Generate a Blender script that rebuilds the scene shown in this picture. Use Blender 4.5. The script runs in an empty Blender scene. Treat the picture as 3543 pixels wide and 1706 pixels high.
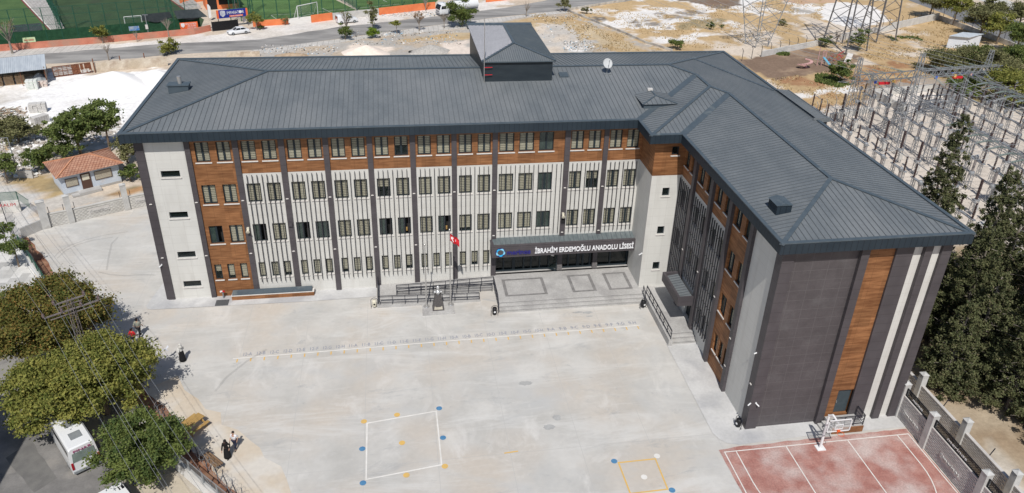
import bpy, bmesh, math, random
import numpy as np
from mathutils import Vector, Matrix
SC=bpy.context.scene; COL=SC.collection
# ---------------------------------------------------------------- camera
CW,CH=3543.0,1706.0
CAM=dict(rx=1.082307,ry=-0.032578,rz=-0.160474,x=20.788013,y=-61.572809,z=39.844573,f=2669.057662,cx=1808.980234,cy=752.972098)
cd=bpy.data.cameras.new('camera'); cam=bpy.data.objects.new('camera',cd); COL.objects.link(cam)
cam.location=(CAM['x'],CAM['y'],CAM['z']); cam.rotation_euler=(CAM['rx'],CAM['ry'],CAM['rz'])
cd.sensor_fit='HORIZONTAL'; cd.sensor_width=36; cd.lens=CAM['f']/CW*36
cd.shift_x=(CW/2-CAM['cx'])/CW; cd.shift_y=(CAM['cy']-CH/2)/CW
cd.clip_end=4000; SC.camera=cam
# ---------------------------------------------------------------- world, sun, exposure
SUNV=Vector((-0.17,-1.0,1.36)).normalized()
w=bpy.data.worlds.new('World'); SC.world=w; w.use_nodes=True
nt=w.node_tree; bg=nt.nodes['Background']
sky=nt.nodes.new('ShaderNodeTexSky'); sky.sky_type='NISHITA'; sky.sun_disc=False
sky.sun_elevation=math.asin(SUNV.z); sky.sun_rotation=math.atan2(SUNV.x,SUNV.y)
sky.altitude=800; sky.air_density=1.0; sky.dust_density=1.5
nt.links.new(sky.outputs[0],bg.inputs[0]); bg.inputs[1].default_value=0.085
sl=bpy.data.lights.new('sun','SUN'); so=bpy.data.objects.new('sun',sl); COL.objects.link(so)
sl.energy=3.9; sl.angle=math.radians(0.53); sl.color=(1.0,0.965,0.91)
so.rotation_euler=SUNV.to_track_quat('Z','Y').to_euler()
SC.view_settings.view_transform='Standard'; SC.view_settings.look='None'; SC.view_settings.exposure=0.0; SC.view_settings.gamma=1.0
# ---------------------------------------------------------------- pixel (of the full photo) -> ground point
_R=np.array(cam.rotation_euler.to_matrix()); _T=np.array(cam.location)
def G(u,v,z=0.0):
    d=_R@np.array([(u-CAM['cx'])/CAM['f'],-(v-CAM['cy'])/CAM['f'],-1.0]); t=(z-_T[2])/d[2]; p=_T+t*d
    return Vector((float(p[0]),float(p[1]),z))
def zoom(ox,oy,k=0.35489): return lambda u,v,z=0.0: G(ox+k*u,oy+k*v,z)
ZA=zoom(0,0);ZB=zoom(850,0);ZC=zoom(1700,0);ZD=zoom(2643,0);ZE=zoom(0,400);ZF=zoom(0,800);ZG=zoom(0,1266);ZH=zoom(2643,1266);ZI=zoom(2643,300)
ZS=zoom(2850,250,693/2455.)
# ---------------------------------------------------------------- object helpers
def tag(o,label=None,cat=None,group=None,kind=None):
    if label: o['label']=label
    if cat: o['category']=cat
    if group: o['group']=group
    if kind: o['kind']=kind
    return o
def thing(name,label,cat,loc=(0,0,0),rz=0.0,group=None):
    o=bpy.data.objects.new(name,None); COL.objects.link(o); o.location=loc; o.rotation_euler=(0,0,rz); o.empty_display_size=.3
    return tag(o,label,cat,group)
class MB:
    def __init__(s): s.v=[]; s.f=[]; s.m=[]
    def face(s,pts,m=0):
        n=len(s.v); s.v+= [tuple(p) for p in pts]; s.f.append(tuple(range(n,n+len(pts)))); s.m.append(m)
    def box(s,x0,x1,y0,y1,z0,z1,m=0,M=None):
        P=[(x0,y0,z0),(x1,y0,z0),(x1,y1,z0),(x0,y1,z0),(x0,y0,z1),(x1,y0,z1),(x1,y1,z1),(x0,y1,z1)]
        if M is not None: P=[tuple(M@Vector(p)) for p in P]
        n=len(s.v); s.v+=P
        for q in ((0,3,2,1),(4,5,6,7),(0,1,5,4),(1,2,6,5),(2,3,7,6),(3,0,4,7)):
            s.f.append(tuple(n+i for i in q)); s.m.append(m)
    def bar(s,a,b,w,h=None,m=0,up=(0,0,1)):
        a=Vector(a);b=Vector(b);d=b-a
        if d.length<1e-6:return
        h=h or w; d.normalize(); u=Vector(up)
        if abs(d.dot(u))>.98:u=Vector((1,0,0))
        sx=d.cross(u).normalized(); sz=sx.cross(d)
        n=len(s.v)
        for p in (a,b):
            for i,j in ((-1,-1),(1,-1),(1,1),(-1,1)): s.v.append(tuple(p+sx*(i*w/2)+sz*(j*h/2)))
        for q in ((0,1,2,3),(7,6,5,4),(0,4,5,1),(1,5,6,2),(2,6,7,3),(3,7,4,0)):
            s.f.append(tuple(n+i for i in q)); s.m.append(m)
    def cyl(s,a,b,r0,r1=None,n=8,m=0,caps=True):
        a=Vector(a);b=Vector(b);d=b-a
        if d.length<1e-6:return
        r1=r0 if r1 is None else r1; d.normalize()
        u=Vector((0,0,1)) if abs(d.z)<.95 else Vector((1,0,0))
        sx=d.cross(u).normalized(); sy=sx.cross(d); k=len(s.v)
        for p,r in ((a,r0),(b,r1)):
            for i in range(n):
                t=2*math.pi*i/n; s.v.append(tuple(p+sx*(r*math.cos(t))+sy*(r*math.sin(t))))
        for i in range(n):
            j=(i+1)%n; s.f.append((k+i,k+j,k+n+j,k+n+i)); s.m.append(m)
        if caps:
            s.f.append(tuple(k+i for i in reversed(range(n)))); s.m.append(m)
            s.f.append(tuple(k+n+i for i in range(n))); s.m.append(m)
    def tube(s,pts,r,n=6,m=0):
        for a,b in zip(pts[:-1],pts[1:]): s.cyl(a,b,r,r,n,m)
    def ball(s,c,r,m=0,seg=10,rings=6,jit=0,rnd=None):
        c=Vector(c); rr=r if hasattr(r,'__len__') else (r,r,r); k=len(s.v); off=rnd or random
        for i in range(rings+1):
            t=math.pi*i/rings
            for j in range(seg):
                p=2*math.pi*j/seg; q=1+(off.uniform(-jit,jit) if jit else 0)
                s.v.append((c.x+rr[0]*q*math.sin(t)*math.cos(p),c.y+rr[1]*q*math.sin(t)*math.sin(p),c.z+rr[2]*q*math.cos(t)))
        for i in range(rings):
            for j in range(seg):
                j2=(j+1)%seg; s.f.append((k+i*seg+j,k+(i+1)*seg+j,k+(i+1)*seg+j2,k+i*seg+j2)); s.m.append(m)
    def lathe(s,c,prof,n=12,m=0):
        c=Vector(c);k=len(s.v)
        for r,z in prof:
            for i in range(n):
                t=2*math.pi*i/n; s.v.append((c.x+r*math.cos(t),c.y+r*math.sin(t),c.z+z))
        for a in range(len(prof)-1):
            for i in range(n):
                j=(i+1)%n; s.f.append((k+a*n+i,k+a*n+j,k+(a+1)*n+j,k+(a+1)*n+i)); s.m.append(m)
        s.f.append(tuple(k+(len(prof)-1)*n+i for i in range(n))); s.m.append(m)
    def prism(s,poly,axis,a0,a1,m=0):
        # poly: list of 2D points in the plane across axis ('x': (y,z); 'y': (x,z); 'z': (x,y))
        def P(p,a): return {'x':(a,p[0],p[1]),'y':(p[0],a,p[1]),'z':(p[0],p[1],a)}[axis]
        n=len(poly);k=len(s.v); s.v+=[P(p,a0) for p in poly]+[P(p,a1) for p in poly]
        s.f.append(tuple(k+i for i in range(n))); s.m.append(m); s.f.append(tuple(k+n+i for i in reversed(range(n)))); s.m.append(m)
        for i in range(n):
            j=(i+1)%n; s.f.append((k+i,k+n+i,k+n+j,k+j)); s.m.append(m)
    def mesh(s,name,mats):
        me=bpy.data.meshes.new(name); me.from_pydata(s.v,[],s.f)
        for m in (mats if isinstance(mats,(list,tuple)) else [mats]): me.materials.append(m)
        me.polygons.foreach_set('material_index',s.m); me.update(); return me
    def build(s,name,mats,parent=None,smooth=False,loc=None,fix=True):
        me=s.mesh(name,mats)
        if fix:
            bm=bmesh.new(); bm.from_mesh(me); bmesh.ops.recalc_face_normals(bm,faces=bm.faces); bm.to_mesh(me); bm.free()
        if smooth: me.polygons.foreach_set('use_smooth',[True]*len(me.polygons))
        o=bpy.data.objects.new(name,me); COL.objects.link(o)
        if parent is not None: o.parent=parent
        if loc is not None: o.location=loc
        return o
def kids(o): return list(o.children)
def copy_tree(o,parent=None,label=None,group=None,top=True):
    c=o.copy(); COL.objects.link(c); c.parent=parent
    if label: c['label']=label
    if group: c['group']=group
    for ch in kids(o): copy_tree(ch,c,top=False)
    return c
# ---------------------------------------------------------------- materials
def lin(c): 
    return tuple((x/12.92 if x<=.04045 else ((x+.055)/1.055)**2.4) for x in c)
MATS={}
def mat(name,c1,c2=None,scale=3.0,rough=.8,metal=0.0,spec=.3,stretch=(1,1,1),detail=4.0,fine=None,bump=0.0,bscale=20.0,lo=.35,hi=.65,c3=None,s3=.25,alpha=None,coord='Object',l3=.5,h3=.65):
    """linear base colours c1..c2 mixed by noise; c3 = large soft stains; fine = strength of fine value grain"""
    m=bpy.data.materials.new(name); m.use_nodes=True; t=m.node_tree; N=t.nodes; L=t.links; b=N['Principled BSDF']
    b.inputs['Roughness'].default_value=rough; b.inputs['Metallic'].default_value=metal; b.inputs['Specular IOR Level'].default_value=spec
    geo=N.new('ShaderNodeNewGeometry') if coord=='World' else N.new('ShaderNodeTexCoord')
    src=geo.outputs['Position'] if coord=='World' else geo.outputs['Object']
    mp=N.new('ShaderNodeMapping'); mp.inputs['Scale'].default_value=stretch; L.new(src,mp.inputs[0])
    col=None
    def noise(sc,det=detail):
        n=N.new('ShaderNodeTexNoise'); n.inputs['Scale'].default_value=sc; n.inputs['Detail'].default_value=det; L.new(mp.outputs[0],n.inputs[0]); return n
    def ramp(fac,a,b2,ca,cb):
        r=N.new('ShaderNodeValToRGB'); r.color_ramp.elements[0].position=a; r.color_ramp.elements[1].position=b2
        r.color_ramp.elements[0].color=(*ca,1); r.color_ramp.elements[1].color=(*cb,1); L.new(fac,r.inputs[0]); return r.outputs[0]
    if c2 is None: 
        v=N.new('ShaderNodeRGB'); v.outputs[0].default_value=(*c1,1); col=v.outputs[0]
    else: col=ramp(noise(scale).outputs[0],lo,hi,c1,c2)
    if c3 is not None:
        f=ramp(noise(s3,3).outputs[0],l3,h3,(0,0,0),(1,1,1)); mx=N.new('ShaderNodeMixRGB'); L.new(f,mx.inputs[0]); L.new(col,mx.inputs[1]); mx.inputs[2].default_value=(*c3,1); col=mx.outputs[0]
    if fine:
        f=ramp(noise(scale*9,2).outputs[0],.3,.7,(1-fine,)*3,(1+fine,)*3); mx=N.new('ShaderNodeMixRGB'); mx.blend_type='MULTIPLY'; mx.inputs[0].default_value=1; L.new(col,mx.inputs[1]); L.new(f,mx.inputs[2]); col=mx.outputs[0]
    L.new(col,b.inputs['Base Color'])
    if bump:
        n=noise(bscale); bp=N.new('ShaderNodeBump'); bp.inputs['Strength'].default_value=bump; bp.inputs['Distance'].default_value=.05; L.new(n.outputs[0],bp.inputs['Height']); L.new(bp.outputs[0],b.inputs['Normal'])
    if alpha is not None: b.inputs['Alpha'].default_value=alpha
    m['col_node']=1; MATS[name]=m; m.use_fake_user=False
    return m
def grid_lines(m,period,width,axis,colour,off=(0,0,0),wob=0.0):
    """thin joint lines laid over the base colour of m; axis = string of world axes that step"""
    t=m.node_tree;N=t.nodes;L=t.links;b=N['Principled BSDF']; src=b.inputs['Base Color'].links[0].from_socket
    geo=N.new('ShaderNodeNewGeometry'); sp=N.new('ShaderNodeSeparateXYZ'); L.new(geo.outputs['Position'],sp.inputs[0])
    fac=None
    for a in axis:
        i='xyz'.index(a); ad=N.new('ShaderNodeMath'); ad.operation='ADD'; ad.inputs[1].default_value=1000*period[i]-off[i]; L.new(sp.outputs[i],ad.inputs[0])
        md=N.new('ShaderNodeMath'); md.operation='MODULO'; md.inputs[1].default_value=period[i]; L.new(ad.outputs[0],md.inputs[0])
        lt=N.new('ShaderNodeMath'); lt.operation='LESS_THAN'; lt.inputs[1].default_value=width; L.new(md.outputs[0],lt.inputs[0])
        if fac is None: fac=lt.outputs[0]
        else:
            mm=N.new('ShaderNodeMath'); mm.operation='MAXIMUM'; L.new(fac,mm.inputs[0]); L.new(lt.outputs[0],mm.inputs[1]); fac=mm.outputs[0]
    mx=N.new('ShaderNodeMixRGB'); L.new(fac,mx.inputs[0]); L.new(src,mx.inputs[1]); mx.inputs[2].default_value=(*colour,1); L.new(mx.outputs[0],b.inputs['Base Color'])
    return m
def cell_tone(m,size,amount):
    """each panel / plank gets its own slight tone (white noise on the snapped position)"""
    t=m.node_tree;N=t.nodes;L=t.links;b=N['Principled BSDF']; src=b.inputs['Base Color'].links[0].from_socket
    geo=N.new('ShaderNodeNewGeometry'); sn=N.new('ShaderNodeVectorMath'); sn.operation='SNAP'; sn.inputs[1].default_value=size
    off=N.new('ShaderNodeVectorMath'); off.operation='ADD'; off.inputs[1].default_value=(.013,.017,.011); L.new(geo.outputs['Position'],off.inputs[0]); L.new(off.outputs[0],sn.inputs[0])
    wn=N.new('ShaderNodeTexWhiteNoise'); L.new(sn.outputs[0],wn.inputs[0])
    mr=N.new('ShaderNodeMapRange'); mr.inputs[3].default_value=1-amount; mr.inputs[4].default_value=1+amount; L.new(wn.outputs[0],mr.inputs[0])
    mx=N.new('ShaderNodeVectorMath'); mx.operation='SCALE'; L.new(src,mx.inputs[0]); L.new(mr.outputs[0],mx.inputs['Scale']); L.new(mx.outputs[0],b.inputs['Base Color'])
    return m
def C8(r,g,b): return lin((r/255.,g/255.,b/255.))
mWhite=cell_tone(grid_lines(mat('white_cladding_panel',(.60,.59,.555),(.64,.63,.595),scale=.6,rough=.55,stretch=(1,1,.2),c3=(.55,.535,.50),s3=1.4,l3=.52,h3=.8),(1.19,1.19,.78),.018,'xyz',(.50,.485,.45),off=(.1,.03,.25)),(1.19,1.19,.78),.025)
mDark=cell_tone(grid_lines(mat('dark_cladding_panel',(.072,.064,.069),(.085,.076,.081),scale=.9,rough=.5),(1.2,1.2,.78),.018,'z',(.04,.035,.036),off=(0,0,.25)),(1.2,1.2,.78),.05)
mDarkG=cell_tone(grid_lines(mat('dark_cladding_grid',(.080,.071,.074),(.094,.084,.087),scale=.9,rough=.55,c3=(.115,.108,.11),s3=.6,l3=.56,h3=.8,fine=.06),(1.2,1.2,.78),.03,'xz',(.118,.108,.11),off=(.5,0,.25)),(1.2,1.2,.78),.06)
mWood=cell_tone(grid_lines(mat('wood_cladding',(.155,.062,.024),(.33,.155,.066),scale=1.0,stretch=(.7,.7,7),rough=.6,detail=5,lo=.3,hi=.72,fine=.12),(1.2,1.2,.78),.012,'xyz',(.10,.045,.018),off=(.3,.03,.25)),(1.2,1.2,.78),.16)
mRoof=mat('roof_sheet',(.135,.150,.160),(.168,.182,.190),scale=.7,rough=.50,metal=.0,spec=.45,c3=(.20,.21,.215),s3=.16,fine=.07,l3=.5,h3=.75,stretch=(1,.6,1))
mSeam=mat('roof_seam',(.10,.113,.125),rough=.5)  # darker than the sheet: shadow lines of the ribs put into the colour
mCap=mat('roof_cap_metal',(.070,.092,.110),(.088,.110,.128),scale=1.5,rough=.45,c3=(.17,.19,.19),s3=.8,l3=.62,h3=.8)
mFascia=grid_lines(mat('fascia_metal',(.020,.031,.042),(.026,.038,.050),scale=.7,rough=.5,spec=.25),(.42,.42,9),.035,'xy',(.010,.014,.02))
mFrame=mat('window_frame_grey',(.020,.030,.037),rough=.4)
mSill=mat('marble_sill',(.70,.67,.63),(.62,.59,.56),scale=4,rough=.4)
mGlass=mat('window_glass',(.04,.06,.055),rough=.06,spec=.5,alpha=.13)
mGlassN=mat('greenish_glass',(.035,.055,.048),(.06,.085,.075),scale=1.5,rough=.07,spec=.6,alpha=.82)
mGlassD=mat('door_glass',(.012,.018,.018),rough=.06,spec=.6,alpha=.75)
mBlind=grid_lines(mat('zebra_blind',(.56,.52,.39),(.62,.58,.44),scale=1.2,rough=.9),(9,9,.165),.07,'z',(.22,.21,.16))
mBlindP=grid_lines(mat('plain_blind',(.50,.47,.36),(.58,.55,.42),scale=1.6,stretch=(1,1,3),rough=.9),(9,9,.24),.05,'z',(.29,.27,.2))
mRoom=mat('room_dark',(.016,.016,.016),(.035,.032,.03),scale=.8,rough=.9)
mFin=mat('fin_metal',(.045,.043,.048),rough=.5)
mConc=mat('concrete_grey',(.42,.41,.395),(.50,.49,.475),scale=1.2,rough=.9,fine=.07,c3=(.36,.35,.335),s3=.3)
mPaleConc=mat('concrete_pale',(.50,.485,.455),(.58,.565,.535),scale=1.2,rough=.9,fine=.06)
mRail=mat('rail_paint',(.022,.024,.036),rough=.45)
mSteel=mat('steel',(.55,.54,.52),(.45,.44,.43),scale=5,rough=.35,metal=.6)
mGalv=mat('galvanised',(.24,.255,.27),(.30,.32,.33),scale=3,rough=.5,metal=.2)
mWhiteP=mat('white_paint',(.78,.78,.78),rough=.4,spec=.5)
mBlack=mat('black_plastic',(.015,.015,.017),rough=.5)
mRubber=mat('tyre_rubber',(.02,.02,.02),rough=.8)
mCarGlass=mat('car_glass',(.012,.015,.02),rough=.08,spec=.8)
mYellow=mat('yellow_line_paint',(.72,.45,.12),(.62,.42,.16),scale=3,rough=.8)
mLine=mat('white_line_paint',(.76,.74,.70),(.66,.64,.60),scale=2,rough=.8)
mBlueP=mat('blue_line_paint',(.07,.20,.37),(.10,.25,.42),scale=4,rough=.8)
mInk=mat('grey_ink_paint',(.27,.285,.34),rough=.9)
mRed=mat('red_paint',(.55,.02,.03),rough=.6)
mSkin=mat('skin',(.45,.26,.18),rough=.6)
mHair=mat('dark_hair',(.012,.009,.008),rough=.6)
# ================================================================ GROUND
rng=np.random.RandomState(7)
_LAT=rng.rand(256,256)
def vn(x,y,s,seed=0):
    x=np.asarray(x)/s+seed*17.3+500; y=np.asarray(y)/s+seed*9.1+500
    xi=np.floor(x).astype(int); yi=np.floor(y).astype(int); fx=x-xi; fy=y-yi; fx=fx*fx*(3-2*fx); fy=fy*fy*(3-2*fy)
    g=lambda a,b:_LAT[a%256,b%256]
    return (g(xi,yi)*(1-fx)+g(xi+1,yi)*fx)*(1-fy)+(g(xi,yi+1)*(1-fx)+g(xi+1,yi+1)*fx)*fy
def fbm(x,y,s,seed=0): return (vn(x,y,s,seed)*.5+vn(x,y,s/2.1,seed+1)*.27+vn(x,y,s/4.3,seed+2)*.15+vn(x,y,s/9,seed+3)*.08)
def inpoly(px,py,poly):
    c=np.zeros(px.shape,bool); n=len(poly)
    for i in range(n):
        x1,y1=poly[i][0],poly[i][1]; x2,y2=poly[(i+1)%n][0],poly[(i+1)%n][1]
        if y1==y2: continue
        k=((y1>py)!=(y2>py))&(px<(x2-x1)*(py-y1)/(y2-y1)+x1); c^=k
    return c
gx=np.concatenate([[-1500,-600,-250,-120],np.arange(-80,-30,1.1),np.arange(-30,60,.9),np.arange(60,200,.8),[230,300,600,1500]])
gy=np.concatenate([[-1500,-400,-120,-60],np.arange(-40,20,1.0),np.arange(20,135,.8),[160,220,400,1500]])
GX,GY=np.meshgrid(gx,gy); X=GX.ravel(); Y=GY.ravel()
jx=X+(fbm(X,Y,7,1)-.5)*7+(fbm(X,Y,2.5,3)-.5)*2.5; jy=Y+(fbm(X,Y,7,5)-.5)*7+(fbm(X,Y,2.5,8)-.5)*2.5
TAN=np.array([.54,.45,.35]); DRY=np.array([.52,.375,.21]); SAND=np.array([.80,.77,.735]); RED=np.array([.36,.20,.11]); BRN=np.array([.235,.165,.12]); GRYR=np.array([.46,.43,.39]); SUBG=np.array([.60,.535,.465]); SCRUB=np.array([.30,.245,.15])
DKR=np.array([.17,.14,.115]); CREAM=np.array([.66,.57,.47])
col=np.tile(TAN,(len(X),1)); n1=fbm(X,Y,9,11)[:,None]; n2=fbm(X,Y,2.6,21)[:,None]; n3=fbm(X,Y,1.2,31)[:,None]
col=TAN*(1-n1)+CREAM*n1
def zone(poly,c,mix=None,c2=None,s=3.0,seed=40,t=.5,soft=.08,amt=1.0,crisp=False):
    global col
    p=[(q[0],q[1]) for q in poly]; k=inpoly(X if crisp else jx,Y if crisp else jy,p)
    base=np.tile(c,(len(X),1)) if c is not None else col.copy()
    if c2 is not None:
        f=np.clip((fbm(X,Y,s,seed)-t)/soft+.5,0,1)[:,None]*amt; base=base*(1-f)+np.asarray(c2)*f
    col[k]=base[k]
# field to the right of the middle wall: dry grass, white lime patches, dark rubble
zone([G(1700,70),G(2000,0),G(3100,-60),G(3700,200),G(3000,520),G(2700,460),G(2300,250),G(1700,140)],DRY,c2=CREAM,s=6,seed=50,t=.56)
zone([G(1340,165),G(1660,95),G(1980,30),G(2230,140),G(2320,185),G(1900,230),G(1300,230)],DRY,c2=GRYR*1.1,s=3,seed=55,t=.5)
zone([ZC(900,60),ZC(2100,-150),ZC(3300,-120),ZC(3100,120),ZC(2400,260),ZC(1900,420),ZC(1100,420),ZC(1300,300),ZC(900,160)],DRY*1.05,c2=SAND,s=5,seed=61,t=.52,soft=.10)
zone([ZC(1250,120),ZC(1700,90),ZC(2200,90),ZC(1750,230),ZC(1650,270),ZC(1380,260)],None,c2=SAND,s=4,seed=63,t=.34)
zone([ZC(1000,180),ZC(1350,200),ZC(1780,240),ZC(1700,300),ZC(1200,260)],None,c2=SAND,s=5,seed=64,t=.32)
zone([ZC(1500,140),ZC(2000,90),ZC(2150,120),ZC(1700,200)],None,c2=DKR*1.3,s=1.6,seed=66,t=.48,soft=.14,amt=.8)
zone([ZC(1350,190),ZC(1750,210),ZC(1800,275),ZC(1400,260)],None,c2=DKR,s=1.6,seed=67,t=.5,soft=.12,amt=.8)
zone([ZC(1000,150),ZC(1180,160),ZC(1160,205),ZC(1020,195)],DKR*1.2,c2=GRYR,s=2,seed=69,t=.5)
zone([ZC(1800,-40),ZC(2300,-20),ZC(2500,60),ZC(2150,80),ZC(1850,20)],DKR*1.4,c2=BRN,s=3,seed=68,t=.5)
zone([ZC(1850,160),ZC(2250,170),ZC(2150,260),ZC(1800,290)],None,c2=SCRUB*1.15,s=3,seed=70,t=.45)
# lot between the school and the road
zone([ZB(420,420),ZB(900,330),ZB(2200,260),ZC(300,150),ZC(740,110),ZC(1300,330),ZC(1740,510),ZC(1000,620),ZB(400,640),ZB(0,560),ZB(60,470)],np.array([.52,.43,.33]),c2=GRYR,s=3,seed=71,t=.5,soft=.15)
zone([ZB(1350,370),ZB(2160,290),ZC(330,200),ZC(750,140),ZC(1150,300),ZC(1650,520),ZC(1250,520),ZC(900,420),ZC(700,260),ZB(2100,400)],DRY,c2=np.array([.56,.45,.3]),s=3.5,seed=75,t=.5,soft=.2)
zone([ZC(430,260),ZC(650,230),ZC(900,330),ZC(950,420),ZC(780,520),ZC(450,560)],CREAM,c2=GRYR*1.2,s=3,seed=77,t=.5,soft=.2)
zone([ZC(700,430),ZC(960,400),ZC(1000,490),ZC(740,520)],SAND,c2=GRYR,s=1.8,seed=78,t=.5,soft=.2)
zone([ZB(980,440),ZB(1380,450),ZB(1420,560),ZB(960,560)],np.array([.78,.67,.57]))
zone([ZB(1900,430),ZB(2160,400),ZB(2170,560),ZB(1950,560)],np.array([.76,.66,.57]))
# white sand yard behind the left corner
zone([ZA(-300,880),ZA(500,700),ZA(900,720),ZA(1500,660),ZA(1750,700),ZA(1300,1200),ZA(1000,1400),ZA(500,1240),ZA(-300,1040)],np.array([.90,.885,.865]),c2=np.array([.82,.80,.775]),s=6,seed=80,t=.6)
zone([ZA(-400,850),ZA(240,840),ZA(300,900),ZA(100,980),ZA(-400,1020)],GRYR*1.4,c2=SAND,s=4,seed=82,t=.5,soft=.3)
zone([ZE(-400,60),ZE(420,90),ZE(1150,60),ZE(1300,120),ZE(1300,400),ZE(900,340),ZE(380,480),ZE(0,480),ZE(-400,500)],np.array([.42,.38,.33]),c2=np.array([.62,.59,.56]),s=1.6,seed=84,t=.5,soft=.15)
zone([ZE(-300,250),ZE(150,280),ZE(140,330),ZE(-300,360)],DRY)
zone([ZE(180,600),ZE(560,620),ZE(600,800),ZE(330,850),ZE(180,700)],np.array([.44,.33,.18]),c2=SCRUB,s=2,seed=86,t=.55)
zone([ZE(330,830),ZE(640,770),ZE(900,760),ZE(880,830),ZE(400,920)],GRYR*1.15)
zone([ZE(930,730),ZE(1400,640),ZE(1480,720),ZE(980,800)],np.array([.45,.27,.14]),c2=SCRUB,s=2,seed=88,t=.5)
# dusty verge between the orange wall and the road
zone([ZA(-400,520),ZA(950,430),ZA(2000,330),ZB(100,260),ZB(430,240),ZB(660,180),ZB(1300,110),ZB(1900,60),ZB(2536,-20),ZB(2700,60),ZB(1850,160),ZB(900,270),ZA(2536,420),ZA(1400,470),ZA(-400,640)],np.array([.66,.61,.55]),c2=np.array([.74,.70,.655]),s=4,seed=90,t=.5,soft=.2)
# brown playground lot, red earth, track, grass patches (right)
zone([ZD(0,560),ZD(480,470),ZD(860,560),ZD(760,700),ZD(450,780),ZD(0,760),ZD(-300,600)],BRN,c2=np.array([.33,.24,.17]),s=4,seed=92,t=.55)
zone([ZD(60,780),ZD(800,640),ZD(1400,560),ZD(1700,700),ZD(1100,850),ZD(700,850),ZD(350,900)],RED,c2=DRY,s=3,seed=94,t=.5,soft=.15)
zone([ZD(320,920),ZD(800,870),ZD(1040,860),ZD(1000,900),ZD(700,930),ZD(330,975)],SAND*.93)
zone([ZD(350,980),ZD(1040,900),ZD(1340,1100),ZD(520,1150)],np.array([.47,.28,.14]),c2=DRY,s=3,seed=96,t=.45,soft=.2)
zone([ZD(420,100),ZD(700,20),ZD(1100,60),ZD(1220,200),ZD(900,260),ZD(600,200)],SAND*1.02)
zone([ZD(100,-20),ZD(700,-60),ZD(720,20),ZD(420,40)],np.array([.56,.38,.26]))
zone([ZD(250,60),ZD(420,90),ZD(430,130),ZD(200,110)],GRYR)
zone([ZD(1000,850),ZD(1500,760),ZD(2100,860),ZD(2900,900),ZD(2900,1050),ZD(2000,1060),ZD(1640,880),ZD(1050,930)],np.array([.27,.22,.185]),c2=np.array([.40,.34,.28]),s=4,seed=98,t=.5,soft=.2)
zone([ZD(1800,900),ZD(2600,860),ZD(3300,900),ZD(3300,1000),ZD(2100,1000)],np.array([.36,.29,.15]))
# substation gravel
SUBP=[G(2720,405),ZI(500,300),ZI(1040,100),ZI(1600,30),ZI(1950,170),ZI(3300,210),G(4100,1000),G(3680,1240),G(3380,900),G(3000,700)]
zone(SUBP,SUBG,c2=SUBG*1.06,s=5,seed=100,t=.5,soft=.4)
# leaf litter under the cypresses with shade in its brown, pale strip at the perimeter wall
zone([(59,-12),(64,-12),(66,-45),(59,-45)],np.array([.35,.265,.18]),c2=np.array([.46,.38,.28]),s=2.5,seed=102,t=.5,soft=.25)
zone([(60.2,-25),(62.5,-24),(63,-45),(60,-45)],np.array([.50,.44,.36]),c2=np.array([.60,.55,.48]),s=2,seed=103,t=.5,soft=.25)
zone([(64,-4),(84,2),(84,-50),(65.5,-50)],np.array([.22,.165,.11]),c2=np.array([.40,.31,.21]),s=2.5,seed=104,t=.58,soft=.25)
# left street side
zone([ZE(-300,720),ZE(180,740),ZE(330,1000),ZE(200,1240),ZF(240,60),ZF(420,330),ZF(0,600),ZF(-400,500)],np.array([.60,.58,.55]))
zone([ZG(-900,-900),ZG(400,-900),ZG(1500,300),ZG(2300,1400),ZG(-900,1400)],np.array([.46,.42,.36]))
col=col*(.86+.28*n2)*(.92+.16*n3); col=np.clip(col,0,.92)
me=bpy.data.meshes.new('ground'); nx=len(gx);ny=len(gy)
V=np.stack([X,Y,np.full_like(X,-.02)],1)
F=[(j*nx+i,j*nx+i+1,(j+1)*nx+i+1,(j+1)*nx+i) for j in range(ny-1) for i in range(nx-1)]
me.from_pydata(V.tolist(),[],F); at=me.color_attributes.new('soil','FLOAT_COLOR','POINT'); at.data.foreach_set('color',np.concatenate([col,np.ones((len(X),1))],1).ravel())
m=mat('soil',(.5,.5,.5),rough=.95,spec=.1); t=m.node_tree; a=t.nodes.new('ShaderNodeVertexColor'); a.layer_name='soil'
tc=t.nodes.new('ShaderNodeTexCoord')
n=t.nodes.new('ShaderNodeTexNoise'); n.inputs['Scale'].default_value=1.6; n.inputs['Detail'].default_value=8; n.inputs['Roughness'].default_value=.72; t.links.new(tc.outputs['Object'],n.inputs[0])
r=t.nodes.new('ShaderNodeValToRGB'); r.color_ramp.elements[0].position=.36; r.color_ramp.elements[1].position=.66; r.color_ramp.elements[0].color=(.80,.79,.78,1); r.color_ramp.elements[1].color=(1.13,1.13,1.13,1)
mx=t.nodes.new('ShaderNodeMixRGB'); mx.blend_type='MULTIPLY'; mx.inputs[0].default_value=.8; t.links.new(n.outputs[0],r.inputs[0]); t.links.new(a.outputs[0],mx.inputs[1]); t.links.new(r.outputs[0],mx.inputs[2]); t.links.new(mx.outputs[0],t.nodes['Principled BSDF'].inputs['Base Color'])
bp=t.nodes.new('ShaderNodeBump'); bp.inputs['Strength'].default_value=.5; bp.inputs['Distance'].default_value=.12; t.links.new(n.outputs[0],bp.inputs['Height']); t.links.new(bp.outputs[0],t.nodes['Principled BSDF'].inputs['Normal'])
me.materials.append(m); o=bpy.data.objects.new('ground',me); COL.objects.link(o); tag(o,kind='structure')
LV=[0.0]
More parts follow.
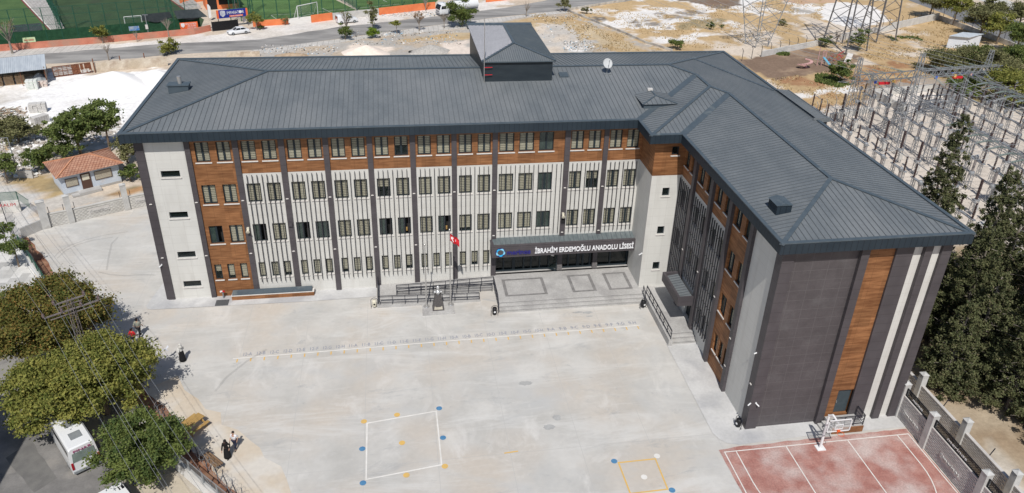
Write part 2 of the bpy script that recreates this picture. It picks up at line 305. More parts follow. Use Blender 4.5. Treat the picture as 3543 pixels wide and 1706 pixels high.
def sheet(name,poly,m,z,kind='structure',wob=0.0,step=2.0,seed=1):
    p=[Vector((q[0],q[1],0)) for q in poly]; out=[]; rr=random.Random(seed)
    if wob:
        for a,b in zip(p,p[1:]+p[:1]):
            k=max(1,int((b-a).length/step))
            for i in range(k): q=a.lerp(b,i/k); out.append((q.x+rr.uniform(-wob,wob),q.y+rr.uniform(-wob,wob)))
    else: out=[(q.x,q.y) for q in p]
    mb=MB(); bm=bmesh.new(); vs=[bm.verts.new((x,y,z)) for x,y in out]; f=bm.faces.new(vs); bmesh.ops.triangulate(bm,faces=[f]); 
    for f in bm.faces:
        if f.normal.z<0: f.normal_flip()
    me=bpy.data.meshes.new(name); bm.to_mesh(me); bm.free(); me.materials.append(m); o=bpy.data.objects.new(name,me); COL.objects.link(o); tag(o,kind=kind); return o
# road behind
mRoad=mat('road_asphalt',(.25,.24,.23),(.36,.345,.325),scale=.5,rough=.9,stretch=(.35,1.2,1),fine=.06,c3=(.165,.16,.155),s3=.22,l3=.5,h3=.7)
mPave=grid_lines(mat('pavement_blocks',(.50,.475,.44),(.60,.57,.53),scale=.7,rough=.9,fine=.06),(1.0,1.0,1),.09,'xy',(.36,.34,.31))
roadN=[ZA(-700,710),ZA(0,640),ZA(900,600),ZA(1700,530),ZA(2536,480),ZB(900,375),ZB(2150,205),ZC(0,175),ZC(740,95),ZC(1300,15),ZC(1900,-80)]
roadF=[ZC(1500,-110),ZC(760,-40),ZB(2536,75),ZB(1850,160),ZB(900,265),ZA(2536,385),ZA(1400,440),ZA(0,560),ZA(-700,610)]
sheet('road',roadN+roadF,mRoad,-.008,wob=.25,step=3)
sheet('pavement',[ZB(50,480),ZB(900,380),ZB(2150,205),ZC(0,178),ZC(740,98),ZC(760,125),ZC(330,165),ZB(2180,270),ZB(1350,350),ZB(600,460),ZB(150,520)],mPave,-.012,wob=.2,step=3)
sheet('pavement',[ZA(-300,520),ZA(950,425),ZA(1000,470),ZA(-300,580)],mPave,-.012,wob=.25,step=3)
# right-hand road beyond the substation
mRoadD=mat('road_asphalt_right',(.16,.16,.165),(.21,.21,.215),scale=.6,rough=.9,fine=.05)
sheet('road',[ZD(1350,-20),ZD(1600,-60),ZD(3300,450),ZD(3300,620),ZD(2430,430),ZD(1750,130)],mRoadD,-.008)
sheet('pavement',[ZD(1900,-70),ZD(2100,-80),ZD(3300,280),ZD(3300,340),ZD(2400,110)],mPaleConc,-.004)
# school yard
mYard=mat('yard_concrete',(.46,.447,.42),(.565,.55,.52),scale=.28,rough=.88,fine=.03,detail=7,c3=(.53,.48,.42),s3=.15,l3=.46,h3=.68,bump=.05)
def yard_extra(m):
    t=m.node_tree;N=t.nodes;L=t.links;b=N['Principled BSDF']
    src=b.inputs['Base Color'].links[0].from_socket; tc=N.new('ShaderNodeTexCoord')
    def blotch(sc,lo,hi,colr,st=(1,1,1),det=6,rg=.65,amt=.8,loc=(0,0,0)):
        nonlocal src
        mp=N.new('ShaderNodeMapping'); mp.inputs['Scale'].default_value=st; mp.inputs['Location'].default_value=loc; L.new(tc.outputs['Object'],mp.inputs[0])
        n=N.new('ShaderNodeTexNoise'); n.inputs['Scale'].default_value=sc; n.inputs['Detail'].default_value=det; n.inputs['Roughness'].default_value=rg; n.inputs['Distortion'].default_value=.6; L.new(mp.outputs[0],n.inputs[0])
        r=N.new('ShaderNodeValToRGB'); r.color_ramp.elements[0].position=lo; r.color_ramp.elements[1].position=hi; r.color_ramp.elements[0].color=(0,0,0,1); r.color_ramp.elements[1].color=(amt,amt,amt,1); L.new(n.outputs[0],r.inputs[0])
        mx=N.new('ShaderNodeMixRGB'); L.new(r.outputs[0],mx.inputs[0]); L.new(src,mx.inputs[1]); mx.inputs[2].default_value=(*colr,1); src=mx.outputs[0]
    blotch(.22,.52,.72,(.485,.485,.475),st=(.6,1,1),amt=.9)
    blotch(.42,.58,.74,(.36,.365,.365),st=(.6,1.3,1),loc=(30,4,0),amt=.9,rg=.75)
    blotch(.35,.56,.72,(.66,.64,.61),st=(1,.7,1),loc=(9,44,0),amt=.7)
    blotch(1.1,.62,.74,(.30,.31,.32),loc=(3,9,0),st=(.7,1,1),amt=.6,rg=.75)
    blotch(.16,.5,.66,(.645,.635,.61),st=(.4,2.2,1),loc=(2,7,0),amt=.6,rg=.8)
    L.new(src,b.inputs['Base Color'])
yard_extra(mYard); grid_lines(mYard,(5.03,14.4,9),.028,'xy',(.46,.45,.43),off=(2.42,-22.3,0))
yard=[(-17.2,14.2),ZE(455,1090),ZE(705,1040),ZE(1245,915),ZE(1435,875),(-5,22),(57.2,22),(57.2,-45),(20,-45),(12.3,-27.2),ZG(2250,1240),ZG(1830,850),ZG(1560,500),ZF(560,640),ZF(400,310),ZF(240,70)]
sheet('school_yard',yard,mYard,0.0)
mEarth=mat('red_earth',(.20,.085,.05),(.33,.19,.12),scale=1.5,rough=.95,fine=.1)
sheet('earth_strip',[ZF(190,40),ZF(270,60),ZF(470,300),ZF(600,600),ZG(1650,420),ZG(1900,820),ZG(2330,1240),ZG(2550,1450),ZG(2350,1450),ZG(2050,1240),ZG(1780,960),ZG(1500,600),ZF(400,560),ZF(330,270)],mEarth,.005,wob=.12,step=1)
mTanYard=mat('sandy_concrete',(.52,.42,.31),(.60,.52,.41),scale=.4,rough=.9,fine=.04,alpha=1)
sheet('yard_edge_dust',[ZF(520,620),ZG(1480,200),ZG(1760,90),ZG(1900,330),ZG(2200,560),ZG(2600,900),ZG(2900,1240),ZG(3100,1500),ZG(2560,1450),ZG(2330,1240),ZG(1900,820),ZG(1600,420)],mat('yard_dust',(.545,.455,.35),(.60,.53,.435),scale=.35,rough=.9,fine=.04,c3=(.62,.58,.52),s3=.3),.009,wob=.35,step=1.2)
# plinth walk round the building
mApron=mat('apron_concrete',(.49,.485,.475),(.58,.575,.565),scale=.5,rough=.9,fine=.05,c3=(.42,.42,.425),s3=.3)
sheet('apron',[(-1.7,-.9),(-1.5,-1.3),(-1.1,-1.5),(12,-1.7),(18.3,-1.6),(18.3,.1),(-.2,.1),(-.2,4.0),(-1.0,3.6)],mApron,.035)
sheet('apron',[(42.55,-11.5),(45.4,-11.5),(45.4,-21.8),(57.2,-21.8),(57.2,-23.45),(50,-23.35),(44.0,-23.6),(43.2,-23.35),(42.75,-22.9),(42.5,-22.2)],mApron,.035)
# red court
mCourt=mat('court_red',(.33,.145,.12),(.43,.235,.20),scale=.9,rough=.85,fine=.14,c3=(.52,.42,.39),s3=.42,l3=.43,h3=.68,detail=8)
t=mCourt.node_tree
sheet('sports_court',[(42.35,-23.9),(43.6,-23.72),(47,-23.7),(50.5,-23.62),(57.1,-23.6),(57.15,-40),(42.5,-40)],mCourt,.012,wob=.05,step=.6)
mb=MB()
def lineseg(mb,a,b,wd,z,m=0):
    a=Vector((a[0],a[1],0));b=Vector((b[0],b[1],0));d=(b-a).normalized(); s=Vector((-d.y,d.x,0))*wd/2
    mb.face([(p.x,p.y,z) for p in (a-s,b-s,b+s,a+s)],m)
def markings(name,segs,wd,m,z):
    mb=MB()
    for s in segs:
        for a,b in zip(s[:-1],s[1:]): lineseg(mb,a,b,wd,z)
    o=mb.build(name,m); tag(o,kind='structure'); return o
def arc(cx,cy,r,a0,a1,n=20,ry=None): return [(cx+r*math.cos(math.radians(a0+(a1-a0)*i/n)),cy+(ry or r)*math.sin(math.radians(a0+(a1-a0)*i/n))) for i in range(n+1)]
markings('court_line',[[(42.6,-24.13),(57.0,-24.13)]],.08,mLine,.024)
markings('court_line',[[(42.65,-24.18),(42.65,-40)],[(56.95,-24.18),(56.95,-40)],[(47.3,-24.18),(47.3,-31)],[(52.1,-24.18),(52.1,-31)],[(43.5,-24.18),(43.5,-27)]+arc(49.78,-27,6.28,180,270,14),[(56.06,-24.18),(56.06,-27)]+arc(49.78,-27,6.28,0,-90,14)],.08,mLine,.028)
# yard game markings
def disc(mb,c,r,z,n=24):
    mb.face([(c[0]+r*math.cos(2*math.pi*i/n),c[1]+r*math.sin(2*math.pi*i/n),z) for i in range(n)])
def mitre_sq(name,pts,wd,m,z):
    mb=MB(); c=Vector((sum(p[0] for p in pts)/4,sum(p[1] for p in pts)/4,0)); o=[Vector((p[0],p[1],0)) for p in pts]
    out=[p+(p-c).normalized()*wd*.7 for p in o]; inn=[p-(p-c).normalized()*wd*.7 for p in o]
    for i in range(4):
        j=(i+1)%4; mb.face([(q.x,q.y,z) for q in (out[i],out[j],inn[j],inn[i])])
    x=mb.build(name,m); tag(x,kind='structure')
mitre_sq('game_square_marking',[(17.68,-18.04),(22.73,-17.39),(22.76,-22.74),(17.7,-23.4)],.11,mLine,.012)
mitre_sq('game_square_marking',[(34.88,-24.12),(37.55,-24.10),(37.53,-26.84),(34.93,-26.87)],.11,mYellow,.012)
for i,(cs,mm) in enumerate(((((17.45,-17.83),(19.84,-17.43),(20.14,-20.34),(22.97,-22.91),(20.36,-23.37)),mYellow),(((22.96,-17.12),(23.03,-20.2),(17.39,-20.56),(17.5,-23.68),(34.62,-23.95),(37.79,-26.96)),mBlueP),(((37.75,-23.86),(36.27,-25.61)),mLine))):
    mb=MB()
    for c in cs: disc(mb,c,.22,.018)
    tag(mb.build('painted_dots',mm),kind='structure')
markings('yellow_bar_marking',[[(27.15,-22.23),(28.15,-22.16)]],.11,mYellow,.012)
A0=Vector((6.96,-9.29,0));A1=Vector((41.11,-8.68,0)); 
markings('assembly_line_marking',[[A0,A1]],.10,mLine,.012)
tk=[]
for i in range(33):
    p=A0.lerp(A1,(i+.35)/32.6); tk.append([(p.x,p.y-.10),(p.x,p.y-.52)])
markings('assembly_tick_marking',tk,.10,mYellow,.012)
def text_mesh(name,s,size,m,loc,rot=(0,0,0),extrude=0.0,align='LEFT',bold=0.0,shear=0.0,width=None,parent=None,height=None,spacing=1.0):
    c=bpy.data.curves.new(name,'FONT'); c.body=s; c.size=size; c.extrude=extrude; c.align_x=align; c.offset=bold; c.shear=shear; c.space_character=spacing; c.resolution_u=3
    o=bpy.data.objects.new(name,c); COL.objects.link(o); bpy.context.view_layer.update()
    me=bpy.data.meshes.new_from_object(o); bpy.data.objects.remove(o); me.name=name
    xs=[v.co.x for v in me.vertices] or [0]; ys=[v.co.y for v in me.vertices] or [0]
    if width: 
        k=width/(max(xs)-min(xs)); x0=min(xs)
        for v in me.vertices: v.co.x=(v.co.x-x0)*k
    if height:
        k=height/(max(ys)-min(ys)); y0=min(ys)
        for v in me.vertices: v.co.y=(v.co.y-y0)*k
    me.materials.clear(); me.materials.append(m); n=bpy.data.objects.new(name,me); COL.objects.link(n); n.location=loc; n.rotation_euler=rot
    if parent is not None: n.parent=parent
    return n
for i,(fn,u,v,r_,e) in enumerate(((ZG,0,0,0,0),)): pass
mStain=mat('yard_stain',(.36,.36,.355),(.43,.43,.42),scale=2,rough=.9,fine=.06)
for i,(ox,u,v,a_,b_) in enumerate(((1700,565,597,.42,.27),(1700,640,505,.30,.34),(1700,330,170,.55,.25),(1700,500,425,.0,.0),(1400,0,0,0,0))):
    if a_==0: continue
    c=zoom(ox,1266)(u,v); rs_=random.Random(i); sheet('floor_stain',[(c.x+a_*math.cos(6.283*k/22)*rs_.uniform(.8,1.15),c.y+b_*math.sin(6.283*k/22)*rs_.uniform(.8,1.15)) for k in range(22)],mStain,.010)
for i,(u,v,a_,b_) in enumerate(((1785,905,.50,.20),(1690,903,.45,.12),(1800,942,.35,.09))):
    c=zoom(1400,760)(u,v); rs_=random.Random(i+9); sheet('floor_stain',[(c.x+a_*math.cos(6.283*k/22)*rs_.uniform(.7,1.2),c.y+b_*math.sin(6.283*k/22)*rs_.uniform(.7,1.2)) for k in range(22)],mStain,.010)
mTyre=mat('tyre_mark_dust',(.20,.20,.20),rough=.9,alpha=.13)
markings('tyre_marks',[[ZF(530,250),ZF(580,200),ZF(680,140),ZF(820,90),ZF(1010,40),ZF(1250,5)],[ZF(560,265),ZF(640,190),ZF(760,130),ZF(900,90),ZF(1100,60)]],.16,mTyre,.014)
markings('tyre_marks',[[ZF(960,400),ZF(1080,425),ZF(1220,435),ZF(1400,425),ZF(1520,430)],[ZF(1040,380),ZF(1060,250),ZF(1090,120),ZF(1150,60)]],.18,mTyre,.018)
markings('tyre_marks',[[ZG(2100,250),ZG(2200,120),ZG(2400,-40),ZG(2600,-160)]],.2,mTyre,.014)
k=0; parts=[]
for g in ('12','11','10','9'):
    for l in 'ABCDEFGH':
        p=A0.lerp(A1,(k+.72)/32.6); k+=1
        o=text_mesh('class_name_marking',g+'-'+l,.58,mInk,(p.x,p.y+.26,.013),(0,0,.02+.03*math.sin(k*3.1)),align='CENTER',bold=.004,width=.66); parts.append(o)
mb=MB()
for o in parts:
    for pl in o.data.polygons: mb.face([o.matrix_basis@o.data.vertices[i].co for i in pl.vertices])
    bpy.data.objects.remove(o)
tag(mb.build('class_name_markings',mInk,fix=False),kind='structure')
# litter spots / stains painted on the yard are in the concrete; a left-over brown leaf and paper
# ================================================================ SCHOOL BUILDING
school=thing('school_building','L-shaped four-storey school, white, dark grey and wood cladding under a dark hipped metal roof','school building',(28,9,0))
def sp(mb,name,mats,parent=None,**k):
    o=mb.build(name,mats,None,**k); p=parent or school
    o.parent=p; o.matrix_parent_inverse=p.matrix_basis.inverted() if p is school else Matrix.Identity(4); return o
XA,YA,XB,YB,XD,YC,XE,YD=-.857,-.857,41.57,-4.451,44.303,-22.872,57.876,19.784
ZT=16.24; ZS=15.40; Z0=16.09; SL=.175
FLOORS=[(1.8,3.36),(5.47,7.22),(9.33,11.12),(13.2,14.97)]
TOPZ=15.45
# ---- wall grid with real openings: u along the wall, openings (u0,u1,z0,z1), material picked by function
def wall_mb(mbs,O,ud,nd,u0,u1,z0,z1,ops,pick,rec=.24,cuts=(),zc=()):
    O=Vector(O);ud=Vector(ud);nd=Vector(nd)   # nd = outward normal
    us=sorted(set([u0,u1]+[a for o in ops for a in o[:2]]+list(cuts))); zs=sorted(set([z0,z1]+[a for o in ops for a in o[2:]]+list(zc)))
    us=[u for u in us if u0<=u<=u1]; zs=[z for z in zs if z0<=z<=z1]
    P=lambda u,z,d=0: tuple(O+ud*u+Vector((0,0,z))-nd*d)
    for a,b in zip(us[:-1],us[1:]):
        for c,d in zip(zs[:-1],zs[1:]):
            mu,mz=(a+b)/2,(c+d)/2
            if any(o[0]<mu<o[1] and o[2]<mz<o[3] for o in ops): continue
            mbs[pick(mu,mz)].face([P(a,c),P(b,c),P(b,d),P(a,d)])
    for a,b,c,d in ops:
        mb=mbs[pick((a+b)/2,(c+d)/2)]
        mb.face([P(a,c),P(a,d),P(a,d,rec),P(a,c,rec)]); mb.face([P(b,c),P(b,c,rec),P(b,d,rec),P(b,d)])
        mb.face([P(a,c),P(a,c,rec),P(b,c,rec),P(b,c)]); mb.face([P(a,d),P(b,d),P(b,d,rec),P(a,d,rec)])
W={'w':MB(),'o':MB(),'d':MB(),'g':MB()}
# window prototypes: origin at the lower left of the opening, x along the wall, -y outwards
def window(name,wd,ht,kind,split=.5):
    f=MB(); t=.085; y0,y1=.10,.17; fr=.07
    f.box(0,wd,y0,y1,0,t); f.box(0,wd,y0,y1,ht-t,ht); f.box(0,t,y0,y1,t,ht-t); f.box(wd-t,wd,y0,y1,t,ht-t)
    if split: f.box(wd*split-.085,wd*split+.085,y0-.02,y1,t,ht-t)
    if kind=='open' and split:      # right sash slid / swung inwards leaves a dark gap
        pass
    o=f.build(name,mFrame)
    g=MB(); 
    if kind=='open': g.box(t,wd*split-.06,.13,.14,t,ht-t)
    else: g.box(t,wd-t,.13,.14,t,ht-t)
    g.build('pane',mGlassN if kind in('none','open') and name not in('slit_window','small_window') else (mGlassD if kind=='none' else mGlass),o)
    if kind in('blind','plain','half','low'):
        b=MB(); zb=t if kind in('blind','plain') else ht*(.18 if kind=='half' else .5)
        b.box(t,wd-t,.175,.185,zb,ht-t); b.build('blind',mBlind if kind in('blind','low') else mBlindP,o)
    s=MB(); s.box(-.09,wd+.09,-.13,.095,-.10,-.012); s.build('sill',mSill,o)
    return o
PROTO={}
def put_window(name,key,wd,ht,kind,x,y,z,rz=0,split=.5):
    k=(name,round(wd,2),round(ht,2),kind,split)
    if k not in PROTO: o=PROTO[k]=window(name,wd,ht,kind,split)
    else: o=copy_tree(PROTO[k])
    o.location=(x,y,z); o.rotation_euler=(0,0,rz); o.parent=school; o.matrix_parent_inverse=school.matrix_basis.inverted(); return o
school_loc=school.location.copy(); bpy.context.view_layer.update()
PIL=[(-.0,.58),(3.7,4.12),(7.42,7.88),(11.05,11.54),(14.64,15.10),(18.24,18.70),(21.83,22.29),(25.38,25.82),(28.94,29.39),(35.36,35.85),(38.89,39.32)]
ops=[];plac=[]
bays=[(i,PIL[i][1]) for i in range(1,11)]
rr=random.Random(4)
special={(1,1,0):'open',(1,2,0):'open',(1,3,0):'open',(1,3,1):'none',(1,5,0):'open',(1,5,1):'open',(1,6,1):'open',(1,8,2):'none',(3,8,2):'none',(2,8,2):'none'}
for bi,x0 in bays:
    for fl,(z0,z1) in enumerate(FLOORS):
        if fl==0:
            if bi>7: continue
            lst=[(x0+.21+1.09*j,.60,'narrow_window') for j in range(3)]
        elif bi==8: lst=[(x0+.16+1.76*j,1.30,'window') for j in range(3)]
        elif bi==1: lst=[(4.44,1.12,'window'),(6.12,1.10,'window')]
        elif bi==9: lst=[(35.94,1.13,'window'),(37.53,1.12,'window')]
        elif bi==10: lst=[(39.47,1.12,'window'),(41.05,1.12,'window')]
        else: lst=[(x0+.19,1.14,'window'),(x0+1.83,1.14,'window')]
        for j,(x,wd,nm) in enumerate(lst):
            kd=special.get((fl,bi,j)) or ('blind' if rr.random()<(.72 if fl in(1,2) else .3) else 'plain')
            if kd in('blind','plain') and (fl,bi,j) not in special and rr.random()<.13: kd=rr.choice(('half','low','half'))
            if fl==0 and bi in(2,) and j==2: kd='half'
            if fl==0 and bi==7 and j==1: kd='half'
            ops.append((x,x+wd,z0,z1)); plac.append((nm,wd,z1-z0,kd,x,z0,None if nm=='narrow_window' else .5))
for z0,z1 in ((1.2,1.82),(4.22,4.84),(8.13,8.73),(11.95,12.54)): ops.append((1.5,2.98,z0,z1)); plac.append(('slit_window',1.48,z1-z0,'none',1.5,z0,None))
# glazed entrance opening
ENT=(29.39,42.43,.6,3.6)
def pick(u,z):
    if u<4.0: return 'w'
    if u<7.7: return 'o'
    return 'o' if z>12.05 else 'w'
wall_mb(W,(0,0,0),(1,0,0),(0,-1,0),0,42.43,-.1,TOPZ,ops+[ENT],pick,cuts=(4.0,7.7),zc=(12.05,))
for nm,wd,ht,kd,x,z,s in plac: put_window(nm,None,wd,ht,kd,x,0.05,z,0,s)
for a,b in PIL:
    pb=MB(); pb.box(a,b,-.16 if a>0 else -.12,.10,(-.1 if a<29.3 else 3.5),TOPZ-.02); 
    if a>29.3: pb.box(a,b,.20,.52,.6,3.52)
    sp(pb,'pilaster',mDark)
# left gable side and back
W['w'].box(-.002,0.02,0.12,18.9,-.1,TOPZ); 
for y in (0.0,3.7,7.4,11,14.6,18.4): pb=MB(); pb.box(-.14,-.003,y-.1 if y else -.02,y+.45,-.1,TOPZ-.02); sp(pb,'pilaster',mDark)
W['w'].box(0.02,56.9,18.9,18.93,-.1,TOPZ); W['w'].box(56.98,57.02,-21.8,18.9,-.1,TOPZ)

# tower (re-entrant stair block)
W['w'].face([(42.43,0,-.1),(42.43,-3.594,-.1),(42.43,-3.594,12.05),(42.43,0,12.05)]); W['o'].face([(42.43,0,12.05),(42.43,-3.594,12.05),(42.43,-3.594,TOPZ),(42.43,0,TOPZ)])
top=[(43.55,44.2,2.45,3.25),(43.55,44.2,6.2,7.0),(43.55,44.2,10.05,10.85),(43.95,44.6,13.95,14.75)]
wall_mb(W,(0,-3.594,0),(1,0,0),(0,-1,0),42.43,45.16,-.1,TOPZ,top,lambda u,z:'o' if z>12.05 else 'w',zc=(12.05,))
for a,b,c,d in top: put_window('small_window',None,b-a,d-c,'none',a,-3.544,c,0,None)
# wing, west face: u = -y
ops=[];plac=[]
WB=[(3.62,6.40),(6.90,10.10),(10.60,13.80),(14.30,17.50)]
for b,(u0,u1) in enumerate(WB):
    ww=1.05 if b else .92
    for fl,(z0,z1) in enumerate(FLOORS):
        if fl==0:
            if b==3:
                for u in (14.72,15.74,16.76): ops.append((u,u+.66,z0-.1,z1)); plac.append(('narrow_window',.66,z1-z0+.1,'plain',u,z0-.1,None))
            elif b==2:
                for u in (11.0,12.0,13.0): ops.append((u,u+.6,z0-.1,z1)); plac.append(('narrow_window',.6,z1-z0+.1,'none',u,z0-.1,None))
            continue
        for u in (u0+.28,u1-.12-ww):
            ops.append((u,u+ww,z0-.1,z1-.1)); plac.append(('window',ww,z1-z0,'none' if rr.random()<.5 else 'plain',u,z0-.1,.5))
def pickw(u,z):
    if u<14.05: return 'o' if z>12.05 else 'w'
    if u<17.8: return 'o'
    return 'w'
DOORO=(8.1,9.7,.6,2.75)
wall_mb(W,(45.16,0,0),(0,-1,0),(-1,0,0),3.594,22.015,-.1,TOPZ,ops+[DOORO],pickw,cuts=(14.05,17.8),zc=(12.05,),rec=.3)
for nm,wd,ht,kd,u,z,s in plac: put_window(nm,None,wd,ht,kd,45.22,-u,z,-math.pi/2,s)
for a,b in ((6.40,6.90),(10.10,10.60),(13.80,14.30),(17.50,18.00)): pb=MB(); pb.box(44.90,45.26,-b,-a,-.1,TOPZ-.02); sp(pb,'pilaster',mDark)
pb=MB(); pb.box(45.02,45.30,-22.165,-21.35,-.1,TOPZ-.02); sp(pb,'pilaster',mDark)
# end wall (faces the court)
EP=[(45.30,45.86,.14),(50.50,51.08,.30),(53.10,54.38,.16),(55.10,55.66,.30),(56.44,57.16,.22)]
wall_mb(W,(0,-22.015,0),(1,0,0),(0,-1,0),45.16,57.02,-.1,TOPZ,[(51.92,53.1,.6,2.85)],lambda u,z:'g' if u<50.6 else ('o' if u<53.1 else 'w'),cuts=(50.6,53.1),zc=())
for a,b,p in EP: pb=MB(); pb.box(a,b,-22.02-p,-21.9,-.1,TOPZ-.02); sp(pb,'pilaster',mDark)
sp(W['w'],'white_cladding',mWhite,fix=False); sp(W['o'],'wood_cladding',mWood,fix=False); sp(W['g'],'dark_cladding',mDarkG,fix=False)
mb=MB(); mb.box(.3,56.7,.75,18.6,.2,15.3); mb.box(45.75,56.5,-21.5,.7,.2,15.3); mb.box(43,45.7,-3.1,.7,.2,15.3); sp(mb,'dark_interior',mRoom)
# fire door in the end wall and the side entrance
d=MB(); d.box(51.96,53.06,-21.83,-21.78,.62,2.81); dd=sp(d,'door',mat('door_slate',(.045,.062,.072),(.06,.08,.09),scale=3,rough=.5))
h=MB(); h.box(52.06,52.10,-21.9,-21.83,1.55,1.75); h.build('handle',mSteel,dd)
d=MB(); d.box(45.40,45.45,-9.66,-8.95,.62,2.72); d.box(45.38,45.46,-8.93,-8.86,.62,2.72); dd=sp(d,'door',mFrame); h=MB(); h.box(45.455,45.46,-8.84,-8.14,.7,2.65); h.build('pane',mGlassD,dd)
# fins
def fin_proto(z0,z1):
    m=MB(); m.box(-.025,.025,-.23,-.13,z0,z1)
    z=z0+.35
    while z<z1: m.box(-.015,.015,-.14,0.0,z,z+.04); z+=1.28
    return m
FP={}
def put_fin(x,y,z0,z1,rz=0):
    k=(z0,z1)
    if k not in FP: o=FP[k]=fin_proto(z0,z1).build('fin',mFin)
    else: o=FP[k].copy(); COL.objects.link(o)
    o.location=(x,y,0); o.rotation_euler=(0,0,rz); o.parent=school; o.matrix_parent_inverse=school.matrix_basis.inverted()
for i in range(2,8):
    for k in range(7): put_fin(PIL[i][1]+.355+.405*k,0,1.39,11.96)
for k in range(14): put_fin(29.39+.36+.415*k,0,4.95,11.96)
for k in range(7): put_fin(35.85+.33+.40*k,0,4.95,11.96); 
for k in range(7): put_fin(39.32+.36+.405*k,0,4.95,11.96)
for b,(u0,u1) in enumerate(WB[:3]):
    for k in range(7): put_fin(45.16,-(u0+.28+.42*k) if b else -(u0+.2+.38*k),4.1 if b==1 else 1.42,11.9,-math.pi/2)
# small lights on pilasters
lp=MB(); lp.box(-.11,.11,-.23,-.16,0,.05); lp.box(-.07,.07,-.19,-.155,-.02,.07); LPm=None
def lampat(x,y,z,rz=0,dbl=False):
    global LPm
    if LPm is None: LPm=o=lp.build('wall_light',mSill)
    else: o=LPm.copy(); COL.objects.link(o)
    o.location=(x,y,z); o.rotation_euler=(0,0,rz); o.parent=school; o.matrix_parent_inverse=school.matrix_basis.inverted()
for a,b in PIL:
    lampat((a+b)/2-.02,0.0,9.6 if a<30 else 9.55)
    lampat((a+b)/2-.02,0.0,4.95+(0 if a>28 else -.55))
for u in (6.65,10.35,14.05,17.75): lampat(45.08,-u,6.3 if u<15 else 5.0,-math.pi/2); 
lampat(45.08,-17.75,2.4,-math.pi/2); lampat(45.16,-21.7,3.9,-math.pi/2)
def cone_speaker(x,y,z,rz=0):
    m=MB(); m.cyl((0,-.15,.14),(0,-.42,.0),.07,.17,10); m.box(-.1,.1,-.22,0,.1,.3); o=m.build('horn_speaker',mat_cream); o.location=(x,y,z); o.rotation_euler=(0,0,rz); o.parent=school; o.matrix_parent_inverse=school.matrix_basis.inverted()
mat_cream=mat('cream_plastic',(.66,.62,.50),rough=.5)
cone_speaker(7.72,-.16,6.75); cone_speaker(35.55,-.16,6.75)
def camera_box(x,y,z,rz):
    m=MB(); m.cyl((0,-.05,0),(0,-.34,-.08),.05,.05,8); m.box(-.04,.04,-.08,.0,-.03,.09); o=m.build('security_camera',mWhiteP); o.location=(x,y,z); o.rotation_euler=(0,0,rz); o.parent=school; o.matrix_parent_inverse=school.matrix_basis.inverted()
camera_box(.1,-.12,3.7,-.6); camera_box(42.43,-3.5,4.2,-1.3); camera_box(45.1,-22.1,2.5,-1.1); camera_box(45.4,-22.16,2.5,.5); camera_box(45.16,-21.5,6.6,-1.4)
m=MB(); m.box(35.42,35.8,-.34,-.16,6.05,6.35); sp(m,'floodlight',mBlack); m=MB(); m.box(11.1,11.45,-.34,-.16,7.0,7.3); sp(m,'floodlight',mDark)
# soffit and fascia
EAVE=[(XA,YA),(XB,YA),(XB,YB),(XD,YB),(XD,YC),(XE,YC),(XE,YD),(XA,YD)]
def offset(poly,d):
    out=[];n=len(poly)
    for i in range(n):
        p0=Vector(poly[i-1]);p1=Vector(poly[i]);p2=Vector(poly[(i+1)%n]); a=(p1-p0).normalized();b=(p2-p1).normalized()
        na=Vector((-a.y,a.x));nb=Vector((-b.y,b.x)); q=p1+(na+nb)*d if abs(a.dot(b))<.5 else p1+na*d; out.append((q.x,q.y))
    return out
fa=MB(); cp=MB(); n=len(EAVE); I1=offset(EAVE,.26); I2=offset(EAVE,1.0)
for i in range(n):
    j=(i+1)%n; a,b=EAVE[i],EAVE[j]; c,d=I1[j],I1[i]
    fa.face([(*a,ZS),(*b,ZS),(*b,ZT-.03),(*a,ZT-.03)])
    fa.face([(*I2[i],ZS+.0),(*I2[j],ZS),(*b,ZS),(*a,ZS)])
    cp.face([(*a,ZT),(*b,ZT),(*c,ZT),(*d,ZT)]); cp.face([(*d,ZT),(*c,ZT),(*c,ZT-.16),(*d,ZT-.16)]); 
    e1=offset(EAVE,-.025); cp.face([(*e1[i],ZT-.07),(*e1[j],ZT-.07),(*e1[j],ZT+.001),(*e1[i],ZT+.001)]); cp.face([(*e1[i],ZT+.001),(*e1[j],ZT+.001),(*b,ZT+.001),(*a,ZT+.001)])
sp(fa,'fascia',mFascia); sp(cp,'roof_edge_cap',mCap)
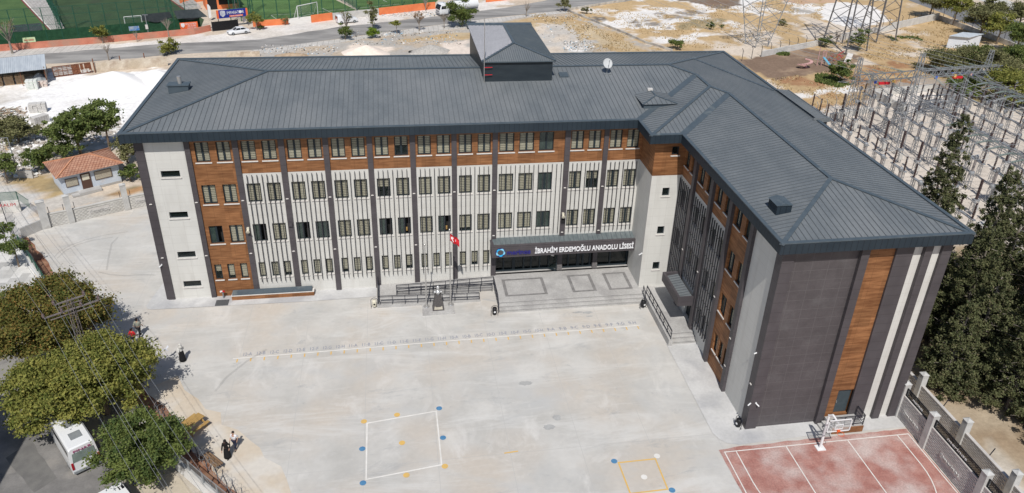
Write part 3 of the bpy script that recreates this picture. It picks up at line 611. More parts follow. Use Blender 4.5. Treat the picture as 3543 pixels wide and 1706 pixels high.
# roof planes
D=(YD-YA)/2; dT=(XE-XB)/2; dW=(XE-XD)/2; cy=(YA+YD)/2
R0=(XA+D,cy,D);R1=(XE-D,cy,D);T1=(XE-dT,YA+dT,dT);T2=(XE-dT,YB+dT,dT);W1=(XE-dW,YB+dW,dW);W2=(XE-dW,YC+dW,dW)
E=[(*p,0) for p in EAVE]
up=lambda p:(p[0],p[1],Z0+SL*p[2])
FACES=[([E[0],E[1],T1,R1,R0],(0,1)),([E[7],E[0],R0],(1,0)),([E[6],E[7],R0,R1],(0,-1)),([E[5],E[6],R1,T1,T2,W1,W2],(-1,0)),([E[1],E[2],T2,T1],(1,0)),([E[2],E[3],W1,T2],(0,1)),([E[3],E[4],W2,W1],(1,0)),([E[4],E[5],W2],(0,1))]
ro=MB()
for poly,dr in FACES:
    q=[up(p) for p in poly]; ro.face(q)
    ax=0 if dr[1] else 1; lo=min(p[ax] for p in q); hi=max(p[ax] for p in q); s=lo+.2; o=poly[0]
    while s<hi:
        cr=[]
        for p,r in zip(q,q[1:]+q[:1]):
            if (p[ax]>s)!=(r[ax]>s):
                t=(s-p[ax])/(r[ax]-p[ax]); cr.append(tuple(p[k]+t*(r[k]-p[k]) for k in range(3)))
        cr.sort(key=lambda c:c[1-ax])
        for a,b in zip(cr[::2],cr[1::2]): ro.bar((a[0],a[1],a[2]+.018),(b[0],b[1],b[2]+.018),.035,.03,1)
        s+=.425
roof=sp(ro,'roof',[mRoof,mSeam],fix=False)
fl=MB()
def flash(a,b,wd,dz=.05):
    a=Vector(up(a));b=Vector(up(b)); fl.bar(a+Vector((0,0,dz)),b+Vector((0,0,dz)),wd,.05)
for a,b in ((R0,R1),(E[0],R0),(E[7],R0),(E[6],R1),(R1,T1),(T1,T2),(T2,W1),(W1,W2),(E[4],W2),(E[5],W2),(E[2],T2)): flash(a,b,.30)
for a,b in ((E[1],T1),(E[3],W1)): flash(a,b,.62,.035)
flash((51.9,13.78,5.98),(57.4,5.95,.5),.22)
fo=fl.build('ridge_flashing',mCap); fo.parent=roof; fo.matrix_parent_inverse=Matrix.Identity(4)
def rz_(x,y): return Z0+SL*min(x-XA,XE-x,y-YA,YD-y)
# extension strip on the east side
m=MB(); m.box(57.9,58.75,-2.0,5.9,12.5,16.10); sp(m,'shaft_wall',mDark)
m=MB(); m.face([(57.6,-2.1,16.35),(58.9,-2.1,16.22),(58.9,6.0,16.22),(57.6,6.0,16.35)]); 
for k in range(19): m.bar((57.6,-1.9+.43*k,16.37),(58.9,-1.9+.43*k,16.24),.04,.05)
m.box(58.86,58.95,-2.1,6.0,16.0,16.28); m.box(57.3,58.9,-2.16,-2.08,16.0,16.4); sp(m,'shaft_roof',mRoof)
# penthouse
PX0,PX1,PY0,PY1=28.93,35.33,6.7,19.55
pe=MB(); pe.box(PX0,PX1,PY0,PY1,16.0,19.28); pen=sp(pe,'penthouse_wall',mat('penthouse_sheet',(.022,.030,.038),(.032,.042,.05),scale=.6,rough=.45,stretch=(1,1,3)))
px0,px1,py0,py1=PX0-.22,PX1+.22,PY0-.22,PY1+.1
ph=MB(); zz=19.36; pcx=(px0+px1)/2; hw=(px1-px0)/2; ps=.22; rt=zz+ps*hw
F_=(pcx,py0+hw,rt);B_=(pcx,py1-hw*.9,rt); e=[(px0,py0,zz),(px1,py0,zz),(px1,py1,zz),(px0,py1,zz)]
ph.face([e[0],e[1],F_],0); ph.face([e[1],e[2],B_,F_],0); ph.face([e[3],e[0],F_,B_],1); ph.face([e[2],e[3],B_],0)
ph.box(px0,px1,py0,py0+.04,zz-.1,zz-.002,2); ph.box(px0,px0+.04,py0,py1,zz-.1,zz-.002,2); ph.box(px1-.04,px1,py0,py1,zz-.1,zz-.002,2)
for k in range(32):
    x=px0+.1+k*.205
    if x>px1:break
    dd_=min(x-px0,px1-x); ph.bar((x,py0,zz+.015),(x,py0+dd_,zz+ps*dd_+.015),.03,.035,2)
k=py0+.25
while k<py1:
    dd_=min(k-py0,hw,(py1-k)/.9)
    ph.bar((px0,k,zz+.012),(px0+dd_,k,zz+ps*dd_+.012),.085,.03,4); ph.bar((px1,k,zz+.02),(px1-dd_,k,zz+ps*dd_+.02),.04,.05,2); k+=.31
for a,b in ((e[0],F_),(e[1],F_),(F_,B_)): ph.bar(Vector(a)+Vector((0,0,.05)),Vector(b)+Vector((0,0,.05)),.24,.05,2)
mSlopeGlare=mat('bare_sheet_painted_glare',(.70,.68,.71),(.76,.74,.77),scale=1,rough=.5)  # bare sheet of the west slope, bright reflection painted in as pale base
ph.box(px0-.05,px1+.05,py1,py1+.9,zz-.4,zz+.06,2)
pr=ph.build('penthouse_roof',[mRoof,mSlopeGlare,mCap,mGalv,mSeam]); pr.parent=pen; pr.matrix_parent_inverse=Matrix.Identity(4)
# chimneys / vents
m=MB(); z=rz_(1.2,8.2); m.box(1.05,2.75,7.9,8.8,z-.3,z+.75); c=sp(m,'chimney',mCap); c2=MB(); c2.cyl((2.0,8.4,z+.75),(2.0,8.4,z+1.45),.17,n=14); c2.build('flue_pipe',mSteel,None).parent=c
for ch in c.children: ch.matrix_parent_inverse=Matrix.Identity(4)
c3=MB(); c3.box(.97,2.83,7.82,8.88,z+.72,z+.80); q=c3.build('cap',mCap); q.parent=c
# wing vent house
def onroof_box(name,x0,x1,y0,y1,h,ridge,sides=mDark):
    z=min(rz2(x0,y0),rz2(x1,y1)); m=MB(); m.box(x0,x1,y0,y1,z-.2,z+h); c=sp(m,name,sides)
    xm=(x0+x1)/2; k=MB(); k.face([(x0-.06,y0-.06,z+h),(xm,y0-.06,z+h+ridge),(xm,y1+.06,z+h+ridge),(x0-.06,y1+.06,z+h)]); k.face([(xm,y0-.06,z+h+ridge),(x1+.06,y0-.06,z+h),(x1+.06,y1+.06,z+h),(xm,y1+.06,z+h+ridge)]); k.face([(x0-.06,y0-.06,z+h),(x1+.06,y0-.06,z+h),(xm,y0-.06,z+h+ridge)]); k.face([(x0-.06,y1+.06,z+h),(xm,y1+.06,z+h+ridge),(x1+.06,y1+.06,z+h)])
    q=k.build('cap',mCap); q.parent=c; return c
def Rf(u,v):   # photo pixel -> point on the roof surface
    d=_R@np.array([(u-CAM['cx'])/CAM['f'],-(v-CAM['cy'])/CAM['f'],-1.0]); t=50.0
    while t<140:
        p=_T+t*d
        if p[2]<=rz2(p[0],p[1]): return Vector([float(a) for a in p])
        t+=.02
def rz2(x,y):
    def h(x0,x1,y0,y1): return min(x-x0,x1-x,y-y0,y1-y)
    return Z0+SL*max(h(XA,XE,YA,YD),h(XB,XE,YB,YD),h(XD,XE,YC,YD))
p=Rf(2100+.35489*1645,400+.35489*975); q=Rf(2100+.35489*1800,400+.35489*965)
onroof_box('vent_house',p.x,p.x+1.05,p.y,p.y+1.25,.72,.16,mFascia)
# dormer in the valley
p=Rf(2150+.2742*268,150+.2742*830); q=Rf(2150+.2742*690,150+.2742*765); r_=Rf(2150+.2742*150,150+.2742*625)
wd=(q.x-p.x); x0,y0=p.x,p.y; dp=3.0
z=rz2(x0,y0); m=MB(); m.box(x0+.1,x0+wd-.1,y0+.05,y0+dp,z-.3,z+.42); dm=sp(m,'dormer_wall',mCap)
k=MB(); e=[(x0-.05,y0-.1,z+.45),(x0+wd+.05,y0-.1,z+.45),(x0+wd+.05,y0+dp,z+.45),(x0-.05,y0+dp,z+.45)]; hw2=(wd+.1)/2; F2=(x0+wd/2,y0-.1+hw2*.9,z+.45+.3); B2=(x0+wd/2,y0+dp,z+.75)
k.face([e[0],e[1],F2]); k.face([e[1],e[2],B2,F2]); k.face([e[3],e[0],F2,B2]); k.face([e[2],e[3],B2]); k.face(e)
for a,b in ((e[0],F2),(e[1],F2),(F2,B2)): k.bar(Vector(a)+Vector((0,0,.03)),Vector(b)+Vector((0,0,.03)),.13,.04,1)
for i in range(1,7):
    s=wd/7*i; dd_=min(s,wd-s)/hw2; k.bar((x0+s,y0-.1,z+.47),(x0+s,y0-.1+dd_*hw2*.9,z+.47+.3*dd_),.035,.04,2)
    s=dp/7*i; dd_=min(s/(hw2*.9),1); k.bar((x0-.05,y0-.1+s,z+.47),(x0-.05+hw2*dd_,y0-.1+s,z+.47+.3*dd_),.035,.04,2); k.bar((x0+wd+.05,y0-.1+s,z+.47),(x0+wd+.05-hw2*dd_,y0-.1+s,z+.47+.3*dd_),.035,.04,2)
k.box(x0+wd*.4,x0+wd*.55,y0+dp-.3,y0+dp,z+.76,z+.95,3)
o=k.build('dormer_roof',[mRoof,mCap,mSeam,mSill],fix=False); o.parent=dm
p=Rf(1700+.35489*668,.35489*758); m=MB(); m.prism([(p.y,p.z-.1),(p.y,p.z+.16),(p.y+.8,p.z+.30),(p.y+.8,p.z-.1)],'x',p.x,p.x+.85); sp(m,'roof_hatch',mCap)
# main entrance canopy with sign
m=MB(); x0,x1=28.84,42.46
m.box(x0,x1,-1.3,-1.05,3.25,4.42,0); m.box(x0,x0+.22,-1.05,-.16,3.25,4.42,0); m.box(x0+.22,x1,-1.05,0,3.25,3.33,0)
m.prism([(x0+.22,0),(x1,0),(x1,-1.05),(x0+.22,-1.05)][::-1],'z',3.9,3.95,0)
m.prism([(-1.06,4.28),(0.0,4.62),(0.0,4.5),(-1.06,4.1)],'x',x0+.2,x1-.02,1)
x=x0+.45
while x<x1: m.bar((x,-1.05,4.30),(x,-.02,4.635),.035,.05,2); x+=.46
m.box(x0-.02,x1+.02,-1.33,-1.04,4.42,4.47,3); m.box(x0-.02,x0+.24,-1.04,-.02,4.42,4.47,3)
cn=sp(m,'entrance_canopy',[mDark,mat('canopy_sheet',(.10,.125,.13),(.15,.17,.175),scale=2.5,stretch=(2,.6,1),rough=.5),mSeam,mDark])
def on_canopy(o): o.parent=cn; return o
mLetter=mat('sign_letter_white',(.82,.82,.84),rough=.4); mNavy=mat('sign_letter_navy',(.028,.026,.17),rough=.4); mCyan=mat('sign_cyan',(.03,.42,.78),rough=.35); mSky=mat('sign_light_blue',(.25,.62,.85),rough=.35)
on_canopy(text_mesh('sign_lettering','İBRAHİM ERDEMOĞLU ANADOLU LİSESİ',.62,mLetter,(32.86,-1.36,3.53),(math.pi/2,0,0),extrude=.03,bold=.012,width=9.42,height=.70,parent=None))
on_canopy(text_mesh('sign_brand_word','merinos',.62,mNavy,(30.24,-1.36,3.55),(math.pi/2,0,0),extrude=.045,bold=.022,width=2.22,height=.43))
# swirl emblem: five crescent blades round a hub
sw=MB(); cx_,cz_,Rr=29.66,3.80,.43
for k in range(5):
    a0=2*math.pi*k/5+.3; outer=[];inner=[]
    for i in range(9):
        t=i/8; a=a0+t*1.55; ro_=.12+(Rr-.12)*math.sin(math.pi*min(1,t*.62+.2)); ri=ro_-.14*math.sin(math.pi*(t*.92+.04))-.01
        outer.append((cx_+ro_*math.cos(a),cz_+ro_*math.sin(a))); inner.append((cx_+ri*math.cos(a+.10),cz_+ri*math.sin(a+.10)))
    for i in range(8): sw.prism([outer[i],outer[i+1],inner[i+1],inner[i]],'y',-1.36,-1.31,0 if k%2 else 1)
on_canopy(sw.build('sign_emblem',[mCyan,mSky]))
em=MB()
for i in range(30):
    a=2*math.pi*i/30;b=2*math.pi*(i+1)/30
    if i%6==5: continue
    em.prism([(cx_+.47*math.cos(a),cz_+.47*math.sin(a)),(cx_+.47*math.cos(b),cz_+.47*math.sin(b)),(cx_+.42*math.cos(b),cz_+.42*math.sin(b)),(cx_+.42*math.cos(a),cz_+.42*math.sin(a))],'y',-1.35,-1.31)
on_canopy(em.build('sign_emblem_rim',mNavy))
# entrance glazing
gl=MB(); gl.box(29.45,42.38,.60,.612,.65,3.55); sp(gl,'entrance_glass',mGlassD)
fr=MB(); fr.box(29.4,42.4,.50,.60,.6,.78); fr.box(29.4,42.4,.50,.60,3.4,3.6)
for x in (30.15,31.05,32.1,32.8,33.65,36.45,37.35,37.9,38.6,40.6,42.3): fr.box(x,x+.16 if x not in(31.05,37.35) else x+.30,.48,.60,.78,3.4)
fr.box(41.0,42.0,.46,.50,2.2,2.9,1); sp(fr,'entrance_frame',[mFrame,mSill])
bx=MB(); bx.box(33.72,34.5,.62,.66,.62,3.4); sp(bx,'doorway_shade',mBlack)  # black sheet stands in for the unlit depth of the doorway
dl=MB(); M_=Matrix.Translation((34.55,.5,0))@Matrix.Rotation(-.62,4,'Z'); dl.box(0,.95,-.03,.03,.64,.8,0,M_); dl.box(0,.95,-.03,.03,3.1,3.3,0,M_); dl.box(0,.1,-.03,.03,.64,3.3,0,M_); dl.box(.85,.95,-.03,.03,.64,3.3,0,M_); dl.box(.3,.6,-.045,-.02,2.2,2.5,1,M_)
do=sp(dl,'door',[mFrame,mSill]); g_=MB(); g_.box(.1,.85,-.01,.01,.8,3.1,0,M_); g_.build('pane',mGlass,None).parent=do
fb=MB(); 
for a,b in PIL[9:]: fb.box(a-.02,b+.02,-.0+.1,.52,.6,1.2)
sp(fb,'pillar_base',mat('granite_grey',(.13,.12,.12),(.18,.17,.17),scale=6,rough=.6))
# side canopy
m=MB(); m.box(43.55,43.75,-10.35,-6.2,2.95,3.82); m.box(43.75,44.9,-10.35,-10.15,2.95,3.82); m.box(43.75,44.9,-6.4,-6.2,2.95,3.82); m.box(43.75,44.9,-10.15,-6.4,3.1,3.2)
m.prism([(43.75,3.5),(44.9,3.66),(44.9,3.55),(43.75,3.4)],'y',-10.14,-6.41,1)
for k in range(10): m.bar((43.76,-10.0+.37*k,3.52),(44.88,-10.0+.37*k,3.69),.03,.04,2)
sp(m,'side_canopy',[mDark,mRoof,mSeam])
# ================================================================ TERRACE, STEPS, RAMP
te=MB(); te.box(29.1,45.1,-4.75,.49,-.05,.6); te.box(42.95,45.1,-10.98,-4.75,-.05,.6)
te.box(29.1,42.6,-5.1,-4.75,-.05,.4); te.box(29.1,42.6,-5.45,-5.1,-.05,.2); te.box(42.95,45.1,-11.35,-10.98,-.05,.4); te.box(42.95,45.1,-11.72,-11.35,-.05,.2)
te.box(42.6,42.95,-11.9,-4.75,-.05,.68)
st_=MB()
for y,z in ((-4.75,.6),(-5.1,.4),(-5.45,.2)): st_.box(29.1,42.6,y-.012,y+.03,z+.002,z+.008)
for y,z in ((-10.98,.6),(-11.35,.4),(-11.72,.2)): st_.box(42.95,45.1,y-.012,y+.03,z+.002,z+.008)
tag(st_.build('step_shadow_line',mat('step_shadow_paint',(.17,.165,.16),rough=.8)),kind='structure')  # dark strips on the tread edges, drawn as the steps' shadow lines
mTerr=mat('terrace_granite',(.40,.39,.375),(.46,.45,.435),scale=.8,rough=.85,fine=.1,c3=(.36,.35,.34),s3=.5)
tag(te.build('entrance_terrace',mTerr),kind='structure')
bb=MB()
for (a,b,c,d) in ((29.85,33.78,-3.8,-.92),(36.12,38.4,-3.78,-.87),(39.6,41.86,-3.78,-.84)):
    for s in ((a,b,c,c+.24),(a,b,d-.24,d),(a,a+.28,c+.24,d-.24),(b-.28,b,c+.24,d-.24)): bb.face([(s[0],s[2],.606),(s[1],s[2],.606),(s[1],s[3],.606),(s[0],s[3],.606)])
tag(bb.build('terrace_inlay',mat('inlay_stone',(.19,.185,.18),(.26,.25,.245),scale=2.2,rough=.7)),kind='structure')
ra=MB() # ramps: lower lane y -3.2..-1.95 rising right->left? , upper lane y -1.75..-.2
ra.prism([(18.5,0),(18.5,.30),(27.6,0.02),(27.6,0)],'y',-3.35,-1.80,0)
ra.box(18.5,20.2,-1.80,.0,-.05,.30); ra.prism([(20.2,0),(20.2,.30),(29.1,.60),(29.1,0)],'y',-1.80,.0,0)
ra.box(18.35,18.5,-3.45,.0,-.05,.36); ra.box(18.5,27.6,-3.45,-3.35,-.05,.20)
tag(ra.build('access_ramp',mTerr),kind='structure')
bp_=MB(); bp_.box(22.3,25.15,-5.1,-3.46,0,.12); bp_.box(22.42,25.03,-4.95,-3.46,.12,.20); tag(bp_.build('monument_plinth',mTerr),kind='structure')
def railing(name,label,pts,h=.9,posts=1.05,rails=(.9,.78,.5,.2)):
    t=thing(name,label,'railing',tuple(pts[0]),0,'dark metal railings of the entrance'); o0=Vector(pts[0]); r=MB(); pm=None
    for a,b in zip(pts[:-1],pts[1:]):
        a=Vector(a)-o0;b=Vector(b)-o0; L=(b-a).length; k=max(1,round(L/posts))
        for i,z in enumerate(rails): r.bar(a+Vector((0,0,z*h/.9)),b+Vector((0,0,z*h/.9)),.05 if i==0 else .03)
        for i in range(k+1):
            p=a.lerp(b,i/k)
            if pm is None: q=MB(); q.box(-.025,.025,-.025,.025,0,h); pm=o=q.build('post',mRail)
            else: o=pm.copy(); COL.objects.link(o)
            o.location=p; o.parent=t
    r.build('rails',mRail,t); return t
railing('railing','long upper ramp railing, nearest the facade',[(20.1,-1.70,.28),(29.0,-1.70,.58)])
railing('railing','railing between the two ramp lanes, just in front of the longest one',[(20.1,-1.95,.24),(28.85,-1.95,.06)],h=.85)
railing('railing','front ramp railing behind the silver bust',[(18.6,-3.35,.30),(27.5,-3.35,.03)])
railing('railing','short railing closing the left end of the ramp beside the white bin',[(18.45,-3.35,.32),(18.45,-.1,.32)])
railing('railing','railing down the left side of the entrance steps beside the dark bin',[(29.0,-1.7,.6),(29.0,-4.75,.6),(29.0,-5.5,.1)])
railing('railing','railing on the low wall along the right side terrace',[(42.78,-4.9,.68),(42.78,-11.8,.68)])
railing('railing','short railing stub at the right end of the entrance steps',[(42.5,-4.75,.6),(42.5,-5.5,.1)],rails=(.9,.5))
# ================================================================ YARD OBJECTS
_Ri=_R.T
def PX(x,y,z):
    q=_Ri@(np.array([x,y,z])-_T); return (CAM['cx']+CAM['f']*q[0]/-q[2], CAM['cy']-CAM['f']*q[1]/-q[2])
def zat(p,v):      # height of a vertical at ground point p whose top shows at photo row v
    lo,hi=0.0,60.0
    for _ in range(40):
        m=(lo+hi)/2
        if PX(p[0],p[1],m)[1]>v: lo=m
        else: hi=m
    return lo
def part(mb,name,mats,parent,**k):
    o=mb.build(name,mats,parent,**k); return o
# bust on its pedestal
t=thing('bust_monument','silver bust on a tapering dark granite pedestal with a pale inscribed plaque','monument',(23.72,-4.35,.2))
m=MB(); 
def frust(m,w0,d0,w1,d1,z0,z1,mi=0):
    m.v; n=len(m.v); 
    for w,d,z in ((w0,d0,z0),(w1,d1,z1)):
        for i,j in ((-1,-1),(1,-1),(1,1),(-1,1)): m.v.append((i*w/2,j*d/2,z))
    for q in ((0,3,2,1),(4,5,6,7),(0,1,5,4),(1,2,6,5),(2,3,7,6),(3,0,4,7)): m.f.append(tuple(n+i for i in q)); m.m.append(mi)
mGran=mat('dark_granite',(.07,.065,.063),(.11,.10,.10),scale=9,rough=.45)
frust(m,1.05,.8,.62,.5,0,1.25); frust(m,.62,.5,.62,.5,1.25,1.45); part(m,'pedestal',mGran,t)
m=MB(); 
pl=[(-.38,-.375,.12),(.38,-.375,.12),(.28,-.265,.85),(-.28,-.265,.85)]; m.face([(a,b-.02,c) for a,b,c in pl]); part(m,'plaque',mat('brass_plaque',(.42,.38,.31),(.5,.46,.38),scale=3,rough=.5),t,fix=False)
m=MB()
for i,(z,wd) in enumerate(((.72,.30),(.55,.24),(.38,.46))):
    for k in range(5 if wd<.4 else 8): x=-wd/2+wd*k/(5 if wd<.4 else 8); yy=-.40+.15*(z-.12)+.0; m.box(x,x+wd/9,-.375+.15*(z-.12)-.035,-.375+.15*(z-.12)-.02,z,z+.07)
part(m,'inscription',mGran,t)
m=MB(); m.lathe((0,0,1.45),[(.11,0),(.17,.10),(.24,.26),(.27,.36),(.16,.46),(.075,.50),(.08,.56),(.12,.62),(.135,.72),(.13,.82),(.09,.90),(.0,.93)],n=14); m.ball((0,-.10,2.13),(.03,.04,.05)); m.ball((-.27,0,1.75),(.12,.13,.11)); m.ball((.27,0,1.75),(.12,.13,.11))
part(m,'bust',mat('silver_paint',(.62,.62,.62),rough=.3,metal=.6),t,smooth=True)
def flagpole(x,y,z,h,flag):
    t=thing('flagpole','steel flagpole %s'%('flying a small red flag with white crescent, right of the bust' if flag else 'without a flag, left of the bust'),'flagpole',(x,y,z))
    m=MB(); m.cyl((0,0,0),(0,0,h),.07,.045,12); m.cyl((0,0,0),(0,0,.08),.28,.24,16); m.ball((0,0,h+.06),.09); part(m,'pole',mSteel,t,smooth=False)
    if flag:
        f=MB(); nx,nz=12,8; L=1.05;Hh=.72
        fp=lambda i,j:(L*i/nx*.86*(.9),.10*math.sin(i*.9)+.05*math.sin(j*.8)+.0,h-.35-Hh*j/nz-.62*(i/nx)**1.2)
        for i in range(nx):
            for j in range(nz):
                cxm,czm=(i+.5)/nx*L,(j+.5)/nz*Hh
                r1=math.hypot(cxm-.40,czm-.36);r2=math.hypot(cxm-.46,czm-.36); w_=(r1<.20 and r2>.15) or math.hypot(cxm-.66,czm-.36)<.07
                f.face([fp(i,j),fp(i+1,j),fp(i+1,j+1),fp(i,j+1)],1 if w_ else 0)
        part(f,'flag',[mRed,mWhiteP],t,fix=False)
flagpole(22.70,-3.95,.2,6.3,False); flagpole(24.85,-3.85,.2,7.6,True)
def bin_(p,pale,label,rz=0):
    t=thing('litter_bin',label,'litter bin',p,rz,'swing bins hung in hoop frames'); m=MB(); n=10
    pts=[Vector((.30*math.cos(a),0,.72+.30*math.sin(a))) for a in [math.pi*i/n for i in range(n+1)]]; pts=[Vector((.30,0,0))]+pts+[Vector((-.30,0,0))]
    m.tube(pts,.022); m.bar((-.3,-.15,.02),(-.3,.15,.02),.03); m.bar((.3,-.15,.02),(.3,.15,.02),.03); part(m,'frame',mRail,t)
    m=MB(); m.lathe((0,0,.16),[(.17,0),(.20,.08),(.21,.55),(.19,.62),(.0,.64)],n=14); part(m,'bucket',mat_cream if pale else mBlack,t,smooth=True)
    m=MB(); m.cyl((0,-.205,.45),(0,-.215,.45),.09,n=14); part(m,'badge',mWhiteP if not pale else mBlack,t)
bin_(G(600+.35489*1962,760+.35489*856),True,'cream litter bin at the left foot of the ramp')
bin_(G(1400+.35489*876,760+.35489*930),False,'black litter bin at the left foot of the entrance steps')
bin_(G(1400+.35489*2322,760+.35489*860),False,'black litter bin at the right end of the entrance steps',.3)
bin_(G(2240+.516*605,860+.516*1198),False,'black litter bin by the corner of the dark end wall',-1.2)
# light well cover
t=thing('light_well_cover','low wood-clad box with a sloping dark metal lid along the facade','light well cover',(9.1,-.45,0))
m=MB(); m.box(-3.55,3.6,-.36,.24,.03,.44); part(m,'box',mWood,t); m=MB(); m.box(-3.57,3.62,-.38,.24,.44,.50); part(m,'coping',mSill,t); m=MB(); m.prism([(-.32,.50),(.25,.50),(.25,.72),(-.32,.60)],'x',-3.5,3.45); part(m,'lid',mCap,t)
m=MB(); m.box(-.55,.55,-.8,.1,0,.02); 
for k in range(9): m.box(-.55+.125*k,-.52+.125*k,-.8,.1,.02,.045)
o=m.build('drain_grating',mat('grate_grey',(.10,.105,.11),rough=.7)); o.location=(4.75,-.75,.036); tag(o,'dark square floor grating in the paving below the wood cladding','grating')
t=thing('fire_hydrant','grey fire hydrant pipe with two red and white outlets beside the facade','hydrant',(4.75,-.35,.035)); m=MB(); m.cyl((0,0,0),(0,0,.75),.06,n=10); part(m,'pipe',mGalv,t); 
for s in(-1,1): m=MB(); m.cyl((0,-.02,.75),(s*.17,-.14,.78),.07,.09,10); part(m,'outlet',mRed if s>0 else mWhiteP,t)
t=thing('basketball_hoop','white basketball stand with clear backboard and orange ring','basketball hoop',(49.68,-24.62,.01))
m=MB(); m.box(-.32,.32,-.28,.28,0,.06); m.cyl((0,0,.05),(0,0,3.1),.10,.085,12); m.cyl((0,0,3.05),(.1,-.25,3.3),.085,.08,10); m.cyl((.1,-.25,3.3),(.17,-.98,3.15),.08,.06,10); m.cyl((0,0,2.3),(.15,-1.0,2.75),.035,n=8); part(m,'stand',mWhiteP,t)
m=MB(); x0,x1,z0,z1=-.72,1.02,2.58,3.64; y0,y1=-1.10,-1.06
for a in ((x0,x1,z0,z0+.06),(x0,x1,z1-.06,z1),(x0,x0+.06,z0,z1),(x1-.06,x1,z0,z1),(-.15,.45,2.78,2.82),(-.15,.45,3.16,3.20),(-.15,-.11,2.82,3.16),(.41,.45,2.82,3.16)): m.box(a[0],a[1],y0-.01,y1+.01,a[2],a[3])
bd=part(m,'backboard',mWhiteP,t); m=MB(); m.box(x0+.06,x1-.06,-1.085,-1.075,z0+.06,z1-.06); part(m,'panel',mat('clear_board',(.6,.62,.62),rough=.15,alpha=.22),bd)
m=MB(); mOr=mat('orange_ring',(.75,.12,.03),rough=.4); pts=[Vector((.15+.23*math.cos(a),-1.42+.23*math.sin(a),2.68)) for a in [2*math.pi*i/18 for i in range(19)]]; m.tube(pts,.018); m.box(.05,.25,-1.2,-1.10,2.62,2.76); part(m,'ring',mOr,t)
# landing outside the fire door
m=MB(); m.box(51.2,53.65,-23.4,-22.2,.03,.6); m.box(50.9,51.2,-23.4,-22.4,.03,.40); m.box(50.6,50.9,-23.4,-22.4,.03,.2); m.box(51.2,53.65,-23.46,-23.4,.03,.56,1); o=m.build('door_landing',[mTerr,mWood]); tag(o,kind='structure')
railing('railing','small railing round the landing outside the fire door, behind the basketball stand',[(50.7,-23.35,.1),(51.3,-23.35,.6),(53.6,-23.35,.6),(53.6,-22.35,.6)],posts=.7)
# ---- precast perimeter walls
mPanel=mat('precast_panel',(.50,.475,.45),(.60,.575,.55),scale=1.0,rough=.9,fine=.05)
mPost=mat('precast_post',(.46,.455,.44),(.55,.545,.53),scale=1.2,rough=.9,fine=.06,c3=(.40,.39,.37),s3=.8)
def panel_relief(m,L,h,th,x0=0,cell=(.42,.16),blank=None):
    m.box(x0,x0+L,-th/2,th/2,0,h); r=random.Random(5); z=.08; row=0
    while z<h-.12:
        x=x0+.04+(cell[0]/2 if row%2 else 0)
        while x<x0+L-cell[0]:
            if not(blank and blank[0]<x+cell[0]/2<blank[1] and blank[2]<z+.05<blank[3]):
                for s in(-1,1): m.prism([(x,z+.03),(x+cell[0]*.5,z-.01),(x+cell[0]*.95,z+.05),(x+cell[0]*.5,z+cell[1]*.62)],'y',s*th/2,s*(th/2+.045))
            x+=cell[0]
        z+=cell[1]; row+=1
    m.box(x0,x0+L,-th/2-.05,th/2+.05,h-.03,h+.07)
def brand_panel(parent,cx,z,th,sc=1.0,side=-1):
    m=MB(); m.box(cx-.95*sc,cx+.95*sc,side*(th/2+.02),side*(th/2+.05),z-.02,z+.5*sc+.04); part(m,'name_plate',mPanel,parent)
    o=text_mesh('raised_lettering','merinos',.5,mPost,(cx-.55*sc,side*(th/2+.085),z+.06),(math.pi/2,0,0 if side<0 else math.pi),extrude=.03,width=1.4*sc,height=.34*sc,parent=parent)
    if side>0: o.location.x=cx+.55*sc
    s=MB()
    for k in range(5):
        a=2*math.pi*k/5; s.prism([(cx-.75*sc+.05*math.cos(a),z+.24*sc+.05*math.sin(a)),(cx-.75*sc+.17*sc*math.cos(a+.2),z+.24*sc+.17*sc*math.sin(a+.2)),(cx-.75*sc+.17*sc*math.cos(a+.9),z+.24*sc+.17*sc*math.sin(a+.9))],'y',side*(th/2+.05),side*(th/2+.10))
    part(s,'raised_emblem',mPost,parent)
def post_block(name,label,x,y,w,h,rz=0,group='concrete posts of the court boundary wall'):
    t=MB(); t.box(-w/2,w/2,-w/2,w/2,0,h); n=len(t.v)
    for i,j in ((-1,-1),(1,-1),(1,1),(-1,1)): t.v.append((i*(w/2+.04),j*(w/2+.04),h))
    t.v.append((0,0,h+.16)); 
    for i in range(4): t.f.append((n+i,n+(i+1)%4,n+4)); t.m.append(0)
    t.f.append((n+3,n+2,n+1,n)); t.m.append(0)
    o=t.build(name,mPost); o.location=(x,y,0); o.rotation_euler=(0,0,rz); tag(o,label,'wall post',group); return o
mLat=mat('lattice_metal',(.012,.014,.018),rough=.5)
def lattice(parent,L,h,z0):
    m=MB(); m.bar((0.05,0,z0+.03),(L-.05,0,z0+.03),.06); m.bar((.05,0,z0+h),(L-.05,0,z0+h),.06); m.bar((.05,0,z0),(.05,0,z0+h),.06); m.bar((L-.05,0,z0),(L-.05,0,z0+h),.06); m.bar((L/2,0,z0),(L/2,0,z0+h),.05)
    k=-h
    while k<L-.05:
        a=max(k,.05); b=min(k+h,L-.05)
        if b>a: m.bar((a,.0,z0+(a-k)),(b,.0,z0+(b-k)),.035); m.bar((a,.0,z0+h-(a-k)),(b,.0,z0+h-(b-k)),.035)
        k+=.15
    part(m,'lattice_screen',mLat,parent); 
    o=text_mesh('brand_word','merinos',.3,mWhiteP,(L*.30,-.05,z0+h*.34),(math.pi/2,0,0),extrude=.01,width=L*.4,height=.2,parent=parent)
for i in range(4):     # inner wall along x=57.2, running towards the camera
    y=-22.05-3.75*i-(.15 if i==0 else 0); yb=-25.45-4.4*(i)+0
posts=[-22.1,-25.45,-30.9,-36.3]
wn=['nearest the building corner','with the raised brand lettering, middle of the court side','running out of the picture at the lower right']
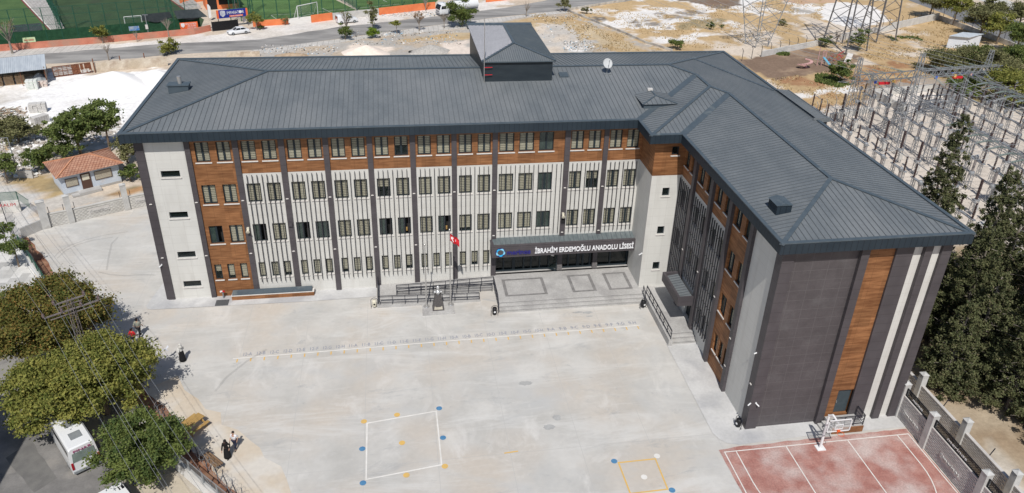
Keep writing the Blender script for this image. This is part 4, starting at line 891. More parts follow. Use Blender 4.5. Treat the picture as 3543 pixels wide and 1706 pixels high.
for i,y in enumerate(posts): post_block('wall_post',['first tall concrete post, touching the building corner','second tall concrete post of the inner court wall','third tall concrete post of the inner court wall, near the lower picture edge','fourth tall concrete post of the inner court wall'][i],57.3,y,.50,3.1)
for i,(a,b) in enumerate(zip(posts[:-1],posts[1:])):
    L=(a-b)-.5; t=thing('boundary_wall','grey patterned concrete wall with black lattice on top, '+wn[i],'wall',(57.3,a-.25,0),-math.pi/2)
    m=MB(); panel_relief(m,L,2.05,.14,blank=(L/2-.95,L/2+1.0,.5,1.35)); part(m,'panel',mPanel,t); brand_panel(t,L/2,.7,.14,1.15,-1); lattice(t,L,.72,2.08)
postsB=[-16.2,-20.6,-25.7,-30.6,-35.6]
for i,y in enumerate(postsB): post_block('wall_post',['rearmost post of the outer boundary wall','post of the outer boundary wall opposite the first inner post','post of the outer boundary wall opposite the second inner post','post of the outer boundary wall at the right picture edge','last post of the outer boundary wall'][i],59.95,y,.48,2.45)
wb=['rearmost stretch, half hidden by the building','stretch beside the first lattice','stretch beside the second lattice','stretch at the lower right corner']
for i,(a,b) in enumerate(zip(postsB[:-1],postsB[1:])):
    L=(a-b)-.48; t=thing('outer_boundary_wall','outer grey patterned concrete wall without lattice, '+wb[i],'wall',(59.95,a-.24,0),-math.pi/2)
    m=MB(); panel_relief(m,L,1.42,.14); part(m,'panel',mPanel,t)
    m=MB(); m.bar((L*.5,.1,1.4),(L*.5,.35,2.1),.05); part(m,'wire_bracket',mRail,t)
# left rear boundary wall with brand panels
pw=[ZE(455,1090),ZE(705,1040),ZE(1245,915),ZE(1660,830)]; pt=[ZE(340,840),ZE(615,780),ZE(1160,665),0]
hs=[2.45,2.3,2.2,2.1]
lb=['leftmost tall concrete post of the rear wall, by the fence corner','second post of the rear wall, left of the lettered panel','third post of the rear wall, right of the lettered panel','last post of the rear wall, behind the school']
for i,p in enumerate(pw):
    post_block('wall_post',lb[i],p.x,p.y,.55 if i else .75,zat(p,400+.35489*[835,780,672,600][i]) if i<3 else 2.2,math.atan2(pw[2].y-pw[0].y,pw[2].x-pw[0].x),'concrete posts of the rear boundary wall')
wl=['short pale patterned concrete wall panel left of the lettered one','long pale patterned concrete wall panel with raised brand lettering','pale patterned concrete wall panel running behind the school corner']
for i,(a,b) in enumerate(zip(pw[:-1],pw[1:])):
    d=b-a; L=d.length-.5; t=thing('rear_boundary_wall',wl[i],'wall',tuple(a+d.normalized()*.3),math.atan2(d.y,d.x))
    h=1.45; m=MB(); panel_relief(m,L,h,.16,blank=(L/2-1.1,L/2+1.1,.45,1.2) if i else None); part(m,'panel',mPaleConc,t)
    if i: brand_panel(t,L/2 if i==1 else L*.42,.55,.16,1.05,-1)
    for u in (.25,L-.25): m=MB(); m.bar((u,.1,h-.3),(u,.1,h+.75),.05); part(m,'fence_stub',mRail,t)
# guard house
hh=2.45; ev=[ZE(545,618,hh),ZE(1205,463,hh),ZE(380,470,hh)]; d=ev[1]-ev[0]; ang=math.atan2(d.y,d.x); L=d.length-1.0; Dp=(ev[2]-ev[0]).length-1.0; dn_=Vector((-d.y,d.x,0)).normalized(); a=ev[0]+d.normalized()*.5+dn_*.5; a.z=0
t=thing('guard_house','small pale blue house with a clay tile roof and a brown grille door','house',tuple(a),ang)
mBlue=mat('pale_blue_render',(.50,.56,.64),(.58,.63,.69),scale=1.2,rough=.9,fine=.05,c3=(.55,.56,.58),s3=.8,l3=.6,h3=.75); mTile=mat('clay_tile',(.40,.20,.13),(.50,.29,.20),scale=1.8,rough=.85,fine=.12,c3=(.30,.17,.12),s3=.5)
grid_lines(mTile,(.30,.30,9),.05,'xy',(.20,.08,.05))
m=MB(); m.box(0,L,0,Dp,0,hh,0); m.box(-.01,L+.01,-.01,Dp,0,.25,1); part(m,'wall',[mBlue,mConc],t)
m=MB(); o_=.5; z=hh; rise=.95; e=[(-o_,-o_,z),(L+o_,-o_,z),(L+o_,Dp+o_,z),(-o_,Dp+o_,z)]; hw=Dp/2+o_; r1=(-o_+hw,Dp/2,z+rise); r2=(L+o_-hw,Dp/2,z+rise)
m.face([e[0],e[1],r2,r1]); m.face([e[1],e[2],r2]); m.face([e[2],e[3],r1,r2]); m.face([e[3],e[0],r1]); m.face([e[3],e[2],e[1],e[0]],1)
rf=part(m,'roof',[mTile,mConc],t,fix=False)
m=MB()
for p,q in ((r1,r2),(e[0],r1),(e[1],r2),(e[2],r2),(e[3],r1)): m.bar(Vector(p)+Vector((0,0,.04)),Vector(q)+Vector((0,0,.04)),.15,.09)
part(m,'ridge_tiles',mat('ridge_tile',(.50,.22,.12),(.58,.30,.18),scale=4,rough=.8),rf)
mGrille=mat('brown_grille',(.10,.055,.04),rough=.7)
def gwin(x0,x1,z0,z1):
    f=MB(); f.box(x0,x1,-.06,-.02,z0,z0+.05); f.box(x0,x1,-.06,-.02,z1-.05,z1); f.box(x0,x0+.05,-.06,-.02,z0,z1); f.box(x1-.05,x1,-.06,-.02,z0,z1)
    k=x0+.12
    while k<x1: f.box(k,k+.015,-.10,-.08,z0,z1); k+=.11
    o=part(f,'window',mGrille,t); g=MB(); g.box(x0+.05,x1-.05,-.03,-.012,z0+.05,z1-.05); part(g,'curtain',mat_cream if 'gw' else None,o)
gwin(L*.06,L*.27,.95,1.95); gwin(L*.56,L*.86,1.0,2.05)
m=MB(); m.box(L*.32,L*.49,-.06,-.01,.3,2.15); dd=part(m,'door',mGrille,t); m=MB(); m.box(L*.345,L*.465,-.075,-.06,1.35,2.0); part(m,'door_glass',mat_cream,dd)
m=MB(); m.box(L*.22,L*.6,-1.0,0,0,.3); m.box(L*.1,L*.22,-1.0,-.2,0,.15); part(m,'doorstep',mConc,t)
# ---- benches, picnic table
def slat_bench(p,rz,label):
    t=thing('bench',label,'bench',tuple(p),rz); m=MB()
    for k in range(4): m.box(-.85,.85,-.27+.15*k,-.16+.15*k,.42,.46)
    part(m,'seat',mat('bench_wood',(.20,.12,.07),(.28,.18,.10),scale=3,stretch=(.5,4,4),rough=.7),t)
    for s in(-1,1):
        m=MB(); m.bar((s*.8,-.27,0),(s*.8,-.22,.42),.04); m.bar((s*.8,.33,0),(s*.8,.28,.42),.04); m.bar((s*.8,-.27,.40),(s*.8,.3,.40),.04); part(m,'leg',mRail,t)
b0=ZG(2070,990); b1=ZG(2030,890)
slat_bench(ZG(2075,960),math.atan2(ZG(2150,1000).y-ZG(2000,880).y,ZG(2150,1000).x-ZG(2000,880).x),'dark slatted metal bench standing by the fence in the yard')
p=ZG(1890,610); t=thing('picnic_table','yellow wooden picnic table with benches in the tree shadow','picnic table',tuple(p),.9); mYw=mat('yellow_wood',(.38,.23,.08),(.48,.31,.11),scale=3,stretch=(.5,4,4),rough=.7)
m=MB()
for k in range(5): m.box(-.8,.8,-.35+.14*k,-.23+.14*k,.68,.72)
part(m,'tabletop',mYw,t)
for s in(-1,1):
    m=MB(); m.box(-.8,.8,s*.68-.12,s*.68+.12,.40,.44); part(m,'seat',mYw,t)
    m=MB(); m.bar((s*.6,-.65,0),(s*.6,-.2,.68),.07); m.bar((s*.6,.65,0),(s*.6,.2,.68),.07); m.bar((s*.6,-.75,.38),(s*.6,.75,.38),.07); part(m,'leg',mYw,t)
# chair backs behind the open sashes
for i,(x,z,lb) in enumerate(((16.9,6.0,'x'),(21.15,5.65,'orange chair back behind the open window left of the flag'),(24.75,5.6,'orange chair back in the open window directly above the flag'))):
    if i==0: continue
    t=thing('chair',lb,'chair',(x,.42,z-.45)); m=MB(); m.box(-.20,.20,-.02,.02,.45,.80); part(m,'backrest',mYw,t); m=MB(); m.box(-.2,.2,0,.4,.40,.44); part(m,'seat',mYw,t)
# ---- people
def skin_mesh(name,V,Ed,Rd,m,lvl=2):
    me=bpy.data.meshes.new(name); me.from_pydata(V,Ed,[]); o=bpy.data.objects.new(name,me); COL.objects.link(o)
    sk=o.modifiers.new('s','SKIN'); sk.use_smooth_shade=True
    for i,v in enumerate(me.skin_vertices[0].data): v.radius=Rd[i] if hasattr(Rd[i],'__len__') else (Rd[i],Rd[i])
    me.skin_vertices[0].data[0].use_root=True
    ss=o.modifiers.new('u','SUBSURF'); ss.levels=lvl
    dg=bpy.context.evaluated_depsgraph_get(); n=bpy.data.meshes.new_from_object(o.evaluated_get(dg)); n.name=name; bpy.data.objects.remove(o); n.materials.clear(); n.materials.append(m)
    q=bpy.data.objects.new(name,n); COL.objects.link(q); return q
def person(label,p,face,hgt=1.72,top=(.2,.2,.2),low=(.05,.05,.06),stride=.25,skirt=False,scarf=None,sleeve=.5,scale=1.0,arm=.18):
    """standing / walking figure; face = heading angle"""
    s=hgt/1.75*scale; t=thing('person',label,'person',tuple(p),face-math.pi/2,None)   # local +y is forward
    def mk(c,k): return mat('cloth_%d'%len(MATS),tuple(x*.85 for x in c),c,scale=6,rough=.9)
    mt=mk(top,0); ml=mk(low,1)
    a,b=stride,-stride
    J={'pel':(0,0,.95),'bel':(0,.0,1.10),'che':(0,.02,1.32),'nec':(0,.02,1.48),'hd0':(0,.03,1.57),'hd1':(0,.035,1.66),'hd2':(0,.02,1.72),
       'sL':(-.18,.01,1.40),'eL':(-.24,-.06-arm*.6,1.14),'wL':(-.22,.02-arm*.2,.90),'hL':(-.21,.06-arm*.1,.82),'sR':(.18,.01,1.40),'eR':(.24,-.02+arm*.4,1.14),'wR':(.22,.10+arm,.92),'hR':(.21,.14+arm,.85),
       'tL':(-.09,0,.90),'kL':(-.10,a*.5+.04,.50),'aL':(-.10,a*.8-.02,.09),'fL':(-.10,a*.8+.14,.04),'tR':(.09,0,.90),'kR':(.10,b*.4+.05,.50),'aR':(.10,b-.06,.10),'fR':(.10,b+.10,.04)}
    Rr={'pel':(.15,.11),'bel':(.135,.10),'che':(.16,.11),'nec':.055,'hd0':(.07,.085),'hd1':(.075,.095),'hd2':(.06,.07),'sL':.06,'eL':.042,'wL':.03,'hL':.035,'sR':.06,'eR':.042,'wR':.03,'hR':.035,'tL':.085,'kL':.055,'aL':.038,'fL':.035,'tR':.085,'kR':.055,'aR':.038,'fR':.035}
    Eg=[('pel','bel'),('bel','che'),('che','nec'),('nec','hd0'),('hd0','hd1'),('hd1','hd2'),('che','sL'),('sL','eL'),('eL','wL'),('wL','hL'),('che','sR'),('sR','eR'),('eR','wR'),('wR','hR'),('pel','tL'),('tL','kL'),('kL','aL'),('aL','fL'),('pel','tR'),('tR','kR'),('kR','aR'),('aR','fR')]
    for sd in 'LR':
        h=J['h'+sd]; sg=-1 if sd=='L' else 1
        for q in range(4): J['g%s%d'%(sd,q)]=(h[0]+sg*.004,h[1]-.02+.018*q,h[2]-.075-(.012 if q in(1,2) else 0)); Rr['g%s%d'%(sd,q)]=.009; Eg.append(('h'+sd,'g%s%d'%(sd,q)))
        J['u'+sd]=(h[0]-sg*.01,h[1]+.055,h[2]-.03); Rr['u'+sd]=.010; Eg.append(('h'+sd,'u'+sd))
    ks=list(J); ix={k:i for i,k in enumerate(ks)}
    sc_=lambda c:(c[0]*s,c[1]*s,c[2]*s); rs=lambda r:tuple(x*s for x in r) if hasattr(r,'__len__') else r*s
    bd=skin_mesh('body',[sc_(J[k]) for k in ks],[(ix[x],ix[y]) for x,y in Eg],[rs(Rr[k]) for k in ks],mSkin,1); bd.parent=t
    m=MB(); m.ball((0,.125*s,1.60*s),(.018*s,.022*s,.03*s)); 
    for q in(-1,1): m.ball((q*.033*s,.115*s,1.635*s),.011*s,1); m.ball((q*.085*s,.03*s,1.61*s),(.015*s,.02*s,.03*s))
    m.box(-.03*s,.03*s,.105*s,.122*s,1.55*s,1.56*s,2); part(m,'face_features',[mSkin,mHair,mRed],t)
    def sub(keys,grow,mm,nm):
        ks2=[k for k in ks if k in keys]; i2={k:i for i,k in enumerate(ks2)}
        def g(r): r=rs(r); return tuple(x+grow for x in r) if hasattr(r,'__len__') else r+grow
        root=[(i2[x],i2[y]) for x,y in Eg if x in i2 and y in i2]
        o=skin_mesh(nm,[sc_(J[k]) for k in ks2],root,[g(Rr[k]) for k in ks2],mm,1); o.parent=t
    arms=['sL','eL','sR','eR']+(['wL','wR'] if sleeve>.6 else [])
    sub(['pel','bel','che']+arms,.022*s,mt,'shirt' if not skirt else 'coat')
    if skirt:
        m=MB(); n=16; prof=[(.15,1.05),(.19,.9),(.22,.6),(.25,.3),(.27,.10)]; m.lathe((0,0,0),[(r*s,z*s) for r,z in prof],n=n); part(m,'skirt',ml,t,smooth=True)
    else: sub(['pel','tL','kL','aL','tR','kR','aR'],.016*s,ml,'trousers')
    sh=MB(); 
    for k in('L','R'): f=J['f'+k]; sh.ball((f[0]*s,(f[1]-.05)*s,.045*s),(.05*s,.14*s,.05*s))
    part(sh,'shoes',mBlack,t)
    hr=MB(); 
    if scarf is not None:
        hr.ball((0,.0,1.655*s),(.115*s,.125*s,.13*s)); hr.lathe((0,0.0,0),[(.11*s,1.62*s),(.14*s,1.5*s),(.20*s,1.38*s)],n=12); part(hr,'headscarf',mk(scarf,3),t,smooth=True)
    else: hr.ball((0,-.005,1.70*s),(.098*s,.11*s,.075*s)); hr.ball((0,-.05,1.64*s),(.09*s,.075*s,.09*s)); part(hr,'hair',mHair,t,smooth=True)
    return t
person('man in a grey shirt and dark trousers walking beside the tree shadow',ZF(1368,1028),1.35,1.85,(.30,.31,.26),(.025,.025,.03),.22,sleeve=.4)
person('person with a red top and dark hair, half under the tree crown',ZF(1318,1115),1.1,1.72,(.55,.02,.03),(.02,.02,.025),.12)
person('woman in a white coat and black skirt walking alone in the yard',ZF(1785,1265),2.2,1.70,(.72,.70,.66),(.012,.012,.014),.15,skirt=True,scarf=(.66,.64,.60),sleeve=1)
person('woman in a black coat and patterned top walking, left of the white-shirted boy',ZG(2222,895),-1.75,1.62,(.018,.016,.016),(.012,.012,.013),.15,skirt=True,scarf=(.02,.017,.017),sleeve=1)
person('boy in a white t-shirt and navy trousers walking beside the woman in black',ZG(2300,810),-1.9,1.60,(.80,.80,.84),(.02,.024,.05),.2,sleeve=.4)
person('man in a grey-pink shirt and jeans on the street pavement below the trees',ZG(1290,1160),2.0,1.70,(.42,.34,.31),(.03,.04,.07),.15,sleeve=.4)
# low flying pigeon
t=MB(); t.ball((0,0,0),(.07,.16,.06)); t.face([(-.03,.05,.02),(-.38,.12,.10),(-.30,-.08,.08),(-.03,-.07,.02)]); t.face([(.03,.05,.02),(.38,.16,.13),(.30,-.06,.10),(.03,-.07,.02)]); t.prism([(-.03,-.12),(.03,-.12),(.07,-.28),(-.07,-.28)],'z',-.01,.01)
o=t.build('pigeon',mat('pigeon_grey',(.50,.52,.56),(.65,.66,.70),scale=9,rough=.8)); p=ZF(1612,1152,1.2); o.location=p; o.rotation_euler=(.1,.1,1.0); tag(o,'pale grey pigeon gliding low over the yard beside the trees','bird')
# ================================================================ VEGETATION
def leaf_mat(name,a,b,c=None,s=1.1):
    m=bpy.data.materials.new(name); m.use_nodes=True; t=m.node_tree;N=t.nodes;L=t.links;bs=N['Principled BSDF']; bs.inputs['Roughness'].default_value=.75; bs.inputs['Specular IOR Level'].default_value=.15
    tc=N.new('ShaderNodeTexCoord'); n=N.new('ShaderNodeTexNoise'); n.inputs['Scale'].default_value=s; n.inputs['Detail'].default_value=2; L.new(tc.outputs['Object'],n.inputs[0])
    r=N.new('ShaderNodeValToRGB'); r.color_ramp.elements[0].position=.36; r.color_ramp.elements[1].position=.62; r.color_ramp.elements[0].color=(*a,1); r.color_ramp.elements[1].color=(*b,1); L.new(n.outputs[0],r.inputs[0]); out=r.outputs[0]
    w2=N.new('ShaderNodeTexNoise'); w2.inputs['Scale'].default_value=9; L.new(tc.outputs['Object'],w2.inputs[0])
    if c:
        r2=N.new('ShaderNodeValToRGB'); r2.color_ramp.elements[0].position=.55; r2.color_ramp.elements[1].position=.66; L.new(w2.outputs[0],r2.inputs[0]); mx=N.new('ShaderNodeMixRGB'); L.new(r2.outputs[0],mx.inputs[0]); L.new(out,mx.inputs[1]); mx.inputs[2].default_value=(*c,1); out=mx.outputs[0]
    r3=N.new('ShaderNodeMapRange'); r3.inputs[1].default_value=.3; r3.inputs[2].default_value=.7; r3.inputs[3].default_value=.7; r3.inputs[4].default_value=1.35; w3=N.new('ShaderNodeTexNoise'); w3.inputs['Scale'].default_value=23; L.new(tc.outputs['Object'],w3.inputs[0]); L.new(w3.outputs[0],r3.inputs[0])
    sc=N.new('ShaderNodeVectorMath'); sc.operation='SCALE'; L.new(out,sc.inputs[0]); L.new(r3.outputs[0],sc.inputs['Scale']); L.new(sc.outputs[0],bs.inputs['Base Color'])
    tr=N.new('ShaderNodeBsdfTranslucent'); L.new(sc.outputs[0],tr.inputs[0]); ms=N.new('ShaderNodeMixShader'); ms.inputs[0].default_value=.25; L.new(bs.outputs[0],ms.inputs[1]); L.new(tr.outputs[0],ms.inputs[2]); L.new(ms.outputs[0],N['Material Output'].inputs[0])
    return m
mBark=mat('bark',(.13,.10,.075),(.22,.17,.13),scale=5,stretch=(1,1,.3),rough=.95)
mBarkG=mat('bark_grey',(.22,.19,.16),(.32,.28,.24),scale=5,rough=.95)
mLfA=leaf_mat('leaf_rust_green',(.085,.11,.028),(.19,.18,.05),(.33,.16,.05))
mLfB=leaf_mat('leaf_yellow_green',(.12,.15,.035),(.27,.27,.07),(.38,.33,.09))
mLfC=leaf_mat('leaf_deep_green',(.07,.11,.035),(.16,.20,.055),(.21,.23,.07))
mLfD=leaf_mat('leaf_fresh_green',(.08,.12,.035),(.17,.22,.065),(.25,.25,.10))
mLfE=leaf_mat('leaf_cypress',(.065,.08,.036),(.145,.158,.072),(.22,.185,.11),s=.9)
mLfF=leaf_mat('leaf_olive',(.12,.13,.06),(.22,.22,.10),(.28,.24,.12))
mLfG=leaf_mat('leaf_lime',(.12,.19,.02),(.22,.30,.04))
def leaves_mesh(name,clumps,n,size,m,seed,flat=.0,elong=1.6):
    """n small leaf faces scattered in clumps [(centre,radii)], denser near each clump's shell"""
    r=np.random.RandomState(seed); C=np.array([c[0] for c in clumps]); Rd=np.array([c[1] for c in clumps]); wt=(Rd[:,0]*Rd[:,1]); wt=wt/wt.sum()
    idx=r.choice(len(C),n,p=wt); d=r.normal(size=(n,3)); d/=np.linalg.norm(d,axis=1)[:,None]; rad=np.minimum(np.abs(r.normal(0,.62,n))+.08,1.7)
    pos=C[idx]+d*Rd[idx]*rad[:,None]
    nrm=d*.45+r.normal(size=(n,3))*.75+np.array([0,0,.45+flat]); nrm/=np.linalg.norm(nrm,axis=1)[:,None]
    u=np.cross(nrm,r.normal(size=(n,3))); u/=np.linalg.norm(u,axis=1)[:,None]; v=np.cross(nrm,u); s=size*r.uniform(.6,1.35,n)[:,None]
    P=np.stack([pos-u*s*elong*.5,pos+v*s*.5,pos+u*s*elong*.5,pos-v*s*.5],1).reshape(-1,3)
    me=bpy.data.meshes.new(name); me.vertices.add(4*n); me.vertices.foreach_set('co',P.ravel()); me.loops.add(4*n); me.loops.foreach_set('vertex_index',np.arange(4*n)); me.polygons.add(n); me.polygons.foreach_set('loop_start',np.arange(0,4*n,4)); me.update(calc_edges=True); me.materials.append(m); return me
def limbs(mb,rnd,base,h,tips,r0):
    top=Vector((base[0]+rnd.uniform(-.2,.2),base[1]+rnd.uniform(-.2,.2),h)); p=Vector(base); mb.cyl(p,top,r0,r0*.6,8)
    for c in tips:
        c=Vector(c); st=p.lerp(top,rnd.uniform(.6,1)); mid=st.lerp(c,.5)+Vector((rnd.uniform(-.25,.25),rnd.uniform(-.25,.25),rnd.uniform(0,.3))); mb.cyl(st,mid,r0*.38,r0*.22,6); mb.cyl(mid,c,r0*.22,r0*.06,5)
        for _ in range(2): q=c+Vector((rnd.uniform(-.7,.7),rnd.uniform(-.7,.7),rnd.uniform(-.2,.6))); mb.cyl(mid.lerp(c,.6),q,r0*.1,r0*.03,4)
def broadleaf(label,p,r,h,m,n=9000,leaf=.15,seed=1,rz=None,group=None,trunk_h=None,k=16,sq=.75,bark=None,name='tree',cat='tree',spread=1.0):
    """p = ground point, r = crown radius, h = height of the crown top"""
    rnd=random.Random(seed); rz=rz or r*sq; cz=h-rz; t=thing(name,label,cat,(p[0],p[1],0),0,group); cl=[]
    for i in range(k):
        a=rnd.uniform(0,6.283); el=rnd.uniform(-.5,1.0); q=rnd.uniform(.40,.98)*spread; ce=math.sqrt(max(0,1-min(1,abs(el)*.9)**2))
        c=(r*q*math.cos(a)*ce,r*q*math.sin(a)*ce,max(.4,cz+rz*.78*el)); s=r*rnd.uniform(.13,.32)*(1 if k<25 else (.85 if k<60 else .62)); cl.append((c,(s*rnd.uniform(.8,1.4),s*rnd.uniform(.8,1.3),s*.62)))
    cl.append(((0,0,cz),(r*.5,r*.5,rz*.45)))
    o=bpy.data.objects.new('crown',leaves_mesh('crown',cl,n,leaf,m,seed)); COL.objects.link(o); o.parent=t
    mb=MB(); limbs(mb,rnd,(0,0,-.05),trunk_h or max(.6,cz-rz*.3),[c[0] for c in cl[:-1]][:10],max(.07,r*.06)); part(mb,'trunk',bark or mBark,t); return t
def bare_tree(label,p,h,seed,m=None,leafm=None,n=300,group=None,name='tree',cat='tree'):
    rnd=random.Random(seed); t=thing(name,label,cat,(p[0],p[1],0),0,group); mb=MB(); mb.cyl((0,0,-.05),(0,0,h*.45),h*.035,h*.025,6); cl=[]
    for i in range(14):
        a=rnd.uniform(0,6.28); s=Vector((0,0,h*rnd.uniform(.3,.46))); e=Vector((math.cos(a)*h*rnd.uniform(.12,.28),math.sin(a)*h*rnd.uniform(.12,.28),h*rnd.uniform(.7,1))); mb.cyl(s,e,h*.014,h*.004,4)
        for _ in range(3): mb.cyl(s.lerp(e,rnd.uniform(.4,.8)),e+Vector((rnd.uniform(-.12,.12)*h,rnd.uniform(-.12,.12)*h,rnd.uniform(-.1,.08)*h)),h*.007,h*.003,3)
        cl.append((tuple(e),(h*.09,)*3))
    part(mb,'trunk',m or mBarkG,t)
    if leafm: o=bpy.data.objects.new('crown',leaves_mesh('crown',cl,n,.13,leafm,seed)); COL.objects.link(o); o.parent=t
    return t
def shrub(label,p,r,h,m,seed=1,n=1500,leaf=.13,group=None): return broadleaf(label,p,r,h,m,n=n,leaf=leaf,seed=seed,rz=h*.5,trunk_h=h*.3,k=9,group=group,name='shrub',cat='shrub')
# four street trees at the left (crown centres found at their own height)
def crown_at(fn,u,v,z): return fn(u,v,z)
ZO=zoom(0,0,1.37592)
c=ZO(122,792,4.4); broadleaf('largest left street tree, dense crown turning rusty brown',c,4.4,7.1,mLfA,n=76000,leaf=.12,seed=11,k=170,rz=3.1)
c=ZO(236,925,4.2); broadleaf('yellow-green street tree just below the rusty one, over the yard edge',c,3.95,6.3,mLfB,n=66000,leaf=.12,seed=12,k=170,rz=2.9)
c=ZO(122,968,3.8); broadleaf('wide yellowish street tree hanging over the white minibus',c,3.45,5.6,mLfB,n=50000,leaf=.12,seed=13,k=140,rz=2.5)
c=ZO(350,1110,3.3); broadleaf('deep green street tree in front of the fence, nearest the lower edge',c,2.85,5.1,mLfC,n=46000,leaf=.11,seed=14,k=120,rz=2.5)
c=ZF(120,140,2.3); broadleaf('small tree on the paved corner, upper left of the street trees',c,1.5,3.6,mLfC,n=3500,leaf=.13,seed=15)
c=ZE(20,1130,2.2); broadleaf('small tree cut by the left picture edge below the graffiti wall',c,1.2,3.4,mLfC,n=2600,leaf=.13,seed=16)
c=ZF(-40,590,2.0); shrub('low bush at the left picture edge beside the rusty tree',c,1.0,1.8,mLfD,seed=17)
# behind the left corner
c=ZE(720,110,3.6); broadleaf('fresh green tree with airy crown behind the guard house',c,3.4,6.0,mLfD,n=14000,leaf=.19,seed=21,k=60,rz=2.3)
c=ZE(1010,70,3.8); broadleaf('slender green tree beside the school corner, behind the guard house',c,2.6,6.6,mLfD,n=9000,leaf=.19,seed=22,k=45,rz=2.2)
c=ZE(150,150,1.6); broadleaf('rounded olive-green shrubby tree at the left beyond the rubble',c,3.0,3.4,mLfF,n=8000,leaf=.17,seed=23,rz=1.7,k=45)
c=ZE(390,430,1.5); broadleaf('dark bushy growth left of the guard house roof',c,2.0,3.2,mLfC,n=6000,leaf=.15,seed=24,rz=1.6)
c=ZE(600,300,1.6); broadleaf('bushy green growth directly behind the tiled roof',c,2.4,3.0,mLfD,n=6000,leaf=.16,seed=25,rz=1.5)
c=ZE(1220,330,1.8); broadleaf('grey-olive tree squeezed between guard house and school corner',c,1.9,3.7,mLfF,n=5000,leaf=.15,seed=26,rz=1.8)
c=ZE(1260,560,1.0); shrub('dark bush right of the guard house against the school',c,1.4,2.2,mLfC,seed=27,n=3500)
c=ZE(30,520,1.8); broadleaf('bright green tree at the left picture edge above the green fence',c,1.8,3.6,mLfD,n=5000,leaf=.15,seed=28)
# ================================================================ LEFT STREET
mStreet=mat('street_asphalt',(.16,.155,.15),(.23,.22,.21),scale=.8,rough=.9,fine=.07,c3=(.29,.27,.245),s3=.35)
sheet('street',[ZG(-1500,-600),ZG(-100,-500),ZG(300,-100),ZG(640,300),ZG(1130,1000),ZG(1450,1500),ZG(1450,1900),ZG(-1500,1900)],mStreet,-.006)
mb=MB(); a=ZG(0,330);
sheet('street_patch',[ZG(60,900),ZG(300,720),ZG(560,1100),ZG(330,1230)],mat('asphalt_patch',(.145,.14,.135),(.18,.175,.165),scale=1.5,rough=.9,fine=.06),-.003,wob=.06,step=.8)
sheet('street_patch',[ZG(-200,60),ZG(140,-60),ZG(260,180),ZG(-40,330)],mat('asphalt_patch_pale',(.26,.25,.23),(.30,.285,.26),scale=1.5,rough=.9,fine=.06),-.003,wob=.1,step=.6)
mChk=mat('chequer_paving',(.50,.49,.47),(.56,.55,.53),scale=2,rough=.9); cell_tone(mChk,(.75,.75,9),.28)
sheet('pavement',[ZF(-400,0),ZF(0,-30),ZF(120,60),ZF(330,400),ZF(420,640),ZF(200,760),ZF(-400,500)],mChk,-.010)
sheet('pavement',[ZG(640,300),ZG(700,250),ZG(1050,560),ZG(1500,900),ZG(1760,1100),ZG(2100,1500),ZG(1450,1500),ZG(1130,1000)],mat('street_pavement',(.42,.37,.29),(.52,.46,.37),scale=1,rough=.9,fine=.05),-.002)
# white wall with mesh fence between street and yard
wp=[ZF(215,200),ZF(340,395),ZG(900,-60),ZG(1740,1010),ZG(2010,1250),ZG(2290,1480)]
fence_m=mat('mesh_net_green',(.03,.12,.07),rough=.8,alpha=.45); net_grey=mat('mesh_net_grey',(.35,.36,.36),rough=.8,alpha=.30); net_dark=mat('shade_cloth',(.035,.045,.05),(.05,.06,.065),scale=2,rough=.9); net_faint=mat('net_faint',(.03,.10,.06),rough=.9,alpha=.17)
def fence_run(name,label,pts,h,netm,postm,post=2.0,z0=0.0,parent=None,pw=.05,bent=False,group=None,rail=True):
    o0=Vector((pts[0][0],pts[0][1],0)); t=parent or thing(name,label,'fence',tuple(o0),0,group); off=Vector((0,0,0)) if parent is None else o0
    m=MB(); nt_=MB(); pm=[None]
    for a,b in zip(pts[:-1],pts[1:]):
        a=Vector((a[0],a[1],0))-o0;b=Vector((b[0],b[1],0))-o0; L=(b-a).length; k=max(1,round(L/post)); d=(b-a).normalized()
        if netm: nt_.face([(a.x,a.y,z0),(b.x,b.y,z0),(b.x,b.y,z0+h),(a.x,a.y,z0+h)])
        if rail:
            for z in (z0+h,): m.bar(a+Vector((0,0,z)),b+Vector((0,0,z)),pw*.7)
        for i in range(k):
            q=a+(b-a)*i/k; 
            if pm[0] is None:
                s=MB(); s.cyl((0,0,0),(0,0,z0+h),pw,n=6)
                if bent: s.cyl((0,0,z0+h),(-.18,.22,z0+h+.4),pw*.9,n=5)
                pm[0]=o=s.build('post',postm)
            else: o=pm[0].copy(); COL.objects.link(o)
            o.parent=t; o.location=q
    if rail: part(m,'rail',postm,t)
    if netm: part(nt_,'mesh',netm,t,fix=False)
    return t
for i,(a,b) in enumerate(zip(wp[:-1],wp[1:])):
    d=b-a; t=thing('street_wall',['white wall beside the paved corner','white wall hidden under the rusty tree','white wall under the yellow-green crown','white wall in the sun at the lower edge','white wall end cut by the lower picture edge'][i],'wall',tuple(a),math.atan2(d.y,d.x)); m=MB(); m.box(0,d.length,-.1,.1,0,.95); m.box(0,d.length,-.14,.14,.95,1.0,1); part(m,'wall',[mWhiteP,mPaleConc],t)
fence_run('street_fence','green mesh fence standing on the white wall, upper stretch',wp[0:3],.9,fence_m,mat('green_post',(.02,.09,.06),rough=.5),z0=1.0)
fence_run('street_fence','galvanised mesh fence on the white wall, lower stretch',wp[2:],.85,net_grey,mGalv,z0=1.0,post=1.6)
